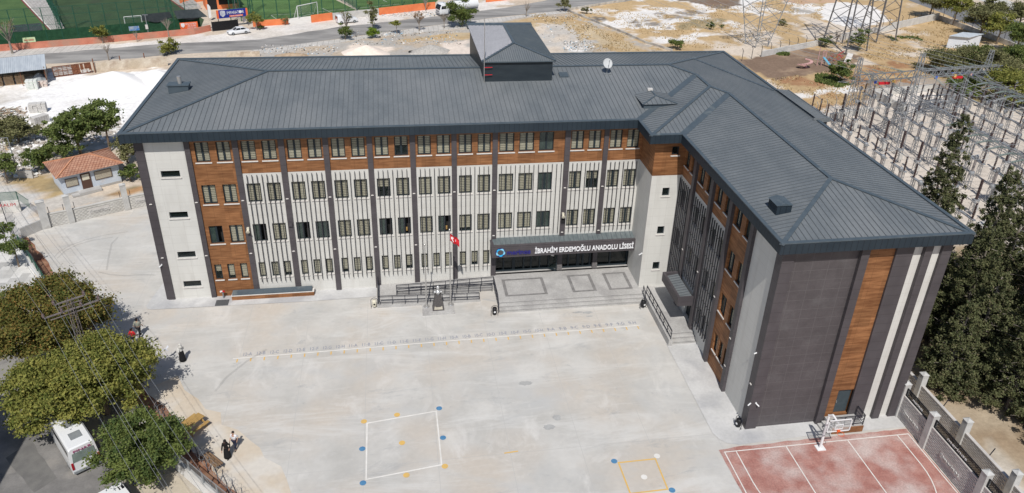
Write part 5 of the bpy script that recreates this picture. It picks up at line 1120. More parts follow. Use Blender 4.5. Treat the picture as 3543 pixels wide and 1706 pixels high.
# barbed fence on the yard side
yp=[ZG(1560,500),ZG(1940,930),ZG(2030,1040),ZG(2135,1150),ZG(2230,1245),ZG(2420,1430)]
t=fence_run('barbed_fence','rusty posts with coiled barbed wire along the earth strip',yp,1.0,None,mRail,post=1.2,bent=True,rail=False,pw=.035)
m=MB(); o0=yp[0]
for a,b in zip(yp[:-1],yp[1:]):
    L=(b-a).length; k=int(L/.035); pr=None
    for i in range(k+1):
        q=a.lerp(b,i/k)-o0; an=i*.5; p=(q.x+.28*math.cos(an),q.y+.28*math.sin(an)*.6,1.15+.28*math.sin(an))
        if pr: m.bar(pr,p,.012)
        pr=p
part(m,'coiled_wire',mGalv,t)
# retaining walls, graffiti
def lowwall(name,label,a,b,h,th,m1,z=0,cat='wall'):
    d=b-a; t=MB(); t.box(0,d.length,-th/2,th/2,0,h); o=t.build(name,m1); o.location=(a.x,a.y,z); o.rotation_euler=(0,0,math.atan2(d.y,d.x)); tag(o,label,cat); return o
mRender=mat('stained_render',(.60,.58,.54),(.70,.68,.64),scale=.9,rough=.9,c3=(.38,.36,.33),s3=.9,l3=.55,h3=.75,fine=.05)
gw=lowwall('graffiti_wall','white rendered wall with red graffiti under the green fence at the left edge',ZE(-160,960),ZE(210,930),1.3,.25,mRender); d=ZE(210,930)-ZE(-160,960)
text_mesh('graffiti','MRALIM',.5,mRed,(d.length*.38,-.14,.72),(math.pi/2,0,0),width=1.9,height=.34,parent=gw)
fence_run('green_fence','green mesh fence on the graffiti wall turning down towards the post',[ZE(-160,955),ZE(210,925),ZE(330,1010)],1.0,fence_m,MATS['green_post'],z0=1.25)
lowwall('concrete_wall','grey concrete wall falling away from the big corner post',ZE(445,1095),ZE(215,1195),1.1,.2,mConc)
fence_run('mesh_fence','sagging wire fence in front of the graffiti wall at the left edge',[ZE(40,960),ZE(110,1170),ZE(200,1300)],1.5,net_grey,mRail,post=1.3,bent=True,rail=False,pw=.03)
lowwall('block_wall','short concrete wall piece left of the dark bushes',ZE(190,600),ZE(330,610),.9,.2,mConc)
# street lamp
p=ZE(195,625); h=zat(p,400+.35489*215); t=thing('street_lamp','thin grey street lamp among the rubble at the left','street lamp',tuple(p)); m=MB(); m.cyl((0,0,0),(0,0,h),.07,.05,8); part(m,'pole',mGalv,t); m=MB(); m.bar((0,0,h),(-.7,-.3,h+.1),.05); m.box(-1.0,-.6,-.42,-.2,h+.02,h+.12); part(m,'lamp_head',mGalv,t)
# power pole and wires over the trees
pc=ZF(680,690,8.6); t=thing('power_pole','steel lattice power pole with two insulator crossarms rising out of the rusty tree','power pole',(pc.x,pc.y,0)); a1=ZF(440,830,8.0)-ZF(890,680,8.0); a1=Vector((a1.x,a1.y,0)).normalized()
mPole=mat('pole_steel',(.15,.13,.13),(.22,.19,.18),scale=5,rough=.7)
def lat_col(m,base,top,w0,w1,n,th=.06,mi=0,br=None):
    base=Vector(base);top=Vector(top); cs=[(-1,-1),(1,-1),(1,1),(-1,1)]; lv=[]
    for i in range(n+1):
        f=i/n; c=base.lerp(top,f); w=(w0+(w1-w0)*f)/2; lv.append([c+Vector((x*w,y*w,0)) for x,y in cs])
    br=br or th*.6
    for j in range(4): m.bar(lv[0][j],lv[-1][j],th,m=mi)
    for i in range(n):
        for j in range(4):
            k=(j+1)%4; 
            if i%2: m.bar(lv[i][j],lv[i+1][k],br,m=mi)
            else: m.bar(lv[i][k],lv[i+1][j],br,m=mi)
    return lv
m=MB(); lat_col(m,(0,0,0),(0,0,8.9),.6,.3,9,.035,br=.02); part(m,'mast',mPole,t)
arms=[]
for z,hl in ((8.0,1.75),(8.75,.95)):
    m=MB(); m.bar(a1*hl+Vector((0,0,z)),-a1*hl+Vector((0,0,z)),.10,.08); m.bar(a1*hl*.8+Vector((0,0,z-.3)),-a1*hl*.8+Vector((0,0,z-.3)),.05); part(m,'crossarm',mPole,t)
    for s in (-1,-.35,.35,1) if hl>1 else (-1,1):
        q=a1*(hl*s)+Vector((0,0,z)); i_=MB(); i_.lathe(q,[(.05,.02),(.10,.1),(.05,.16),(.12,.22),(.05,.30),(.09,.34),(0,.40)],n=8); part(i_,'insulator',mat('insulator_brown',(.12,.08,.075),rough=.3) if 'insulator_brown' not in MATS else MATS['insulator_brown'],t); arms.append(pc*1.0+q-Vector((0,0,pc.z))+Vector((0,0,.35)))
dirw=(ZG(2100,1010,8.0)-ZF(860,600,8.0)); dirw.z=0; dirw.normalize(); m=MB()
for q in arms:
    for sgn,L in ((1,36),(-1,45)):
        pts=[]
        for i in range(15):
            f=i/14; pts.append(q+dirw*(sgn*L*f)+Vector((0,0,-1.6*4*f*(1-f)))-pc+Vector((0,0,pc.z)))
        m.tube(pts,.009,n=4)
part(m,'wires',mGalv,t)
# ================================================================ VEHICLES
def bevel_obj(o,w,seg=2):
    bm=bmesh.new(); bm.from_mesh(o.data); ed=[e for e in bm.edges if len(e.link_faces)==2 and e.calc_face_angle(0)>.5]; bmesh.ops.bevel(bm,geom=ed,offset=w,segments=seg,profile=.5,affect='EDGES'); bm.to_mesh(o.data); bm.free()
    for p in o.data.polygons: p.use_smooth=True
    return o
mPaintW=mat('car_paint_white',(.76,.77,.78),rough=.25,spec=.6); mLampR=mat('tail_lamp',(.35,.01,.02),rough=.2); mLampC=mat('head_lamp',(.6,.62,.65),rough=.15)
def wheel(t,x,y,r=.32,w=.2):
    m=MB(); m.cyl((x,y-w/2,r),(x,y+w/2,r),r,n=18); o=part(m,'wheel',mRubber,t); m=MB(); s=1 if y>0 else -1; m.cyl((x,y+s*(w/2-.01),r),(x,y+s*(w/2+.015),r),r*.62,n=12); part(m,'rim',mGalv,o)
def loft(m,secs,mi=0,capb=True,capt=True):   # secs: list of equal-length loops
    n=len(secs[0]);k=len(m.v)
    for s in secs: m.v+=[tuple(p) for p in s]
    for a in range(len(secs)-1):
        for i in range(n): j=(i+1)%n; m.f.append((k+a*n+i,k+a*n+j,k+(a+1)*n+j,k+(a+1)*n+i)); m.m.append(mi)
    if capb: m.f.append(tuple(k+i for i in reversed(range(n)))); m.m.append(mi)
    if capt: m.f.append(tuple(k+(len(secs)-1)*n+i for i in range(n))); m.m.append(mi)
def sedan(label,p,ang,s=1.0):
    t=thing('parked_car',label,'car',tuple(p),ang); t.scale=(s,s,s)
    m=MB(); prof=[(-2.25,.30),(-2.3,.62),(-2.22,.88),(-1.5,.98),(1.0,.95),(2.0,.78),(2.28,.60),(2.28,.32),(1.8,.22),(-1.8,.22)]
    m.prism(prof,'y',-.88,.88); o=part(m,'body',mPaintW,t); bevel_obj(o,.09)
    m=MB(); rect=lambda x0,x1,w,z:[(x0,-w,z),(x1,-w,z),(x1,w,z),(x0,w,z)]; loft(m,[rect(-1.75,1.05,.80,.93),rect(-1.0,.25,.62,1.40)]); o=part(m,'windows',mCarGlass,t); bevel_obj(o,.04)
    m=MB(); loft(m,[rect(-1.15,.35,.66,1.365),rect(-1.05,.25,.60,1.44)]); 
    for y in(-1,1):
        m.bar((-1.75,y*.81,.93),(-1.05,y*.645,1.40),.10,.06); m.bar((1.05,y*.81,.93),(.28,y*.645,1.40),.07,.06); m.bar((-.35,y*.81,.93),(-.35,y*.65,1.40),.07,.05)
    o=part(m,'roof',mPaintW,t); 
    for x in(-1.38,1.38):
        for y in(-.80,.80): wheel(t,x,y)
    for y in(-.62,.62): m=MB(); m.box(2.16,2.29,y-.2,y+.2,.58,.72); part(m,'headlight',mLampC,t); m=MB(); m.box(-2.32,-2.2,y-.2,y+.2,.68,.84); part(m,'tail_light',mLampR,t)
    m=MB(); m.box(2.26,2.31,-.35,.35,.38,.56); part(m,'grille',mBlack,t); return t
a=ZA(2255,345);b=ZA(2375,330); d=a-b; sedan('white saloon car parked on the dusty verge by the black gate',(a+b)/2+Vector((.1,.7,0)),math.atan2(d.y,d.x),.88)
def van(label,p,ang,s=1.0,L=4.9,name='van',mat_=None):
    t=thing(name,label,'van',tuple(p),ang); t.scale=(s,s,s); m=MB(); h=L/2
    prof=[(-h,.30),(-h-.03,.9),(-h+.10,1.85),(-h+.25,1.93),(h-1.75,1.93),(h-1.05,1.25),(h-.25,1.05),(h,.75),(h,.32),(h-.5,.24),(-h+.5,.24)]
    m.prism(prof,'y',-.92,.92); o=part(m,'body',mPaintW,t); bevel_obj(o,.10)
    m=MB(); 
    for y in(-.93,.93): m.prism([(h-1.72,1.75),(h-1.2,1.25),(h-2.3,1.22),(h-2.3,1.75)],'y',y-.012,y+.012)
    m.prism([(h-1.66,1.88),(h-1.02,1.28),(h-1.0,1.30),(h-1.62,1.92)],'y',-.78,.78); m.box(-h-.06,-h+.06,-.7,.7,1.2,1.7); part(m,'windows',mCarGlass,t)
    for x in(-h+.85,h-.85):
        for y in(-.84,.84): wheel(t,x,y,.33)
    for y in(-.7,.7): m=MB(); m.box(h-.16,h+.03,y-.18,y+.18,.72,.92); part(m,'headlight',mLampC,t); m=MB(); m.box(-h-.06,-h+.05,y-.1,y+.1,.8,1.2); part(m,'tail_light',mLampR,t)
    return t
a=ZB(935,235);b=ZB(1065,222); d=b-a; van('white panel van parked on the verge beside the grey block wall',(a+b)/2+Vector((-.3,.8,0)),math.atan2(d.y,d.x),.86)
# tanker lorry
a=ZB(1925,160); b=ZB(2290,118); d=a-b; ang=math.atan2(d.y,d.x); t=thing('tanker_lorry','white tanker lorry half hidden by the dense street tree','lorry',tuple(a+Vector((-.3,1.0,0))),ang); s=.9; t.scale=(s,s,s)
m=MB(); m.prism([(-1.3,.5),(-1.3,2.9),(.2,2.95),(.75,2.2),(.95,1.4),(.95,.45)],'y',-1.2,1.2); o=part(m,'cab',mPaintW,t); bevel_obj(o,.12)
m=MB(); m.prism([(.22,2.75),(.80,2.15),(.97,1.55),(.99,1.6),(.84,2.2),(.26,2.8)],'y',-1.05,1.05)
for y in(-1.21,1.21): m.prism([(-.7,1.7),(.6,1.7),(.45,2.4),(-.7,2.4)],'y',y-.012,y+.012)
part(m,'windows',mCarGlass,t); m=MB(); m.box(.9,1.0,-1.1,1.1,.4,.75); m.box(.93,.99,-.8,.8,.95,1.3); part(m,'bumper',mGalv,t)
m=MB(); m.cyl((-2.0,0,2.0),(-9.6,0,2.0),1.1,n=20); o=part(m,'tank',mPaintW,t,smooth=False); m=MB(); m.box(-9.8,-1.2,-.5,.5,.75,1.0); m.box(-9.0,-2.4,-.25,.25,3.05,3.15); part(m,'chassis',mGalv,t)
for x in(0,-3.6,-7.4,-8.6):
    for y in(-1.0,1.0): wheel(t,x,y,.48,.3)
# white minibus at the left, seen from behind
rl=ZG(745,1075);rr_=ZG(1000,985); wv=(rr_-rl); fw=Vector((-wv.y,wv.x,0)).normalized(); 
fw=Vector((-.57,.82,0)).normalized()
ang=math.atan2(fw.y,fw.x); t=thing('minibus','white minibus with red lettering over the rear window, parked under the trees','minibus',tuple((rl+rr_)/2+fw*.12),ang); W_=.88
m=MB(); Lb=5.0; Hb=2.3
loft(m,[[(x,-W_*w,.25),(x,W_*w,.25),(x,W_*w*1.01,1.0),(x,W_*w*.90,Hb-.12-dz),(x,W_*w*.78,Hb-dz),(x,-W_*w*.78,Hb-dz),(x,-W_*w*.90,Hb-.12-dz),(x,-W_*w*1.01,1.0)] for x,w,dz in ((0,.97,.06),(.12,1,0),(Lb-1.0,1,0),(Lb-.6,.98,.28),(Lb-.1,.95,.95))]); o=part(m,'body',mPaintW,t)
m=MB(); m.prism([(-W_*.82,1.15),(W_*.82,1.15),(W_*.74,1.86),(-W_*.74,1.86)],'x',-.03,-.005); part(m,'rear_window',mat('tinted_glass',(.16,.20,.18),(.22,.27,.25),scale=3,rough=.15),t)
m=MB()
for y in(-1,1): m.prism([(.35,1.25),(3.7,1.25),(3.6,1.85),(.4,1.85)],'y',y*(W_*.955)-.012,y*(W_*.955)+.012)
part(m,'side_windows',mCarGlass,t)
for y in(-1,1): m=MB(); m.box(-.035,.05,y*W_*.9-.07,y*W_*.9+.07,.6,1.15); part(m,'tail_light',mLampR,t)
m=MB(); m.box(-.08,.03,-W_*.95,W_*.95,.25,.42); part(m,'bumper',mGalv,t); m=MB(); m.box(-.09,-.07,-.28,.28,.46,.58); part(m,'number_plate',mWhiteP,t)
o=text_mesh('lettering','PINAR',.3,mat('purple_letter',(.30,.015,.12),rough=.5),(-.055,W_*.62,1.93),(math.pi/2,0,-math.pi/2),extrude=.01,width=W_*1.24,height=.17,parent=t)
m=MB(); m.box(.8,1.5,-.35,.35,Hb,Hb+.05); m.box(2.2,2.9,-.3,.3,Hb,Hb+.05); part(m,'roof_hatch',mGalv,t)
for x in(1.1,4.0):
    for y in(-1,1): wheel(t,x,y*(W_-.1),.33)
# second vehicle at the lower edge
q1=ZG(945,1240,1.62);q2=ZG(1180,1115,1.62); dv=q2-q1; f2=Vector((-dv.y,dv.x,0)).normalized(); W_=dv.length/2/.92; a=(q1+q2)/2-f2*1.75; ang=math.atan2(f2.y,f2.x); t=thing('white_van','white van at the lower edge with roof fans, only its roof in view','van',(a.x,a.y,0),ang); 
m=MB(); loft(m,[[(x,-W_*w,.25),(x,W_*w,.25),(x,W_*w,1.2),(x,W_*w*.86,1.62-dz),(x,-W_*w*.86,1.62-dz),(x,-W_*w,1.2)] for x,w,dz in ((-2.6,.97,.05),(-2.4,1,0),(1.72,1,0),(1.9,.95,.35),(2.05,.92,.8))]); part(m,'body',mPaintW,t)
m=MB(); m.cyl((.6,.1,1.62),(.6,.1,1.68),.17,n=14); part(m,'roof_fan',mGalv,t)
for y in(.55,-.45): m=MB(); m.box(1.0,1.3,y-.18,y-.05,1.62,1.65); m.box(1.0,1.3,y+.05,y+.12,1.62,1.65); part(m,'roof_rail',mBlack,t)
for x in(-1.6,1.3):
    for y in(-1,1): wheel(t,x,y*(W_-.1),.33)
# building just outside the lower left corner; its shadow lies on the street
t=thing('apartment_building','plain rendered block of flats beyond the lower left corner whose shadow falls on the street','building',(-14,-30,0))
m=MB(); m.box(-6,6.6,-16,5.8,0,12); m.box(-6,4.3,-16,7.6,0,14); part(m,'wall',mRender if False else mPaleConc,t); m=MB(); m.box(-6.2,4.5,-16.2,7.8,14,14.25); m.box(4.5,6.8,-16.2,6.0,12,12.25); part(m,'roof',mConc,t)
# ================================================================ WHITE YARD BEHIND THE LEFT CORNER
def wall_px(name,label,fn,pts,topv,th,m,cat='wall',z0=0,extra=None,group=None):
    """wall standing on the photographed base line; topv = zoom row of its top at the first point"""
    b=[fn(*p) for p in pts]; out=None
    oy,k=fn_off[fn]; h=max(.3,zat(b[0],oy+k*topv))
    o0=b[0]; t=MB()
    for a,c in zip(b[:-1],b[1:]):
        d=(c-a); n=Vector((-d.y,d.x,0)).normalized()*th; a2=a-o0;c2=c-o0
        lo=[a2,c2,c2+n,a2+n]; k0=len(t.v); t.v+=[(p.x,p.y,0) for p in lo]+[(p.x,p.y,h) for p in lo]
        for q in ((0,3,2,1),(4,5,6,7),(0,1,5,4),(1,2,6,5),(2,3,7,6),(3,0,4,7)): t.f.append(tuple(k0+i for i in q)); t.m.append(0)
    o=t.build(name,m); o.location=o0; tag(o,label,cat,group); return o,h
fn_off={ZA:(0,.35489),ZB:(0,.35489),ZC:(0,.35489),ZD:(0,.35489),ZE:(400,.35489),ZF:(800,.35489),ZI:(300,.35489)}
mStone=mat('old_plaster_wall',(.50,.42,.32),(.64,.57,.47),scale=.8,rough=.95,fine=.1,c3=(.42,.33,.25),s3=.7,l3=.5,h3=.7)
mSandHeap=mat('white_sand_heap',(.80,.785,.765),(.86,.845,.82),scale=1.0,rough=.95)
def mound(name,label,p,rx,ry,h,m,seed,cat='sand heap',rz=0,group=None):
    r=np.random.RandomState(seed); n=34;rg=12; t=MB(); ph=r.uniform(0,6.28,6)
    for i in range(rg+1):
        f=i/rg
        for j in range(n):
            a=2*math.pi*j/n; w=1+.16*math.sin(2*a+ph[0])+.09*math.sin(3*a+ph[1])+.05*math.sin(7*a+ph[2]); z=h*(1-f**1.25)*(1+.10*math.sin(3*a+ph[3]+f*4)*f); t.v.append((rx*f*w*math.cos(a),ry*f*w*math.sin(a),max(z,0)-.03*(f>.99)))
    for i in range(rg):
        for j in range(n): k=(j+1)%n; t.f.append((i*n+j,(i+1)*n+j,(i+1)*n+k,i*n+k)); t.m.append(0)
    o=t.build(name,m,smooth=True); o.location=(p[0],p[1],-.015); o.rotation_euler=(0,0,rz); tag(o,label,cat,group); return o
mound('sand_heap','large heap of white marble sand in the white lot',ZA(1130,830),6.3,4.6,2.2,mSandHeap,1)
mound('sand_heap','smaller white sand heap against the school roof edge',ZA(1530,800),5.0,4.2,2.0,mSandHeap,2)
mound('sand_heap','pale pink sand heap behind the school roof near the road',ZB(1180,520),4.4,3.0,1.5,mat('pink_sand',(.74,.63,.54),(.82,.72,.63),scale=1.5,rough=.95),3)
mound('gravel_heap','grey gravel heap behind the roof, right of the pink sand heap',ZB(1800,500),3.8,2.6,1.2,mat('grey_gravel',(.36,.34,.31),(.50,.47,.43),scale=3,rough=.95,bump=.5),4,cat='gravel heap')
mound('earth_heap','low brown earth heap by the litter, left of the pink sand heap',ZB(450,545),2.6,1.6,.6,mat('brown_earth',(.36,.26,.17),(.48,.37,.26),scale=2,rough=.95),5,cat='earth heap')
for i,(u,v) in enumerate(((1615,512),(1690,515))):
    t=MB(); n=18
    for a in range(n): t.cyl((.42*math.cos(6.283*a/n),.42*math.sin(6.283*a/n),.12),(.42*math.cos(6.283*(a+1)/n),.42*math.sin(6.283*(a+1)/n),.12),.13,n=6)
    o=t.build('old_tyre',mRubber); o.location=ZB(u,v); tag(o,['old tyre lying left at the foot of the grey gravel heap','old tyre lying right at the foot of the grey gravel heap'][i],'tyre')
wall_px('old_wall','old stained plaster wall between the white lot and the road',ZA,[(915,705),(1640,640)],615,.3,mStone)
for i,u in enumerate((930,1190,1425)): o=MB(); o.box(-.06,.06,-.06,.06,0,2.3); q=o.build('rusty_post',mat('rust',(.14,.05,.03),(.24,.10,.05),scale=4,rough=.9) if 'rust' not in MATS else MATS['rust']); q.location=ZA(u,[708,678,652][i]); tag(q,['rusty post at the gate end of the old wall','rusty post at the middle of the old wall','rusty post at the right part of the old wall'][i],'post')
# rusty gate
a=ZA(530,755); b=ZA(900,708); d=b-a; t=thing('metal_gate','rusty sheet metal gate with bare lattice and brown panels','gate',tuple(a),math.atan2(d.y,d.x)); L=d.length; h=zat(a,.35489*655)
m=MB(); m.bar((0,0,.1),(L,0,.1),.08); m.bar((0,0,h),(L,0,h),.1); m.bar((0,0,h*.55),(L,0,h*.55),.06)
for i in range(9): m.bar((L*i/8,0,0),(L*i/8,0,h),.09 if i%4==0 else .05)
for i in range(7): m.bar((0,0,h*i/7),(L*.5,0,h*i/7),.04)
part(m,'frame',MATS['rust'],t)
m=MB()
for i,(x0,x1,z0,z1) in enumerate(((.51,.70,.1,.95),(.72,.80,.4,.95),(.83,.94,.45,.95),(.94,1,.3,1))): m.box(L*x0,L*x1,.02,.05,h*z0,h*z1)
part(m,'rust_panel',MATS['rust'],t); m=MB(); m.box(0,L*.5,.03,.05,.1,h*.95); m.box(L*.72,L*.94,.03,.05,.1,h*.38); part(m,'pale_panel',mat('peeling_sheet',(.48,.46,.43),(.62,.60,.57),scale=3,rough=.8,c3=(.3,.13,.07),s3=2.5,l3=.58,h3=.66),t)
# open shed
a=ZA(-260,890); b=ZA(470,810); d=b-a; L=d.length; n_=Vector((-d.y,d.x,0)).normalized(); t=thing('open_shed','open shed with a corrugated metal roof at the left edge, full of stacked bricks','shed',tuple(a),math.atan2(d.y,d.x)); Dp=(ZA(480,660)-ZA(470,810)).length*.75; hf=2.3
m=MB(); m.face([(-.3,-.4,hf),(L+.2,-.4,hf),(L+.2,Dp,hf+.55),(-.3,Dp,hf+.55)]); 
for i in range(int(L/.25)): m.bar((i*.25,-.4,hf+.02),(i*.25,Dp,hf+.57),.06,.05)
part(m,'roof',mat('corrugated_sheet',(.44,.48,.52),(.54,.58,.61),scale=.8,rough=.45,stretch=(3,.4,1)),t,fix=False)
for x in (.1,L*.33,L*.66,L-.1): m=MB(); m.box(x-.05,x+.05,-.05,.05,0,hf); part(m,'post',MATS['rust'],t)
m=MB(); m.box(0,L,Dp-.2,Dp,0,hf+.4); m.box(L-.15,L,0,Dp-.2,0,hf+.1); part(m,'wall',mat('dark_block',(.22,.19,.16),(.30,.27,.23),scale=2,rough=.95),t)  # rear and end wall in plain dark brown-grey block
rr2=random.Random(3); mBrick=mat('brick_stack',(.30,.20,.12),(.42,.30,.19),scale=3,rough=.95)
for i in range(4):
    m=MB(); 
    for k in range(7): m.box(-.6,.6,-.5,.5,.02+k*.19,.02+k*.19+.16)
    o=m.build('brick_pallet',mBrick); q=a+d.normalized()*(L*.12+1.45*i+.6)+n_*1.5; o.location=q; o.rotation_euler=(0,0,math.atan2(d.y,d.x)+rr2.uniform(-.1,.1)); tag(o,'stack of brown bricks under the shed roof, %s from the left edge'%['first','second','third','fourth'][i],'brick stack','brick stacks in the open shed')
def stack(name,label,p,w,dpt,h,m1,rows=6,seed=1,cat='pile'):
    r=random.Random(seed); t=MB()
    for k in range(rows):
        z=h*k/rows; x=-w/2
        while x<w/2: ww=w/3; t.box(x+r.uniform(-.04,.04),x+ww*.94,-dpt/2+r.uniform(-.06,.06),dpt/2+r.uniform(-.06,.06),z,z+h/rows*.9); x+=ww
    o=t.build(name,m1); o.location=p; o.rotation_euler=(0,0,.2); tag(o,label,cat); return o
stack('bag_stack','stack of white and green sacks in front of the open shed',ZA(325,865),1.5,1.1,1.4,mat('sack_white',(.62,.68,.60),(.74,.72,.70),scale=5,rough=.8),seed=2)
stack('bag_stack','low stack of reddish sacks right of the white sacks',ZA(415,838),1.5,1.0,.7,mat('sack_red',(.60,.45,.38),(.68,.62,.56),scale=5,rough=.8),3,seed=4)
mound('tarpaulin','grey crumpled tarpaulin bundle under the shed edge',ZA(395,800),1.4,1.1,1.5,mat('tarp_grey',(.20,.22,.24),(.34,.36,.37),scale=2,rough=.6,bump=.8,bscale=5),7,cat='tarpaulin')
r=random.Random(9); m=MB()
for i in range(90):
    p=(r.gauss(0,1.5),r.gauss(0,.9),0); M_=Matrix.Translation((p[0],p[1],.1+max(0,1.0-math.hypot(p[0],p[1])*.5)*r.random()))@Matrix.Rotation(r.uniform(0,3.1),4,'Z')@Matrix.Rotation(r.uniform(-.5,.5),4,'X'); m.box(-.6,.6,-.06,.06,-.02,.02,0 if r.random()<.7 else 1,M_)
o=m.build('pallet_pile',[mat('old_wood',(.34,.25,.17),(.50,.40,.30),scale=3,rough=.9),MATS['sack_white']]); o.location=ZA(70,1110); tag(o,'messy pile of broken wooden pallets at the left in the white lot','pallet pile')
m=MB()
for i in range(6):
    for k in range(5): m.box(-1.0+.34*i,-.70+.34*i,-.5,.5,.22*k,.22*k+.2)
o=m.build('block_stack',mat('block_grey',(.52,.50,.47),(.62,.60,.57),scale=2,rough=.9)); o.location=ZA(400,1200); o.rotation_euler=(0,0,.9); tag(o,'stack of pale concrete blocks beside the fresh green tree','block stack')
stack('block_stack','pale stacked slabs behind the pallet pile',ZA(360,1090),1.6,1.0,1.3,MATS['block_grey'],seed=8)
# rubble as one uncountable mass in the left scrub
m=MB(); r=random.Random(12)
for i in range(900):
    p=ZE(r.uniform(-50,430),r.uniform(270,600)) if i<500 else ZA(r.uniform(0,1200),r.uniform(1130,1400)); s=r.uniform(.06,.28); M_=Matrix.Translation((p.x,p.y,s*.3))@Matrix.Rotation(r.uniform(0,3),4,'Z')@Matrix.Rotation(r.uniform(-.6,.6),4,'X'); m.box(-s,s,-s*.7,s*.7,-s*.5,s*.5,r.choice((0,0,1)),M_)
o=m.build('rubble',[mat('rubble_stone',(.40,.36,.32),(.56,.52,.47),scale=2,rough=.95),mSandHeap]); tag(o,'scattered pale rubble stones between the guard house and the white lot','rubble',kind='stuff')
# ================================================================ ALONG THE REAR ROAD
mOrW=mat('orange_wall_old',(.50,.17,.11),(.60,.24,.16),scale=.7,rough=.9,fine=.06,c3=(.46,.25,.18),s3=.4); mOrN=mat('orange_wall_new',(.74,.20,.075),(.80,.25,.10),scale=.7,rough=.9,fine=.04)
wall_px('orange_wall','long faded orange-red wall under the green fence at the upper left',ZA,[(-500,555),(0,500),(930,425),(1900,335),(2060,300)],492,.25,mOrW)[0]
t=[]
W1_=wall_px('orange_wall','short bright orange wall right of the black gate, behind the small tree',ZB,[(75,262),(420,237)],205,.25,mOrN)
wall_px('orange_wall','bright orange wall between the sand gap and the white block wall',ZB,[(645,222),(850,195)],150,.25,mOrN)
wall_px('block_wall','unpainted white block wall behind the white panel van',ZB,[(852,195),(1300,147)],130,.25,mPaleConc)
wall_px('orange_wall','longest bright orange wall, ending behind the tanker lorry',ZB,[(1303,147),(1850,85)],80,.25,mOrN)
wall_px('orange_wall','bright orange wall right of the tanker lorry at the top edge',ZB,[(2345,22),(2800,-25)],-30,.25,mOrN)
wall_px('road_wall','pale plaster wall piece on the near roadside, left of the lot litter',ZA,[(2215,560),(2536,545)],515,.3,mStone)
# pitches
mTurfD=mat('turf_dark',(.038,.066,.030),(.052,.088,.038),scale=.35,rough=.95,fine=.12,c3=(.055,.065,.045),s3=.2,l3=.55,h3=.75)
mTurfL=mat('turf_left',(.062,.115,.04),(.085,.145,.05),scale=.35,rough=.95,fine=.12)
mTurfB=mat('turf_bright',(.085,.155,.045),(.11,.19,.06),scale=.6,rough=.95,fine=.1); cell_tone(mTurfB,(900,2.6,9),.16)
sheet('pitch_turf',[ZA(-700,-400),ZA(60,-400),ZA(190,-20),ZA(530,335),ZA(380,380),ZA(-700,480)],mTurfL,-.010)
sheet('pitch_turf',[ZA(640,330),ZA(430,-20),ZA(280,-400),ZA(1500,-400),ZA(1660,0),ZA(1990,190),ZA(1960,262),ZA(930,352)],mTurfD,-.010)
sheet('pitch_turf',[ZA(2220,130),ZA(2100,-400),ZB(800,-400),ZB(880,0),ZB(1080,98),ZB(850,130),ZB(440,178),ZB(60,200)],mTurfB,-.010)
sheet('pitch_turf',[ZB(1100,95),ZB(950,0),ZB(900,-400),ZB(2300,-400),ZB(1850,25),ZB(1303,90)],mTurfB,-.010)
sheet('sand_apron',[ZB(420,200),ZB(440,178),ZB(850,130),ZB(850,200),ZB(650,225),ZB(420,245)],mat('sand_white',(.70,.66,.60),(.78,.74,.69),scale=1,rough=.95),-.011)
markings('pitch_line',[[ZB(245,146),ZB(520,133),ZB(1500,40)],[ZB(245,146),ZB(300,186)],[ZB(745,80),ZB(850,130)],[ZB(1340,0),ZB(1375,18)]],.12,mLine,-.004)
markings('pitch_line',[[ZA(1240,175),ZA(1500,150)]],.12,mLine,-.004)
# grandstand strips between pitches
mStand=mat('stand_concrete',(.36,.345,.33),(.46,.44,.42),scale=1,rough=.9,fine=.08)
def stand(label,A,B,C_,D_,steps=5):
    t=thing('stand',label,'stand',tuple(A)); m=MB()
    for i in range(steps):
        f0,f1=i/steps,(i+1)/steps; a=A.lerp(D_,f0);b=B.lerp(C_,f0);c=B.lerp(C_,f1);d=A.lerp(D_,f1); z=.18*(i+1); P=[p-A for p in(a,b,c,d)]; k=len(m.v); m.v+=[(p.x,p.y,0) for p in P]+[(p.x,p.y,z) for p in P]
        for q in ((0,3,2,1),(4,5,6,7),(0,1,5,4),(1,2,6,5),(2,3,7,6),(3,0,4,7)): m.f.append(tuple(k+j for j in q)); m.m.append(0)
    part(m,'steps',mStand,t); return t
stand('grey stepped stand between the two left pitches',ZA(545,335),ZA(200,-40),ZA(440,-40),ZA(640,330),7)
stand('grey stepped stand left of the orange kiosk',ZA(1810,95),ZA(1660,-20),ZA(1830,-20),ZA(1960,90),4)
markings('kerb_line',[[ZA(525,335),ZA(183,-30)],[ZA(1790,92),ZA(1650,-10)]],.35,mat('maroon_kerb',(.20,.05,.05),rough=.8),.01)
markings('kerb_line',[[ZA(540,335),ZA(198,-30)]],.25,mLine,.02)
mGP=MATS['green_post']
fb=[ZA(-300,510),ZA(0,455),ZA(930,380),ZA(1960,285)]
t=fence_run('pitch_fence','tall green ball-stop fence behind the faded orange wall',fb,6.2,net_faint,mGP,post=2.35,pw=.07)
m=MB(); o0=fb[0]
for a,b in zip(fb[:-1],fb[1:]): a=a-o0;b=b-o0; m.face([(a.x,a.y,0),(b.x,b.y,0),(b.x,b.y,2.3),(a.x,a.y,2.3)])
part(m,'windbreak',mat('green_windbreak',(.018,.07,.035),(.03,.10,.05),scale=1.5,rough=.9),t,fix=False)
m=MB()
for a,b in zip(fb[:-1],fb[1:]):
    for z in(3.2,4.8): m.bar(a-o0+Vector((0,0,z)),b-o0+Vector((0,0,z)),.05)
part(m,'cross_rail',mGP,t)
fence_run('pitch_fence','tall green fence in front of the bright striped pitch',[ZB(-140,215),ZB(60,200),ZB(440,178),ZB(850,130)],6.5,net_faint,mGP,post=2.6,pw=.09)
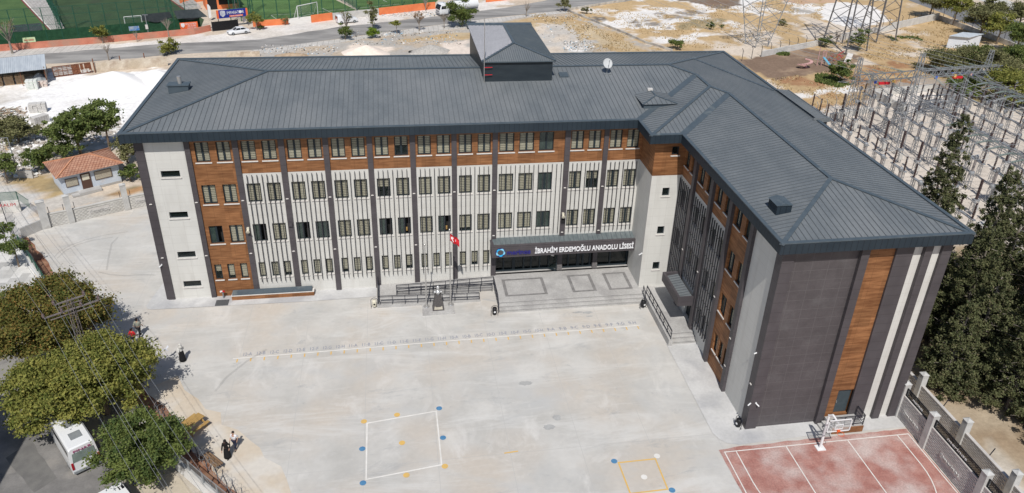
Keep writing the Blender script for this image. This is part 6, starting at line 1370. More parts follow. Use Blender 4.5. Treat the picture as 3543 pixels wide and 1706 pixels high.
fence_run('pitch_fence','tall green fence running from the white block wall to the tanker lorry',[ZB(860,128),ZB(1300,85),ZB(1850,20)],6.0,net_faint,mGP,post=2.8,pw=.08)
fence_run('pitch_fence','green fence beside the grey stand between the left pitches',[ZA(610,330),ZA(420,-20)],4.5,net_faint,mGP,post=2.6,pw=.07)
fence_run('pitch_fence','diagonal fence between the bright pitch and its neighbour',[ZB(1085,97),ZB(860,-30)],4.0,net_grey,mGP,post=2.4,pw=.06)
# lattice floodlight masts
for i,(fn,u,v,lb) in enumerate(((ZA,600,325,'green lattice mast beside the grey stand'),(ZA,1665,205,'green lattice mast left of the orange kiosk'),(ZA,2310,150,'green lattice mast behind the blue sign, left one'),(ZA,2450,140,'green lattice mast behind the blue sign, right one'))):
    p=fn(u,v); t=MB(); lat_col(t,(0,0,0),(0,0,13),.9,.5,16,.07); o=t.build('floodlight_mast',mGP); o.location=p; tag(o,lb,'mast','lattice masts round the pitches')
# goals
def goal(label,a,b,h,dep):
    d=b-a; t=thing('football_goal',label,'goal',tuple(a),math.atan2(d.y,d.x)); L=d.length; m=MB(); r_=.07
    for p,q in (((0,0,0),(0,0,h)),((L,0,0),(L,0,h)),((0,0,h),(L,0,h)),((0,0,h),(0,dep,0)),((L,0,h),(L,dep,0)),((0,dep,0),(L,dep,0))): m.cyl(p,q,r_ if q[1]==0 else .04,n=6)
    part(m,'frame',mWhiteP,t); m=MB(); m.face([(0,0,h),(L,0,h),(L,dep,0),(0,dep,0)]); part(m,'net',mat('goal_net',(.6,.62,.6),rough=.9,alpha=.18),t,fix=False)
goal('white football goal on the dark left pitch',ZA(1226,262),ZA(1392,247),1.9,1.2); goal('white football goal on the bright striped pitch',ZB(512,185),ZB(705,142),2.6,1.3)
# shade cloths
def cloth(label,pts,zs,m=net_dark):
    t=MB(); a,b,c,d=pts; n=8; P={}
    for i in range(n+1):
        for j in range(n+1):
            f,g=i/n,j/n; p=a.lerp(b,f).lerp(d.lerp(c,f),g); z=(zs[0]*(1-f)+zs[1]*f)*(1-g)+(zs[3]*(1-f)+zs[2]*f)*g-1.1*math.sin(math.pi*f)*math.sin(math.pi*g); P[i,j]=(p.x-a.x,p.y-a.y,z)
    for i in range(n):
        for j in range(n): t.face([P[i,j],P[i+1,j],P[i+1,j+1],P[i,j+1]])
    o=t.build('shade_cloth',m,smooth=True,fix=False); o.location=(a.x,a.y,0); tag(o,label,'shade cloth')
cloth('dark sagging shade cloth over the pitch edge, left one',[ZA(1392,235,2),ZA(1690,205,2),ZA(1650,105,4),ZA(1380,130,4)],(2.6,2.6,3.8,3.8))
cloth('dark sagging shade cloth beside the kiosk, right one',[ZA(1735,215,2),ZA(2030,195,2),ZA(1930,85,4),ZA(1690,105,4)],(2.6,2.6,4.0,4.0))
cloth('dark windbreak sheet low on the fence at the far left',[ZA(135,360,1),ZA(430,330,1),ZA(410,265,1.5),ZA(130,290,1.5)],(1.6,1.6,2.3,2.3))
# banners
def banner(name,label,a,b,ztop,zbot,m,texts,out=-.15,cat='banner'):
    d=b-a; t=thing(name,label,cat,(a.x,a.y,0),math.atan2(d.y,d.x)); L=d.length; q=MB(); q.box(0,L,out,out+.03,zbot,ztop); part(q,'sheet',m,t)
    for s,x,z,w_,h_,mm in texts: text_mesh('lettering',s,.5,mm,(x*L,out-.03,zbot+z*(ztop-zbot)),(math.pi/2,0,0),extrude=.012,width=w_*L,height=h_*(ztop-zbot),parent=t)
    return t,L
mOrB=mat('banner_orange',(.80,.16,.05),rough=.6); mBlB=mat('banner_blue',(.02,.035,.26),rough=.5)
a=ZA(1768,330);b=ZA(1940,315); z0=zat(a,.35489*292); z1=zat(a,.35489*222)
t,L=banner('football_banner','orange football school banner hung on the faded orange wall',a,b,z1,z0,mOrB,[('OFG FUTBOL',.30,.64,.64,.24,mWhiteP),('OKULLARI',.42,.36,.46,.22,mWhiteP),('KAYITLARI',.40,.08,.50,.2,mWhiteP)])
m=MB(); m.prism([(L*.06,z0+.9*(z1-z0)),(L*.26,z0+.9*(z1-z0)),(L*.26,z0+.5*(z1-z0)),(L*.16,z0+.3*(z1-z0)),(L*.06,z0+.5*(z1-z0))],'y',-.19,-.16); part(m,'crest',mWhiteP,t)
a=ZA(245,478);b=ZA(368,468); z0=zat(a,.35489*415); z1=zat(a,.35489*368)
banner('small_banner','pale green banner with red lettering at the far left',a,b,z1,z0,mat('banner_green',(.45,.60,.30),(.6,.68,.45),scale=2,rough=.7),[('HALI SAHA',.12,.3,.76,.4,mRed)])
a=ZA(1280,392);b=ZA(1380,384); z0=zat(a,.35489*300); z1=zat(a,.35489*258)
banner('small_banner','small blue and white banner below the left goal',a,b,z1,z0,mat('banner_sky',(.03,.16,.42),(.35,.38,.40),scale=2.5,rough=.6),[])
# sign with brand name on posts
a=ZA(2150,272);b=ZA(2412,246); z0=zat(a,.35489*180); z1=zat(a,.35489*100)
t,L=banner('sports_sign','large blue and orange sign reading IMPARATOR above the black gate',a,b,z1,z0,mBlB,[('IMPARAT',.30,.42,.44,.36,mWhiteP),('R',.86,.42,.07,.36,mWhiteP),('SPOR TESISLERI',.42,.11,.42,.14,mWhiteP)],cat='sign')
hz=z1-z0; m=MB(); m.box(-.42,0,-.15,-.12,z0,z1); part(m,'orange_border',mOrB,t); m=MB(); m.box(L,L+.35,-.15,-.12,z0,z1); part(m,'orange_border',mOrB,t); m=MB(); m.box(L*.38,L*.88,-.17,-.155,z0+.08*hz,z0+.28*hz); part(m,'orange_strip',mOrB,t)
m=MB(); m.prism([(L*.05,z0+.85*hz),(L*.14,z0+.93*hz),(L*.24,z0+.85*hz),(L*.24,z0+.4*hz),(L*.145,z0+.12*hz),(L*.05,z0+.4*hz)],'y',-.19,-.16); part(m,'crest',mat('crest_grey',(.42,.44,.52),(.7,.7,.75),scale=3,rough=.5),t)
m=MB(); m.ball((L*.795,-.17,z0+.60*hz),(hz*.19,.03,hz*.19)); part(m,'ball_emblem',mWhiteP,t)
for x in(-.2,L+.15): m=MB(); m.box(x-.06,x+.06,-.1,0,0,z1); part(m,'post',mRail,t)
# black gate
a=ZA(2078,306);b=ZA(2325,280); d=b-a; t=thing('black_gate','black corrugated double gate behind the white saloon car','gate',tuple(a),math.atan2(d.y,d.x)); L=d.length; h=zat(a,.35489*215); m=MB(); m.box(0,L,-.03,.03,.1,h)
for i in range(int(L/.16)): m.box(i*.16,i*.16+.07,-.07,-.03,.1,h)
part(m,'gate_leaf',mBlack,t); m=MB(); m.box(-.1,0,-.08,.08,0,h+.1); m.box(L,L+.1,-.08,.08,0,h+.1); part(m,'gate_post',mRail,t)
# kiosk
a=ZA(2030,95);b=ZA(2150,95); a=ZA(2015,98); d=ZA(2330,75)-a; t=thing('kiosk','orange kiosk building with a dark opening and a pale awning behind the sign','kiosk',tuple(a),math.atan2(d.y,d.x)); L=d.length
m=MB(); m.box(0,L,0,5,0,3.6,0); m.box(.35,2.2,-.03,0,0,2.6,1); m.box(2.6,L-.2,-.03,0,.9,2.3,1); part(m,'wall',[mOrN,mBlack],t); m=MB(); m.box(2.3,L,-1.8,0,2.6,2.7); part(m,'awning',mPaleConc,t); m=MB(); m.box(-.2,L+.2,-.2,5.2,3.6,3.8); part(m,'roof',mPaleConc,t)
wall_px('orange_wall','orange stair wall piece at the top edge left of the kiosk',ZA,[(1760,40),(1990,10)],-60,.3,mOrN)
def feather(label,p,h):
    t=thing('feather_flag',label,'flag',tuple(p)); m=MB(); m.cyl((0,0,0),(0,0,h),.03,n=6); part(m,'pole',mGalv,t); m=MB(); m.prism([(0.03,.5),(.55,.6),(.6,h-.5),(.3,h),(.03,h)],'y',-.01,.01); part(m,'flag',mWhiteP,t)
feather('white feather flag beside the kiosk, left of the blue sign',ZA(2040,200),3.2); feather('white feather flag at the orange gate post',ZA(2375,240),2.8)
t=thing('flagstaff','small red flag on a staff behind the blue sign','flag',tuple(ZA(2300,110))); m=MB(); m.cyl((0,0,0),(0,0,5.5),.05,n=6); part(m,'pole',mGalv,t); m=MB(); m.prism([(0,4.6),(.9,4.0),(1.0,4.9),(0,5.4)],'y',-.01,.01); part(m,'flag',mRed,t)
# street lamp with box
p=ZA(1455,365); t=thing('utility_pole','thin grey utility pole with a white box in front of the faded orange wall','utility pole',tuple(p)); h=zat(p,.35489*145); m=MB(); m.cyl((0,0,0),(0,0,h),.09,.06,8); m.bar((-.5,0,h),(.5,0,h),.08); part(m,'pole',mGalv,t); m=MB(); m.box(-.25,.2,-.25,-.08,1.6,2.4); part(m,'box',mPaleConc,t)
# street trees along the road
K='trees along the rear road'
def st(label,fn,u,v,r_,top,m_,seed,n=3500,leaf=.16,rz=None,th=None):
    p=fn(u,v); oy,k=fn_off[fn]; h=zat(p,oy+k*top); return broadleaf(label,p,r_,h,m_,n=n,leaf=leaf,seed=seed,rz=rz,trunk_h=th,group=K,k=14,bark=mBarkG)
st('rusty-topped street tree against the faded orange wall',ZA,1005,422,1.45,240,mLfB,31,rz=1.5)
st('tree on the near road edge with leaning dark green crown',ZA,1640,525,1.9,372,mLfB,32,n=4500,rz=1.6)
st('small rounded tree right of the black gate',ZB,110,292,1.55,100,mLfB,33,n=4000,rz=1.5)
st('small ball-crowned tree on the near pavement',ZB,1476,330,1.1,200,mLfB,34,n=1800,rz=.6,th=1.5)
st('dense dark tree in front of the tanker lorry',ZB,2110,258,3.0,-40,mLfC,35,n=12000,leaf=.2,rz=3.6)
st('tall narrow poplar on the near pavement',ZB,1240,300,1.35,-10,mLfF,36,n=4200,rz=3.4,th=4)
shrub('bright lime green bush at the foot of the narrow poplar',ZB(1240,365),1.5,2.5,mLfG,37,n=3500)
shrub('tall green shrub on the near pavement left of the poplar',ZB(970,385),1.6,3.4,mLfC,38,n=4500); bare_tree('bare twiggy tree rising behind the tall green shrub',ZB(985,355),4.6,39,leafm=mLfF,n=350)
st('round olive tree where the lot wall meets the road',ZC,710,112,1.45,-20,mLfF,40,n=3600,rz=1.2,th=2.2)
bare_tree('bare tree at the far left in front of the orange wall',ZA(122,520),5.6,41,leafm=mLfF,n=250); bare_tree('bare tree by the football banner',ZA(1648,358),3.4,42); bare_tree('small bare tree on the near road edge above the rusty gate',ZA(1062,588),3.0,43); bare_tree('slender young tree with brown leaves on the near pavement',ZB(1693,300),3.6,44,leafm=leaf_mat('leaf_brown',(.22,.12,.06),(.32,.2,.11)),n=500)
bare_tree('leafless young tree before the lorry cab',ZB(1935,275),3.4,45); bare_tree('bare sapling right of the rooftop house',ZC(340,165),3.2,46); bare_tree('bare tree at the orange wall end, left of the lorry',ZB(1755,105),3.0,47); bare_tree('leaning stump by the faded orange wall',ZA(1338,408),1.9,48)
shrub('low bare bush by the right orange wall',ZB(385,245),.9,1.9,mLfF,49,n=350); shrub('small green bush at the tree foot right of the black gate',ZB(150,282),.8,.7,mLfC,50,n=500)
# litter along the lot: uncountable
m=MB(); r=random.Random(21)
for i in range(1500):
    q=r.random()
    if q<.16: p=ZB(r.uniform(150,900),r.uniform(440,530))
    elif q<.4: p=ZC(r.uniform(700,1000),r.uniform(400,500))
    elif q<.7: p=ZB(r.uniform(1000,2100),r.uniform(300,440))
    elif q<.85: p=ZC(r.uniform(380,1000),r.uniform(140,420))
    else: p=ZB(r.uniform(1310,1850),r.uniform(110,160))
    s=r.uniform(.04,.13)*(1.6 if r.random()<.06 else 1); M_=Matrix.Translation((p.x,p.y,s*.3))@Matrix.Rotation(r.uniform(0,3),4,'Z')@Matrix.Rotation(r.uniform(-.7,.7),4,'X'); m.box(-s,s,-s*.7,s*.7,-s*.4,s*.4,r.choice((0,0,0,1,2,3)),M_)
o=m.build('litter',[MATS['rubble_stone'],mSandHeap,mat('litter_blue',(.35,.48,.58),rough=.6),mat('litter_dark',(.10,.09,.08),rough=.8)]); tag(o,'scattered rubbish and rubble along the lot and the road','litter',kind='stuff')
# tufts of dry grass
def tufts(name,label,polys,n,m_,h=.3,seed=3,size=.22):
    r=np.random.RandomState(seed); me=MB(); rd=random.Random(seed); c=0; P=[]
    for poly,wt in polys:
        xs=[p[0] for p in poly];ys=[p[1] for p in poly]; k=int(n*wt); g=0
        while g<k:
            X_=r.uniform(min(xs),max(xs),4000);Y_=r.uniform(min(ys),max(ys),4000); ok=inpoly(X_,Y_,poly)&(fbm(X_,Y_,4,seed)>.49)
            for x,y in zip(X_[ok],Y_[ok]):
                P.append((x,y)); g+=1
                if g>=k: break
    P=np.array(P); N_=len(P); base=np.concatenate([P,np.full((N_,1),-.02)],1); ang=r.uniform(0,6.28,N_); u=np.stack([np.cos(ang),np.sin(ang),0*ang],1)*size*r.uniform(.5,1.2,N_)[:,None]; up_=np.stack([r.normal(0,.12,N_),r.normal(0,.12,N_),h*r.uniform(.4,1.3,N_)],1)
    V_=np.stack([base-u,base+u,base+u*.7+up_,base-u*.8+up_*.8],1).reshape(-1,3); q=bpy.data.meshes.new(name); q.vertices.add(4*N_); q.vertices.foreach_set('co',V_.ravel()); q.loops.add(4*N_); q.loops.foreach_set('vertex_index',np.arange(4*N_)); q.polygons.add(N_); q.polygons.foreach_set('loop_start',np.arange(0,4*N_,4)); q.update(calc_edges=True); q.materials.append(m_)
    o=bpy.data.objects.new(name,q); COL.objects.link(o); tag(o,label,'dry grass',kind='stuff')
mDry=leaf_mat('dry_grass',(.44,.33,.18),(.60,.47,.28),(.38,.32,.18),s=.4)
# ================================================================ FIELD AND WALLS AT THE RIGHT REAR
xy=lambda fn,*pts:[tuple(fn(*p))[:2] for p in pts]
tufts('dry_grass','dry straw coloured grass over the rear field',[(xy(ZC,(350,150),(740,110),(1740,500),(1000,520),(700,260)),.16),(xy(ZC,(900,100),(2400,40),(3300,-80),(3200,200),(2500,470),(1750,470)),.34),(xy(ZD,(560,470),(1250,300),(1700,200),(2400,470),(1800,560),(900,600)),.3),(xy(ZD,(0,780),(1000,640),(1500,600),(1700,700),(1050,880),(1000,1000),(500,1120)),.2)],9000,mDry,h=.20,size=.12)
tufts('green_weeds','patches of green weeds by the brown lot',[(xy(ZD,(500,730),(850,700),(980,800),(720,860),(500,800)),.6),(xy(ZD,(1200,360),(1500,360),(1550,400),(1250,400)),.2),(xy(ZD,(120,510),(250,520),(240,545),(120,540)),.2)],1600,mLfD,h=.35,seed=8,size=.16)
mBWall=mat('block_fence_wall',(.44,.41,.36),(.56,.53,.48),scale=.9,rough=.95,fine=.08,c3=(.33,.30,.27),s3=.6)
wall_px('lot_wall','grey block wall dividing the lot from the rear field',ZC,[(745,112),(1300,330)],95,.25,mBWall); wall_px('lot_wall','lower broken part of the dividing block wall, reaching the roof edge',ZC,[(1300,330),(1500,420),(1760,500)],312,.25,mBWall)
wall_px('field_wall','grey block wall along the road at the top of the rear field',ZC,[(765,100),(1250,22),(1600,-40)],78,.25,mBWall)
mWW=mat('whitewashed_wall',(.52,.51,.49),(.62,.61,.585),scale=.9,rough=.9,fine=.05)
rw=[(-20,556),(565,440)]; rw2=[(760,392),(885,356)]; rw3=[(1245,292),(1700,192)]; rw4=[(1700,192),(2440,470)]
for i,(s,tv,lb,mm) in enumerate(((rw,500,'long whitewashed wall between the brown lot and the rear field, left part',mWW),(rw2,335,'whitewashed wall piece between the two lattice pylons',mWW),([(885,356),(1245,292)],312,'whitewashed wall piece behind the right pylon',mWW),(rw3,225,'whitewashed wall right of the pylons up to the corner',mWW),(rw4,150,'brownish wall along the right-hand road',mBWall))): wall_px('rear_wall',lb,ZD,s,tv,.25,mm)
fence_run('post_fence','thin dark fence posts with bent tops behind the whitewashed wall',[ZD(*p)+Vector((.3,.5,0)) for p in((-220,600),(565,432))],1.9,None,mRail,post=2.6,bent=True,rail=False,pw=.05)
fence_run('post_fence','thin dark fence posts with bent tops near the wall corner',[ZD(*p)+Vector((.3,.5,0)) for p in((885,350),(1690,185))],1.9,None,mRail,post=2.4,bent=True,rail=False,pw=.05)
fence_run('post_fence','fence posts along the right-hand road',[ZD(*p)+Vector((.8,.3,0)) for p in((1720,185),(2540,470))],1.9,None,mRail,post=3.0,bent=True,rail=False,pw=.05)
# pylons
mPyl=mat('pylon_steel',(.13,.125,.13),(.20,.19,.19),scale=2,rough=.6,metal=.2)
def pylon(label,c,w0,w1,h,n,rz):
    t=thing('pylon',label,'pylon',tuple(c),rz); m=MB(); lat_col(m,(0,0,0),(0,0,h),w0,w1,n,.20,br=.095)
    for z,hl in ((h*.80,4.6),(h*.9,3.8),(h,2.6)): pass
    part(m,'tower',mPyl,t)
    for z,hl in ((h*.84,4.5),(h*.98,3.4)):
        a=MB(); lat=[]; 
        for s in(-1,1):
            a.bar((0,0,z+.6),(s*hl,0,z),.12); a.bar((0,.5,z-.4),(s*hl,0,z),.12); a.bar((0,-.5,z-.4),(s*hl,0,z),.12)
            for k in range(1,5): a.bar((s*hl*k/5,0,z+.6*(1-k/5)),(s*hl*(k-.5)/5,.3*(1-k/5),z-.4*(1-k/5)),.06)
        part(a,'crossarm',mPyl,t)
    return t
pylon('tall lattice pylon with the dense bracing, in the middle above the playground',(ZD(630,500)+ZD(850,545)+ZD(930,420)+ZD(700,440))/4,6.0,2.2,26,11,.35)
pylon('tall lattice pylon at the right of the pair, behind the green shrub',(ZD(1000,300)+ZD(1120,445)+ZD(1225,425)+ZD(1060,350))/4,5.0,2.0,25,11,.2)
t=thing('pylon','narrow-footed lattice pylon widening upwards, left of the pair','pylon',tuple((ZC(2530,430)+ZD(30,478))/2+Vector((0,1,0))),.25); m=MB(); lat_col(m,(0,0,0),(0,0,10.5),3.0,6.4,6,.15,br=.08); part(m,'tower',mGalv,t); m=MB()
for s in(-1,1):
    for z in(9.5,10.3): m.bar((0,s*.8,z),(s*0+6.6,s*.5,z+.3),.12); m.bar((0,s*.8,z),(-6.6,s*.5,z+.3),.12)
for k in range(-6,6): m.bar((k*1.1,-.6,9.6),(k*1.1+1.1,.6,10.4),.07)
part(m,'crossbeam',mGalv,t)
# grey power line insulators hanging from it
# shed
a=ZD(1775,468);b=ZD(1950,475);c=ZD(2090,458); d=b-a; t=thing('field_shed','white shed with a sloping grey sheet roof in the dry field','shed',tuple(a),math.atan2(d.y,d.x)); L=d.length; e=c-b; W3=e.length; M_=Matrix.Rotation(-t.rotation_euler[2],4,'Z'); ex=(M_@Vector((e.x,e.y,0))); h=zat(a,.35489*358)
m=MB(); k=[(0,0),(L,0),(L+ex.x,ex.y),(ex.x,ex.y)]; m.prism(k,'z',0,h,0); part(m,'wall',mat('shed_paint',(.58,.62,.68),(.66,.69,.74),scale=1,rough=.8),t); m=MB(); k=[(-.3,-.5),(L+.2,-.5),(L+ex.x+.5,ex.y+.3),(ex.x-.2,ex.y+.3)]; k0=len(m.v); m.v+=[(p[0],p[1],z) for p,z in zip(k,(h+.25,h+.05,h+.25,h+.45))]+[(p[0],p[1],z+.08) for p,z in zip(k,(h+.25,h+.05,h+.25,h+.45))]
for q in ((0,3,2,1),(4,5,6,7),(0,1,5,4),(1,2,6,5),(2,3,7,6),(3,0,4,7)): m.f.append(q); m.m.append(0)
part(m,'roof',MATS['corrugated_sheet'],t)
# playground scraps
mPk=mat('faded_pink',(.50,.28,.26),(.60,.38,.35),scale=3,rough=.7)
p=ZD(385,665); t=MB(); pr=None
for i in range(22): 
    a=i*.36; q=(1.3*math.cos(a)*(.5+i*.03),.9*math.sin(a)*(.5+i*.02),.12+.065*i)
    if pr: t.bar(pr,q,.55,.12)
    pr=q
o=t.build('broken_slide',mPk); o.location=p; tag(o,'curled pieces of a broken pink slide on the brown lot','slide')
p=ZD(560,640); t=thing('playground_slide','small pink and blue ladder slide standing on the brown lot','slide',tuple(p)); m=MB()
for x in(-.9,-.1,.5): m.cyl((x,0,0),(x,0,3.0 if x>-.5 else 3.4),.08,n=6)
for k in range(7): m.bar((-.1,0,.6+.35*k),(.5,0,.6+.35*k),.06)
part(m,'ladder',mPk,t); m=MB(); m.bar((.1,0,1.6),(1.2,-1.6,.1),.6,.08); part(m,'chute',mat('faded_blue',(.15,.42,.58),rough=.6),t)
p=ZD(690,600); m=MB(); r=random.Random(5)
for i in range(26): q=Vector((r.uniform(-1.6,1.6),r.uniform(-.6,.6),r.uniform(.1,1.3))); m.bar(q,q+Vector((r.uniform(-1.6,1.6),r.uniform(-.5,.5),r.uniform(-.7,.9))),.07,m=r.choice((0,1,2)))
m.box(1.7,2.9,-.3,-.2,.2,2.1,3,Matrix.Rotation(.2,4,'Y')); o=m.build('scrap_heap',[mRed,mYw,mGalv,mWhiteP]); o.location=p; tag(o,'tangled heap of coloured playground scrap with a white board','scrap heap')
# shrubs and trees right side
shrub('dark rounded shrub in the weeds right of the school roof',ZD(735,800),2.4,4.4,mLfC,61,n=6500,leaf=.18); shrub('small dark shrub by the whitewashed wall',ZD(595,465),1.6,2.6,mLfC,62,n=2600); shrub('tall green shrub growing inside the middle pylon',ZD(915,500),1.9,4.8,mLfD,63,n=5000,leaf=.18)
shrub('low bush in the field left of the pylons',ZD(180,250),1.3,1.4,mLfF,64,n=1200); shrub('small round bush in the field beside the roof',ZC(2140,290),1.0,1.7,mLfC,65,n=1400); shrub('shrub at the roof edge in the lot',ZC(1815,480),1.8,2.4,mLfC,66,n=3000); shrub('tiny bush right of the small round bush',ZC(2245,275),.5,.8,mLfC,67,n=400); shrub('dry bush beside the dividing wall corner',ZC(925,135),1.2,1.7,mLfF,68,n=1300); shrub('small silvery bush in the dry field',ZD(1480,670),.9,1.3,mLfF,69,n=900)
bare_tree('dark thorny shrub at the foot of the pylons',ZD(700,440),3.0,70,m=mBark,name='shrub',cat='shrub')
for i,(u,v,r_,z,lb) in enumerate(((1860,590,4.3,2.6,'broad dark tree in front of the field shed, leftmost'),(2080,560,3.6,2.6,'dark tree right of the field shed'),(2330,640,4.6,3.2,'dense tree between the two gantry legs, upper'),(2500,560,3.6,3.2,'tree at the right edge above the gantry'),(2330,860,4.4,2.6,'yellowish dense tree below the gantry at the right edge'),(2520,900,3.4,2.4,'lowest tree of the clump, cut by the right edge'),(1960,830,2.7,2.2,'dark tree behind the blue swing frame'))):
    c=ZD(u,v,z); broadleaf(lb,c,r_,z+r_*.62,[mLfF,mLfC,mLfF,mLfC,mLfB,mLfB,mLfC][i],n=13000 if r_>3.5 else 8000,leaf=.21,seed=80+i,rz=r_*.68,k=22,group='clump of trees beyond the substation')
for i,(u,v,r_,lb) in enumerate(((1660,-10,3.4,'roadside tree at the wall corner by the top edge'),(1900,60,3.6,'second roadside tree along the right-hand road'),(2160,170,3.8,'third roadside tree along the right-hand road'),(2330,230,3.4,'fourth roadside tree along the right-hand road'),(2530,120,4.2,'fifth roadside tree cut by the right edge'),(2240,60,3.2,'tree on the far side of the right-hand road'),(2520,320,3.0,'roadside tree nearest the shed at the right edge'))):
    c=ZD(u,v,4.2); broadleaf(lb,c,r_,6.4,[mLfF,mLfB,mLfF,mLfB,mLfF,mLfF,mLfC][i],n=9000,leaf=.22,seed=90+i,rz=2.4,k=20,group='trees along the right-hand road')
p=ZD(1940,880); t=thing('swing_frame','blue swing frame in front of the dark trees','swing',tuple(p)); m=MB()
for x in(-1.2,.9): m.cyl((x,-.8,0),(x,0,3),.08,n=6); m.cyl((x,.8,0),(x,0,3),.08,n=6)
m.cyl((-3.2,0,3.1),(.9,0,3),.07,n=6); part(m,'frame',mat('swing_blue',(.04,.10,.42),rough=.4),t)
# basin
bpts=[ZD(1040,940),ZD(1640,888),ZD(2010,1062),ZD(1370,1105)]
sheet('basin_floor',bpts,mat('pale_gravel',(.66,.60,.53),(.72,.66,.60),scale=1,rough=.95),.012)
for i,(a,b) in enumerate(zip(bpts,bpts[1:]+bpts[:1])): 
    if i==2: continue
    lowwall('basin_wall',['rear concrete kerb wall of the empty gravel basin','right concrete kerb wall of the gravel basin','','left concrete kerb wall of the gravel basin'][i],a,b,1.2,.3,mPaleConc)
lowwall('substation_wall','low concrete wall at the left rear corner of the substation',ZI(525,335),ZI(1040,250),.9,.3,mPaleConc)
fence_run('substation_fence','tall posts with bent tops round the gravel basin',[ZD(1060,905),ZD(1660,860),ZD(2050,1040)],2.4,None,mGalv,post=2.3,bent=True,rail=False,pw=.05)
fence_run('substation_fence','tall posts with bent tops at the left rear of the substation',[ZI(500,310),ZI(860,200),ZD(1060,910)],2.2,None,mGalv,post=2.6,bent=True,rail=False,pw=.05)
# ================================================================ SUBSTATION
mSt=mat('substation_steel',(.24,.25,.265),(.33,.345,.36),scale=2,rough=.5,metal=.15); mInsB=mat('bushing_brown',(.06,.038,.036),rough=.3); mInsG=mat('insulator_green',(.26,.32,.30),(.34,.40,.38),scale=3,rough=.35)
def lat_beam(m,a,b,w,n,th=.06,mi=0):
    a=Vector(a);b=Vector(b); d=(b-a).normalized(); s=Vector((-d.y,d.x,0)).normalized()*w/2; u=Vector((0,0,w/2)); cs=[-s-u,s-u,s+u,-s+u]; lv=[[a.lerp(b,i/n)+c for c in cs] for i in range(n+1)]
    for j in range(4): m.bar(lv[0][j],lv[-1][j],th,m=mi)
    for i in range(n):
        for j in range(4):
            k=(j+1)%4; m.bar(lv[i][j if i%2 else k],lv[i+1][k if i%2 else j],th*.6,m=mi)
# tall line gantry
c1=ZI(775,440)*1.0; c2=ZI(1285,640); c3=ZD(2080,955); 
hb=zat(c1,.35489*760); t=thing('line_gantry','tall grey lattice gantry with a long beam carrying insulator strings and red markers','gantry',tuple(c2)); 
leg=[(ZI(775,440),zat(ZI(775,440),.35489*560)),(ZI(1285,640),zat(ZI(1285,640),.35489*515)),(ZD(2080,955),zat(ZD(2080,955),.35489*485))]
bz=[zat(leg[0][0],.35489*765),zat(leg[1][0],.35489*720),zat(leg[2][0],.35489*670)]
for p,h in leg: m=MB(); lat_col(m,p-c2,(p-c2)+Vector((0,0,h)),1.2,.4,16,.075,br=.04); part(m,'leg',mSt,t)
A_=[leg[i][0]-c2+Vector((0,0,bz[i])) for i in range(3)]; dd_=(A_[2]-A_[1]); A_.append(A_[2]+dd_*1.1)
for i in range(3): m=MB(); lat_beam(m,A_[i],A_[i+1],.95,14 if i==0 else 20,.085); part(m,'beam',mSt,t)
dn=Vector((dd_.y,-dd_.x,0)).normalized(); wl_=MB()
def string(m,a,b,n=11,r_=.16):
    for i in range(n): p=a.lerp(b,(i+.5)/n); q=a.lerp(b,(i+.8)/n); m.cyl(p,q,r_,r_*.55,8)
    m.bar(a,b,.05)
for f,sg in [(x,0) for x in(.25,.5,.8)]+[(x,1) for x in(.15,.33,.52,.72,.9)]+[(x,2) for x in(.15,.35,.6)]:
    a=A_[sg].lerp(A_[sg+1],f); b=a+dn*1.9+Vector((.2,0,-1.3)); m=MB(); string(m,a,b); part(m,'insulator_string',mInsG,t); e=b+dn*15+Vector((0,0,-2.5)); wl_.tube([b,b.lerp(e,.5)+Vector((0,0,-.5)),e],.025,n=4)
    b=a-dn*1.8+Vector((-.2,0,.1)); m=MB(); string(m,a+Vector((0,0,.4)),b+Vector((0,0,.4)),9); part(m,'insulator_string',mInsG,t); e=b-dn*40+Vector((-6,0,6)); wl_.tube([b+Vector((0,0,.4)),b.lerp(e,.5)+Vector((0,0,-1.2)),e],.02,n=4)
part(wl_,'wires',mSt,t)
for i,(sg,f,mm) in enumerate(((0,.45,mRed),(1,.5,mRed),(2,.33,mRed))): a=A_[sg].lerp(A_[sg+1],f); m=MB(); m.box(a.x-.8,a.x+.8,a.y-.75,a.y-.6,a.z-.9,a.z-.55); part(m,'red_marker',mm,t)
for i,(sg,f,mm) in enumerate(((0,.3,'b'),(0,.6,'y'),(1,.2,'b'),(1,.46,'y'),(1,.7,'p'),(2,.2,'b'))): a=A_[sg].lerp(A_[sg+1],f); m=MB(); m.box(a.x-.18,a.x+.18,a.y-.7,a.y-.55,a.z-.7,a.z-.3); part(m,'phase_marker',{'b':MATS['swing_blue'],'y':mYellow,'p':mPk}[mm],t)
# equipment prototypes
def bushing(m,p,h,r_,mi=0,n=9):
    p=Vector(p)
    for i in range(n): m.cyl(p+Vector((0,0,h*i/n)),p+Vector((0,0,h*(i+.62)/n)),r_,r_*.72,8,mi)
    m.cyl(p,p+Vector((0,0,h)),r_*.5,r_*.45,8,mi)
def stand4(m,w,h): lat_col(m,(0,0,0),(0,0,h),w,w*.85,3,.05,br=.03)
def proto_disc():
    t=thing('disconnector','outdoor disconnector: twin brown insulators on a grey lattice stand','disconnector'); m=MB()
    for x in(-1.0,1.0): lat_col(m,(x,0,0),(x,0,1.9),.36,.32,3,.045,br=.028)
    m.box(-1.5,1.5,-.18,.18,1.9,2.02); part(m,'stand',mSt,t)
    for x in(-1.1,1.1): q=MB(); bushing(q,(x,0,2.0),1.9,.135); part(q,'insulator',mInsB,t)
    q=MB(); q.bar((-1.1,0,3.75),(1.1,0,3.8),.07); q.bar((-1.1,0,3.75),(-1.9,.5,3.5),.04); q.bar((1.1,0,3.8),(1.9,-.4,3.4),.04); part(q,'contact_arm',mSt,t); return t
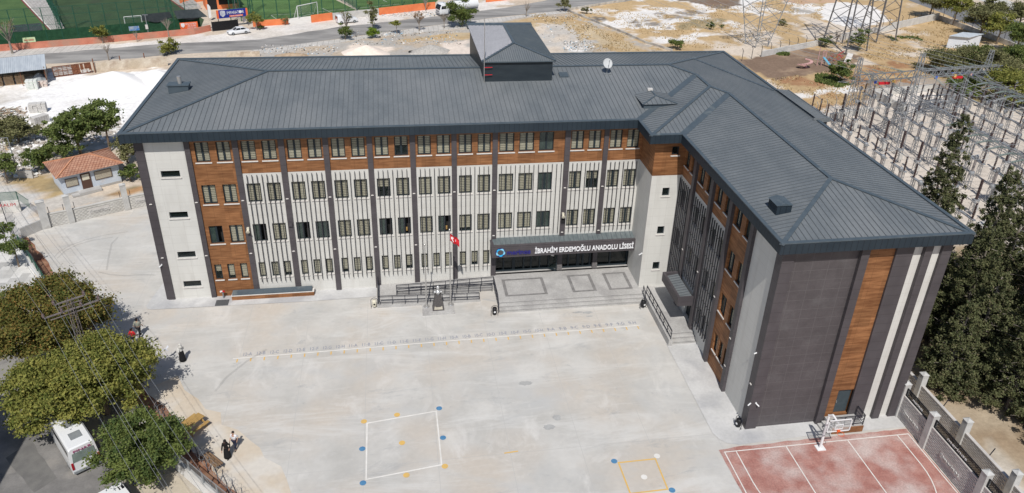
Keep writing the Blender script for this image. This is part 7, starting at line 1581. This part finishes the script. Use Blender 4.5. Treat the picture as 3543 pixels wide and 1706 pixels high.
def proto_ct():
    t=thing('current_transformer','tall grey ribbed transformer column on a lattice stand','transformer'); m=MB(); stand4(m,.5,2.0); part(m,'stand',mSt,t); m=MB(); m.lathe((0,0,2.0),[(.3,0),(.34,.3),(.28,.5),(0,.52)],n=10); part(m,'tank',mSt,t); m=MB(); bushing(m,(0,0,2.5),1.6,.17,n=11); part(m,'bushing',mat('bushing_grey',(.24,.21,.20),(.32,.28,.26),scale=4,rough=.4) if 'bushing_grey' not in MATS else MATS['bushing_grey'],t); m=MB(); m.lathe((0,0,4.1),[(.2,0),(.26,.15),(.26,.4),(.1,.55),(0,.56)],n=10); part(m,'head',mSt,t); return t
def proto_brk():
    t=thing('circuit_breaker','slanting dark brown breaker column on a lattice stand with a grey cabinet','circuit breaker'); m=MB(); stand4(m,.55,1.8); m.box(-.35,.35,-.25,.25,1.75,1.95); part(m,'stand',mSt,t); m=MB(); bushing(m,(0,0,1.95),2.5,.19,n=14); part(m,'insulator',mInsB,t); m=MB(); m.box(-.25,.25,-.5,-.28,.6,1.4); part(m,'cabinet',mPaleConc,t); return t
protos=[proto_disc(),proto_ct(),proto_brk()]; used=[False]*3
def place_eq(k,x,y,rz):
    global used
    o=protos[k] if not used[k] else copy_tree(protos[k]); used[k]=True; o.location=(x,y,-.02); o.rotation_euler=(0,0,rz); o['group']=['twin-insulator disconnectors of the substation','grey transformer columns of the substation','brown breaker columns of the substation'][k]
def vis(x,y,z=2):
    u,v=PX(x,y,z); return -60<u<3620 and -60<v<1500
subp=[(p[0],p[1]) for p in SUBP]
row=0; placed=0; x=66.5
while x<128:
    y=-8.0+(row%2)*1.2; kind=[0,2,0,1,0,2,1][row%7]
    while y<46:
        inside=inpoly(np.array([x]),np.array([y]),subp)[0] and inpoly(np.array([x-1.5]),np.array([y]),subp)[0]
        basin=inpoly(np.array([x]),np.array([y]),[(p.x,p.y) for p in bpts])[0]
        if inside and not basin and vis(x,y) : place_eq(kind,x,y,math.pi/2 if kind==0 else 0); placed+=1
        y+=3.7 if kind else 4.2
    x+=3.9; row+=1
for (u,v) in ((1545,960),(1625,1000),(1700,950),(1780,1010),(1850,950),(2160,960),(2260,990),(2420,960),(2470,920),(1890,1060)): p=ZD(u,v+90); place_eq(0,p.x,p.y,.2)
# low portal gantries with beams, strings and wires
gi=0
for gx_ in (74.2,89.8,105.4):
    ys=[y for y in (-7,0.5,8,15.5,23,30.5,38) if inpoly(np.array([gx_]),np.array([float(y)]),subp)[0] and vis(gx_,y,7)]
    if len(ys)<2: continue
    t=thing('portal_gantry','low lattice portal gantry across the substation, %s from the school'%['nearest','second','third','fourth','farthest'][min(gi,4)],'gantry',(gx_,ys[0],0)); 
    for y in ys: m=MB(); lat_col(m,(0,y-ys[0],0),(0,y-ys[0],7.4),.65,.35,8,.055,br=.032); part(m,'leg',mSt,t)
    m=MB(); lat_beam(m,(0,-1.5,7.0),(0,ys[-1]-ys[0]+1.5,7.0),.55,int((ys[-1]-ys[0]+3)/1.0),.055); part(m,'beam',mSt,t); wl_=MB(); k=0; y=ys[0]-.5
    while y<ys[-1]+.6:
        for s in(-1,1):
            a=Vector((0,y-ys[0],6.9)); b=a+Vector((s*1.5,0,-.25)); q=MB(); string(q,a,b,9,.14)
            if k<14: part(q,'insulator_string',mInsG,t); k+=1
            e=b+Vector((s*3.1,.3,-.5)); wl_=MB(); wl_.tube([b,b.lerp(e,.5)+Vector((0,0,-.25)),e],.022,n=4); wl_.tube([b,b+Vector((s*.5,.1,-2.6))],.018,n=4); part(wl_,'wire',mSt,t)
        y+=1.9
    gi+=1
# transverse busbars as one tangle of conductors
m=MB(); r=random.Random(31)
for i in range(120):
    x=r.uniform(66,122); y=r.uniform(-7,44)
    if not inpoly(np.array([x]),np.array([y]),subp)[0] or inpoly(np.array([x]),np.array([y]),[(p.x,p.y) for p in bpts])[0]: continue
    z=r.uniform(3.2,5.6); dx,dy=(r.uniform(2,5),r.uniform(-1,1)) if r.random()<.6 else (r.uniform(-.6,.6),r.uniform(2.5,5)); m.tube([(x,y,z),(x+dx*.5,y+dy*.5,z-r.uniform(.1,.6)),(x+dx,y+dy,z+r.uniform(-.4,.4))],.028,n=4)
tag(m.build('conductors',mSt),'tangle of bare grey conductors strung between the substation insulators','conductors',kind='stuff')
for i,(x,y) in enumerate(((82.5,2.0),(91,10.5),(75.5,11))):
    m=MB(); m.box(-.7,.7,-.45,.45,.5,2.1,0); m.box(-.75,.75,-.5,.5,2.1,2.18,0); m.box(-.6,-.5,-.4,.4,0,.5,1); m.box(.5,.6,-.4,.4,0,.5,1); o=m.build('control_cabinet',[mPaleConc,mSt]); o.location=(x,y,0); tag(o,['pale control cabinet among the breakers, lowest one','pale control cabinet farther back in the substation','pale control cabinet close behind the school roof'][i],'cabinet')
# ================================================================ CYPRESSES
def cypress(label,p,r_,h,seed,n=60000,leaf=.12):
    rnd=random.Random(seed); t=thing('cypress_tree',label,'cypress',(p[0],p[1],0),rnd.uniform(0,6),'cypresses between school and substation'); cl=[]; br=MB(); br.cyl((0,0,-.05),(0,0,h*.96),.24,.03,8); z=h*.05
    while z<h*.985:
        f=z/h; R_=r_*(1-f)**.62*(1.0 if f>.15 else .8)*rnd.uniform(.72,1.12)+.15; k=max(4,int(15*R_/r_)+4)
        for i in range(k):
            a=rnd.uniform(0,6.28); q=rnd.uniform(.15,1.0)**.7*R_; c=(q*math.cos(a),q*math.sin(a),z+rnd.uniform(-.3,.5)); s=rnd.uniform(.18,.42)*(.6+.4*(1-f)); cl.append((c,(s*rnd.uniform(.8,1.3),s*rnd.uniform(.8,1.3),s*rnd.uniform(.8,1.3))))
            if rnd.random()<.22: br.cyl((0,0,z-.25*q),(c[0]*1.25,c[1]*1.25,c[2]-.15),.035,.012,4)
        z+=h*.026
    o=bpy.data.objects.new('crown',leaves_mesh('crown',cl,n,leaf,mLfE,seed,elong=1.3)); COL.objects.link(o); o.parent=t; part(br,'trunk',mBarkG,t)
for i,(x,y,h,r_,n,lb) in enumerate(((72.7,-1.8,16.5,2.9,60000,'tallest cypress, its pointed top standing before the substation'),(71.0,-10.8,15.0,3.0,60000,'second cypress at the right picture edge'),(67.6,-14.4,11.5,3.4,55000,'cypress just beyond the corner of the school eave'),(70.8,-18.8,13,3.2,60000,'cypress at the right edge behind the eave corner cypress'),(65.6,-18.6,10,3.2,50000,'low dense cypress beside the striped end wall'),(68.0,-25.0,11,3.2,60000,'nearest cypress above the outer boundary wall at the right edge'),(68.8,-7.5,10.5,2.6,40000,'thin cypress between the two tallest ones'),(63.8,-12.5,8.6,2.5,40000,'small cypress closest to the striped end wall, just right of it'),(66.5,-22.5,11.5,3.4,52000,'broad cypress in the middle of the dense group, above the wall posts'),(72.5,-23.5,13,3.4,42000,'cypress at the back of the dense group, touching the right edge'),(72.5,-14.5,13.5,3.2,42000,'cypress at the back, between the second and the eave corner cypress'),(62.9,-19.6,8.0,2.3,34000,'lowest cypress crown right behind the rear wall posts'),(67.5,-28.5,10.5,3.2,40000,'cypress at the lower right, nearest to the camera'),(75.5,-9,14.5,3.2,36000,'far cypress at the right edge in front of the substation'),(64.6,-8.5,9.0,2.6,36000,'short cypress peeping over the school eave'))):
    cypress(lb,(x,y),r_,h,120+i,n)
# ================================================================ ROOFTOP THINGS
p=Rf(1700+.35489*1125,.35489*718); t=thing('satellite_dish','white satellite dish standing on the dark roof','satellite dish',tuple(p)); m=MB(); m.cyl((0,0,0),(0,0,.5),.05,n=8); m.bar((-.35,-.3,.02),(.35,.3,.02),.06); m.bar((.35,-.3,.02),(-.35,.3,.02),.06); part(m,'mount',mGalv,t)
m=MB(); n=20; ax=Vector((.0,-.80,.60)).normalized(); e1=Vector((1,0,0)); e2=ax.cross(e1).normalized(); c0=Vector((0,0,.98)); rings=[(0,0),(.20,.02),(.34,.055),(.45,.10)]
for r_,dz in rings:
    for i in range(n): a=6.283*i/n; m.v.append(tuple(c0+e1*(r_*math.cos(a))*1.0+e2*(r_*1.12*math.sin(a))+ax*dz))
for a in range(3):
    for i in range(n): j=(i+1)%n; m.f.append((a*n+i,a*n+j,(a+1)*n+j,(a+1)*n+i)); m.m.append(0)
part(m,'dish',mat('dish_grey',(.46,.47,.47),(.52,.53,.53),scale=4,rough=.6),t,fix=False); m=MB(); m.bar(c0+e2*-.6,c0+ax*.75,.03); m.cyl(c0+ax*.70,c0+ax*.85,.05,n=8); part(m,'receiver',mGalv,t)
p=Rf(1675,287); t=thing('antenna_mast','thin steel antenna mast with two red brackets beside the rooftop house','mast',tuple(p)); h=zat(p,60); z0=p.z; hh=zat((p.x,p.y,0),62)-z0
m=MB(); m.cyl((0,0,-.1),(0,0,hh),.045,.03,8); part(m,'pole',mSteel,t)
for z in(.75,1.45): m=MB(); m.bar((0,0,z),(.75,.05,z),.05); part(m,'bracket',mRed,t)
# ================================================================ BUILDING OUT OF FRAME WHOSE SHADOW FALLS ON THE STREET
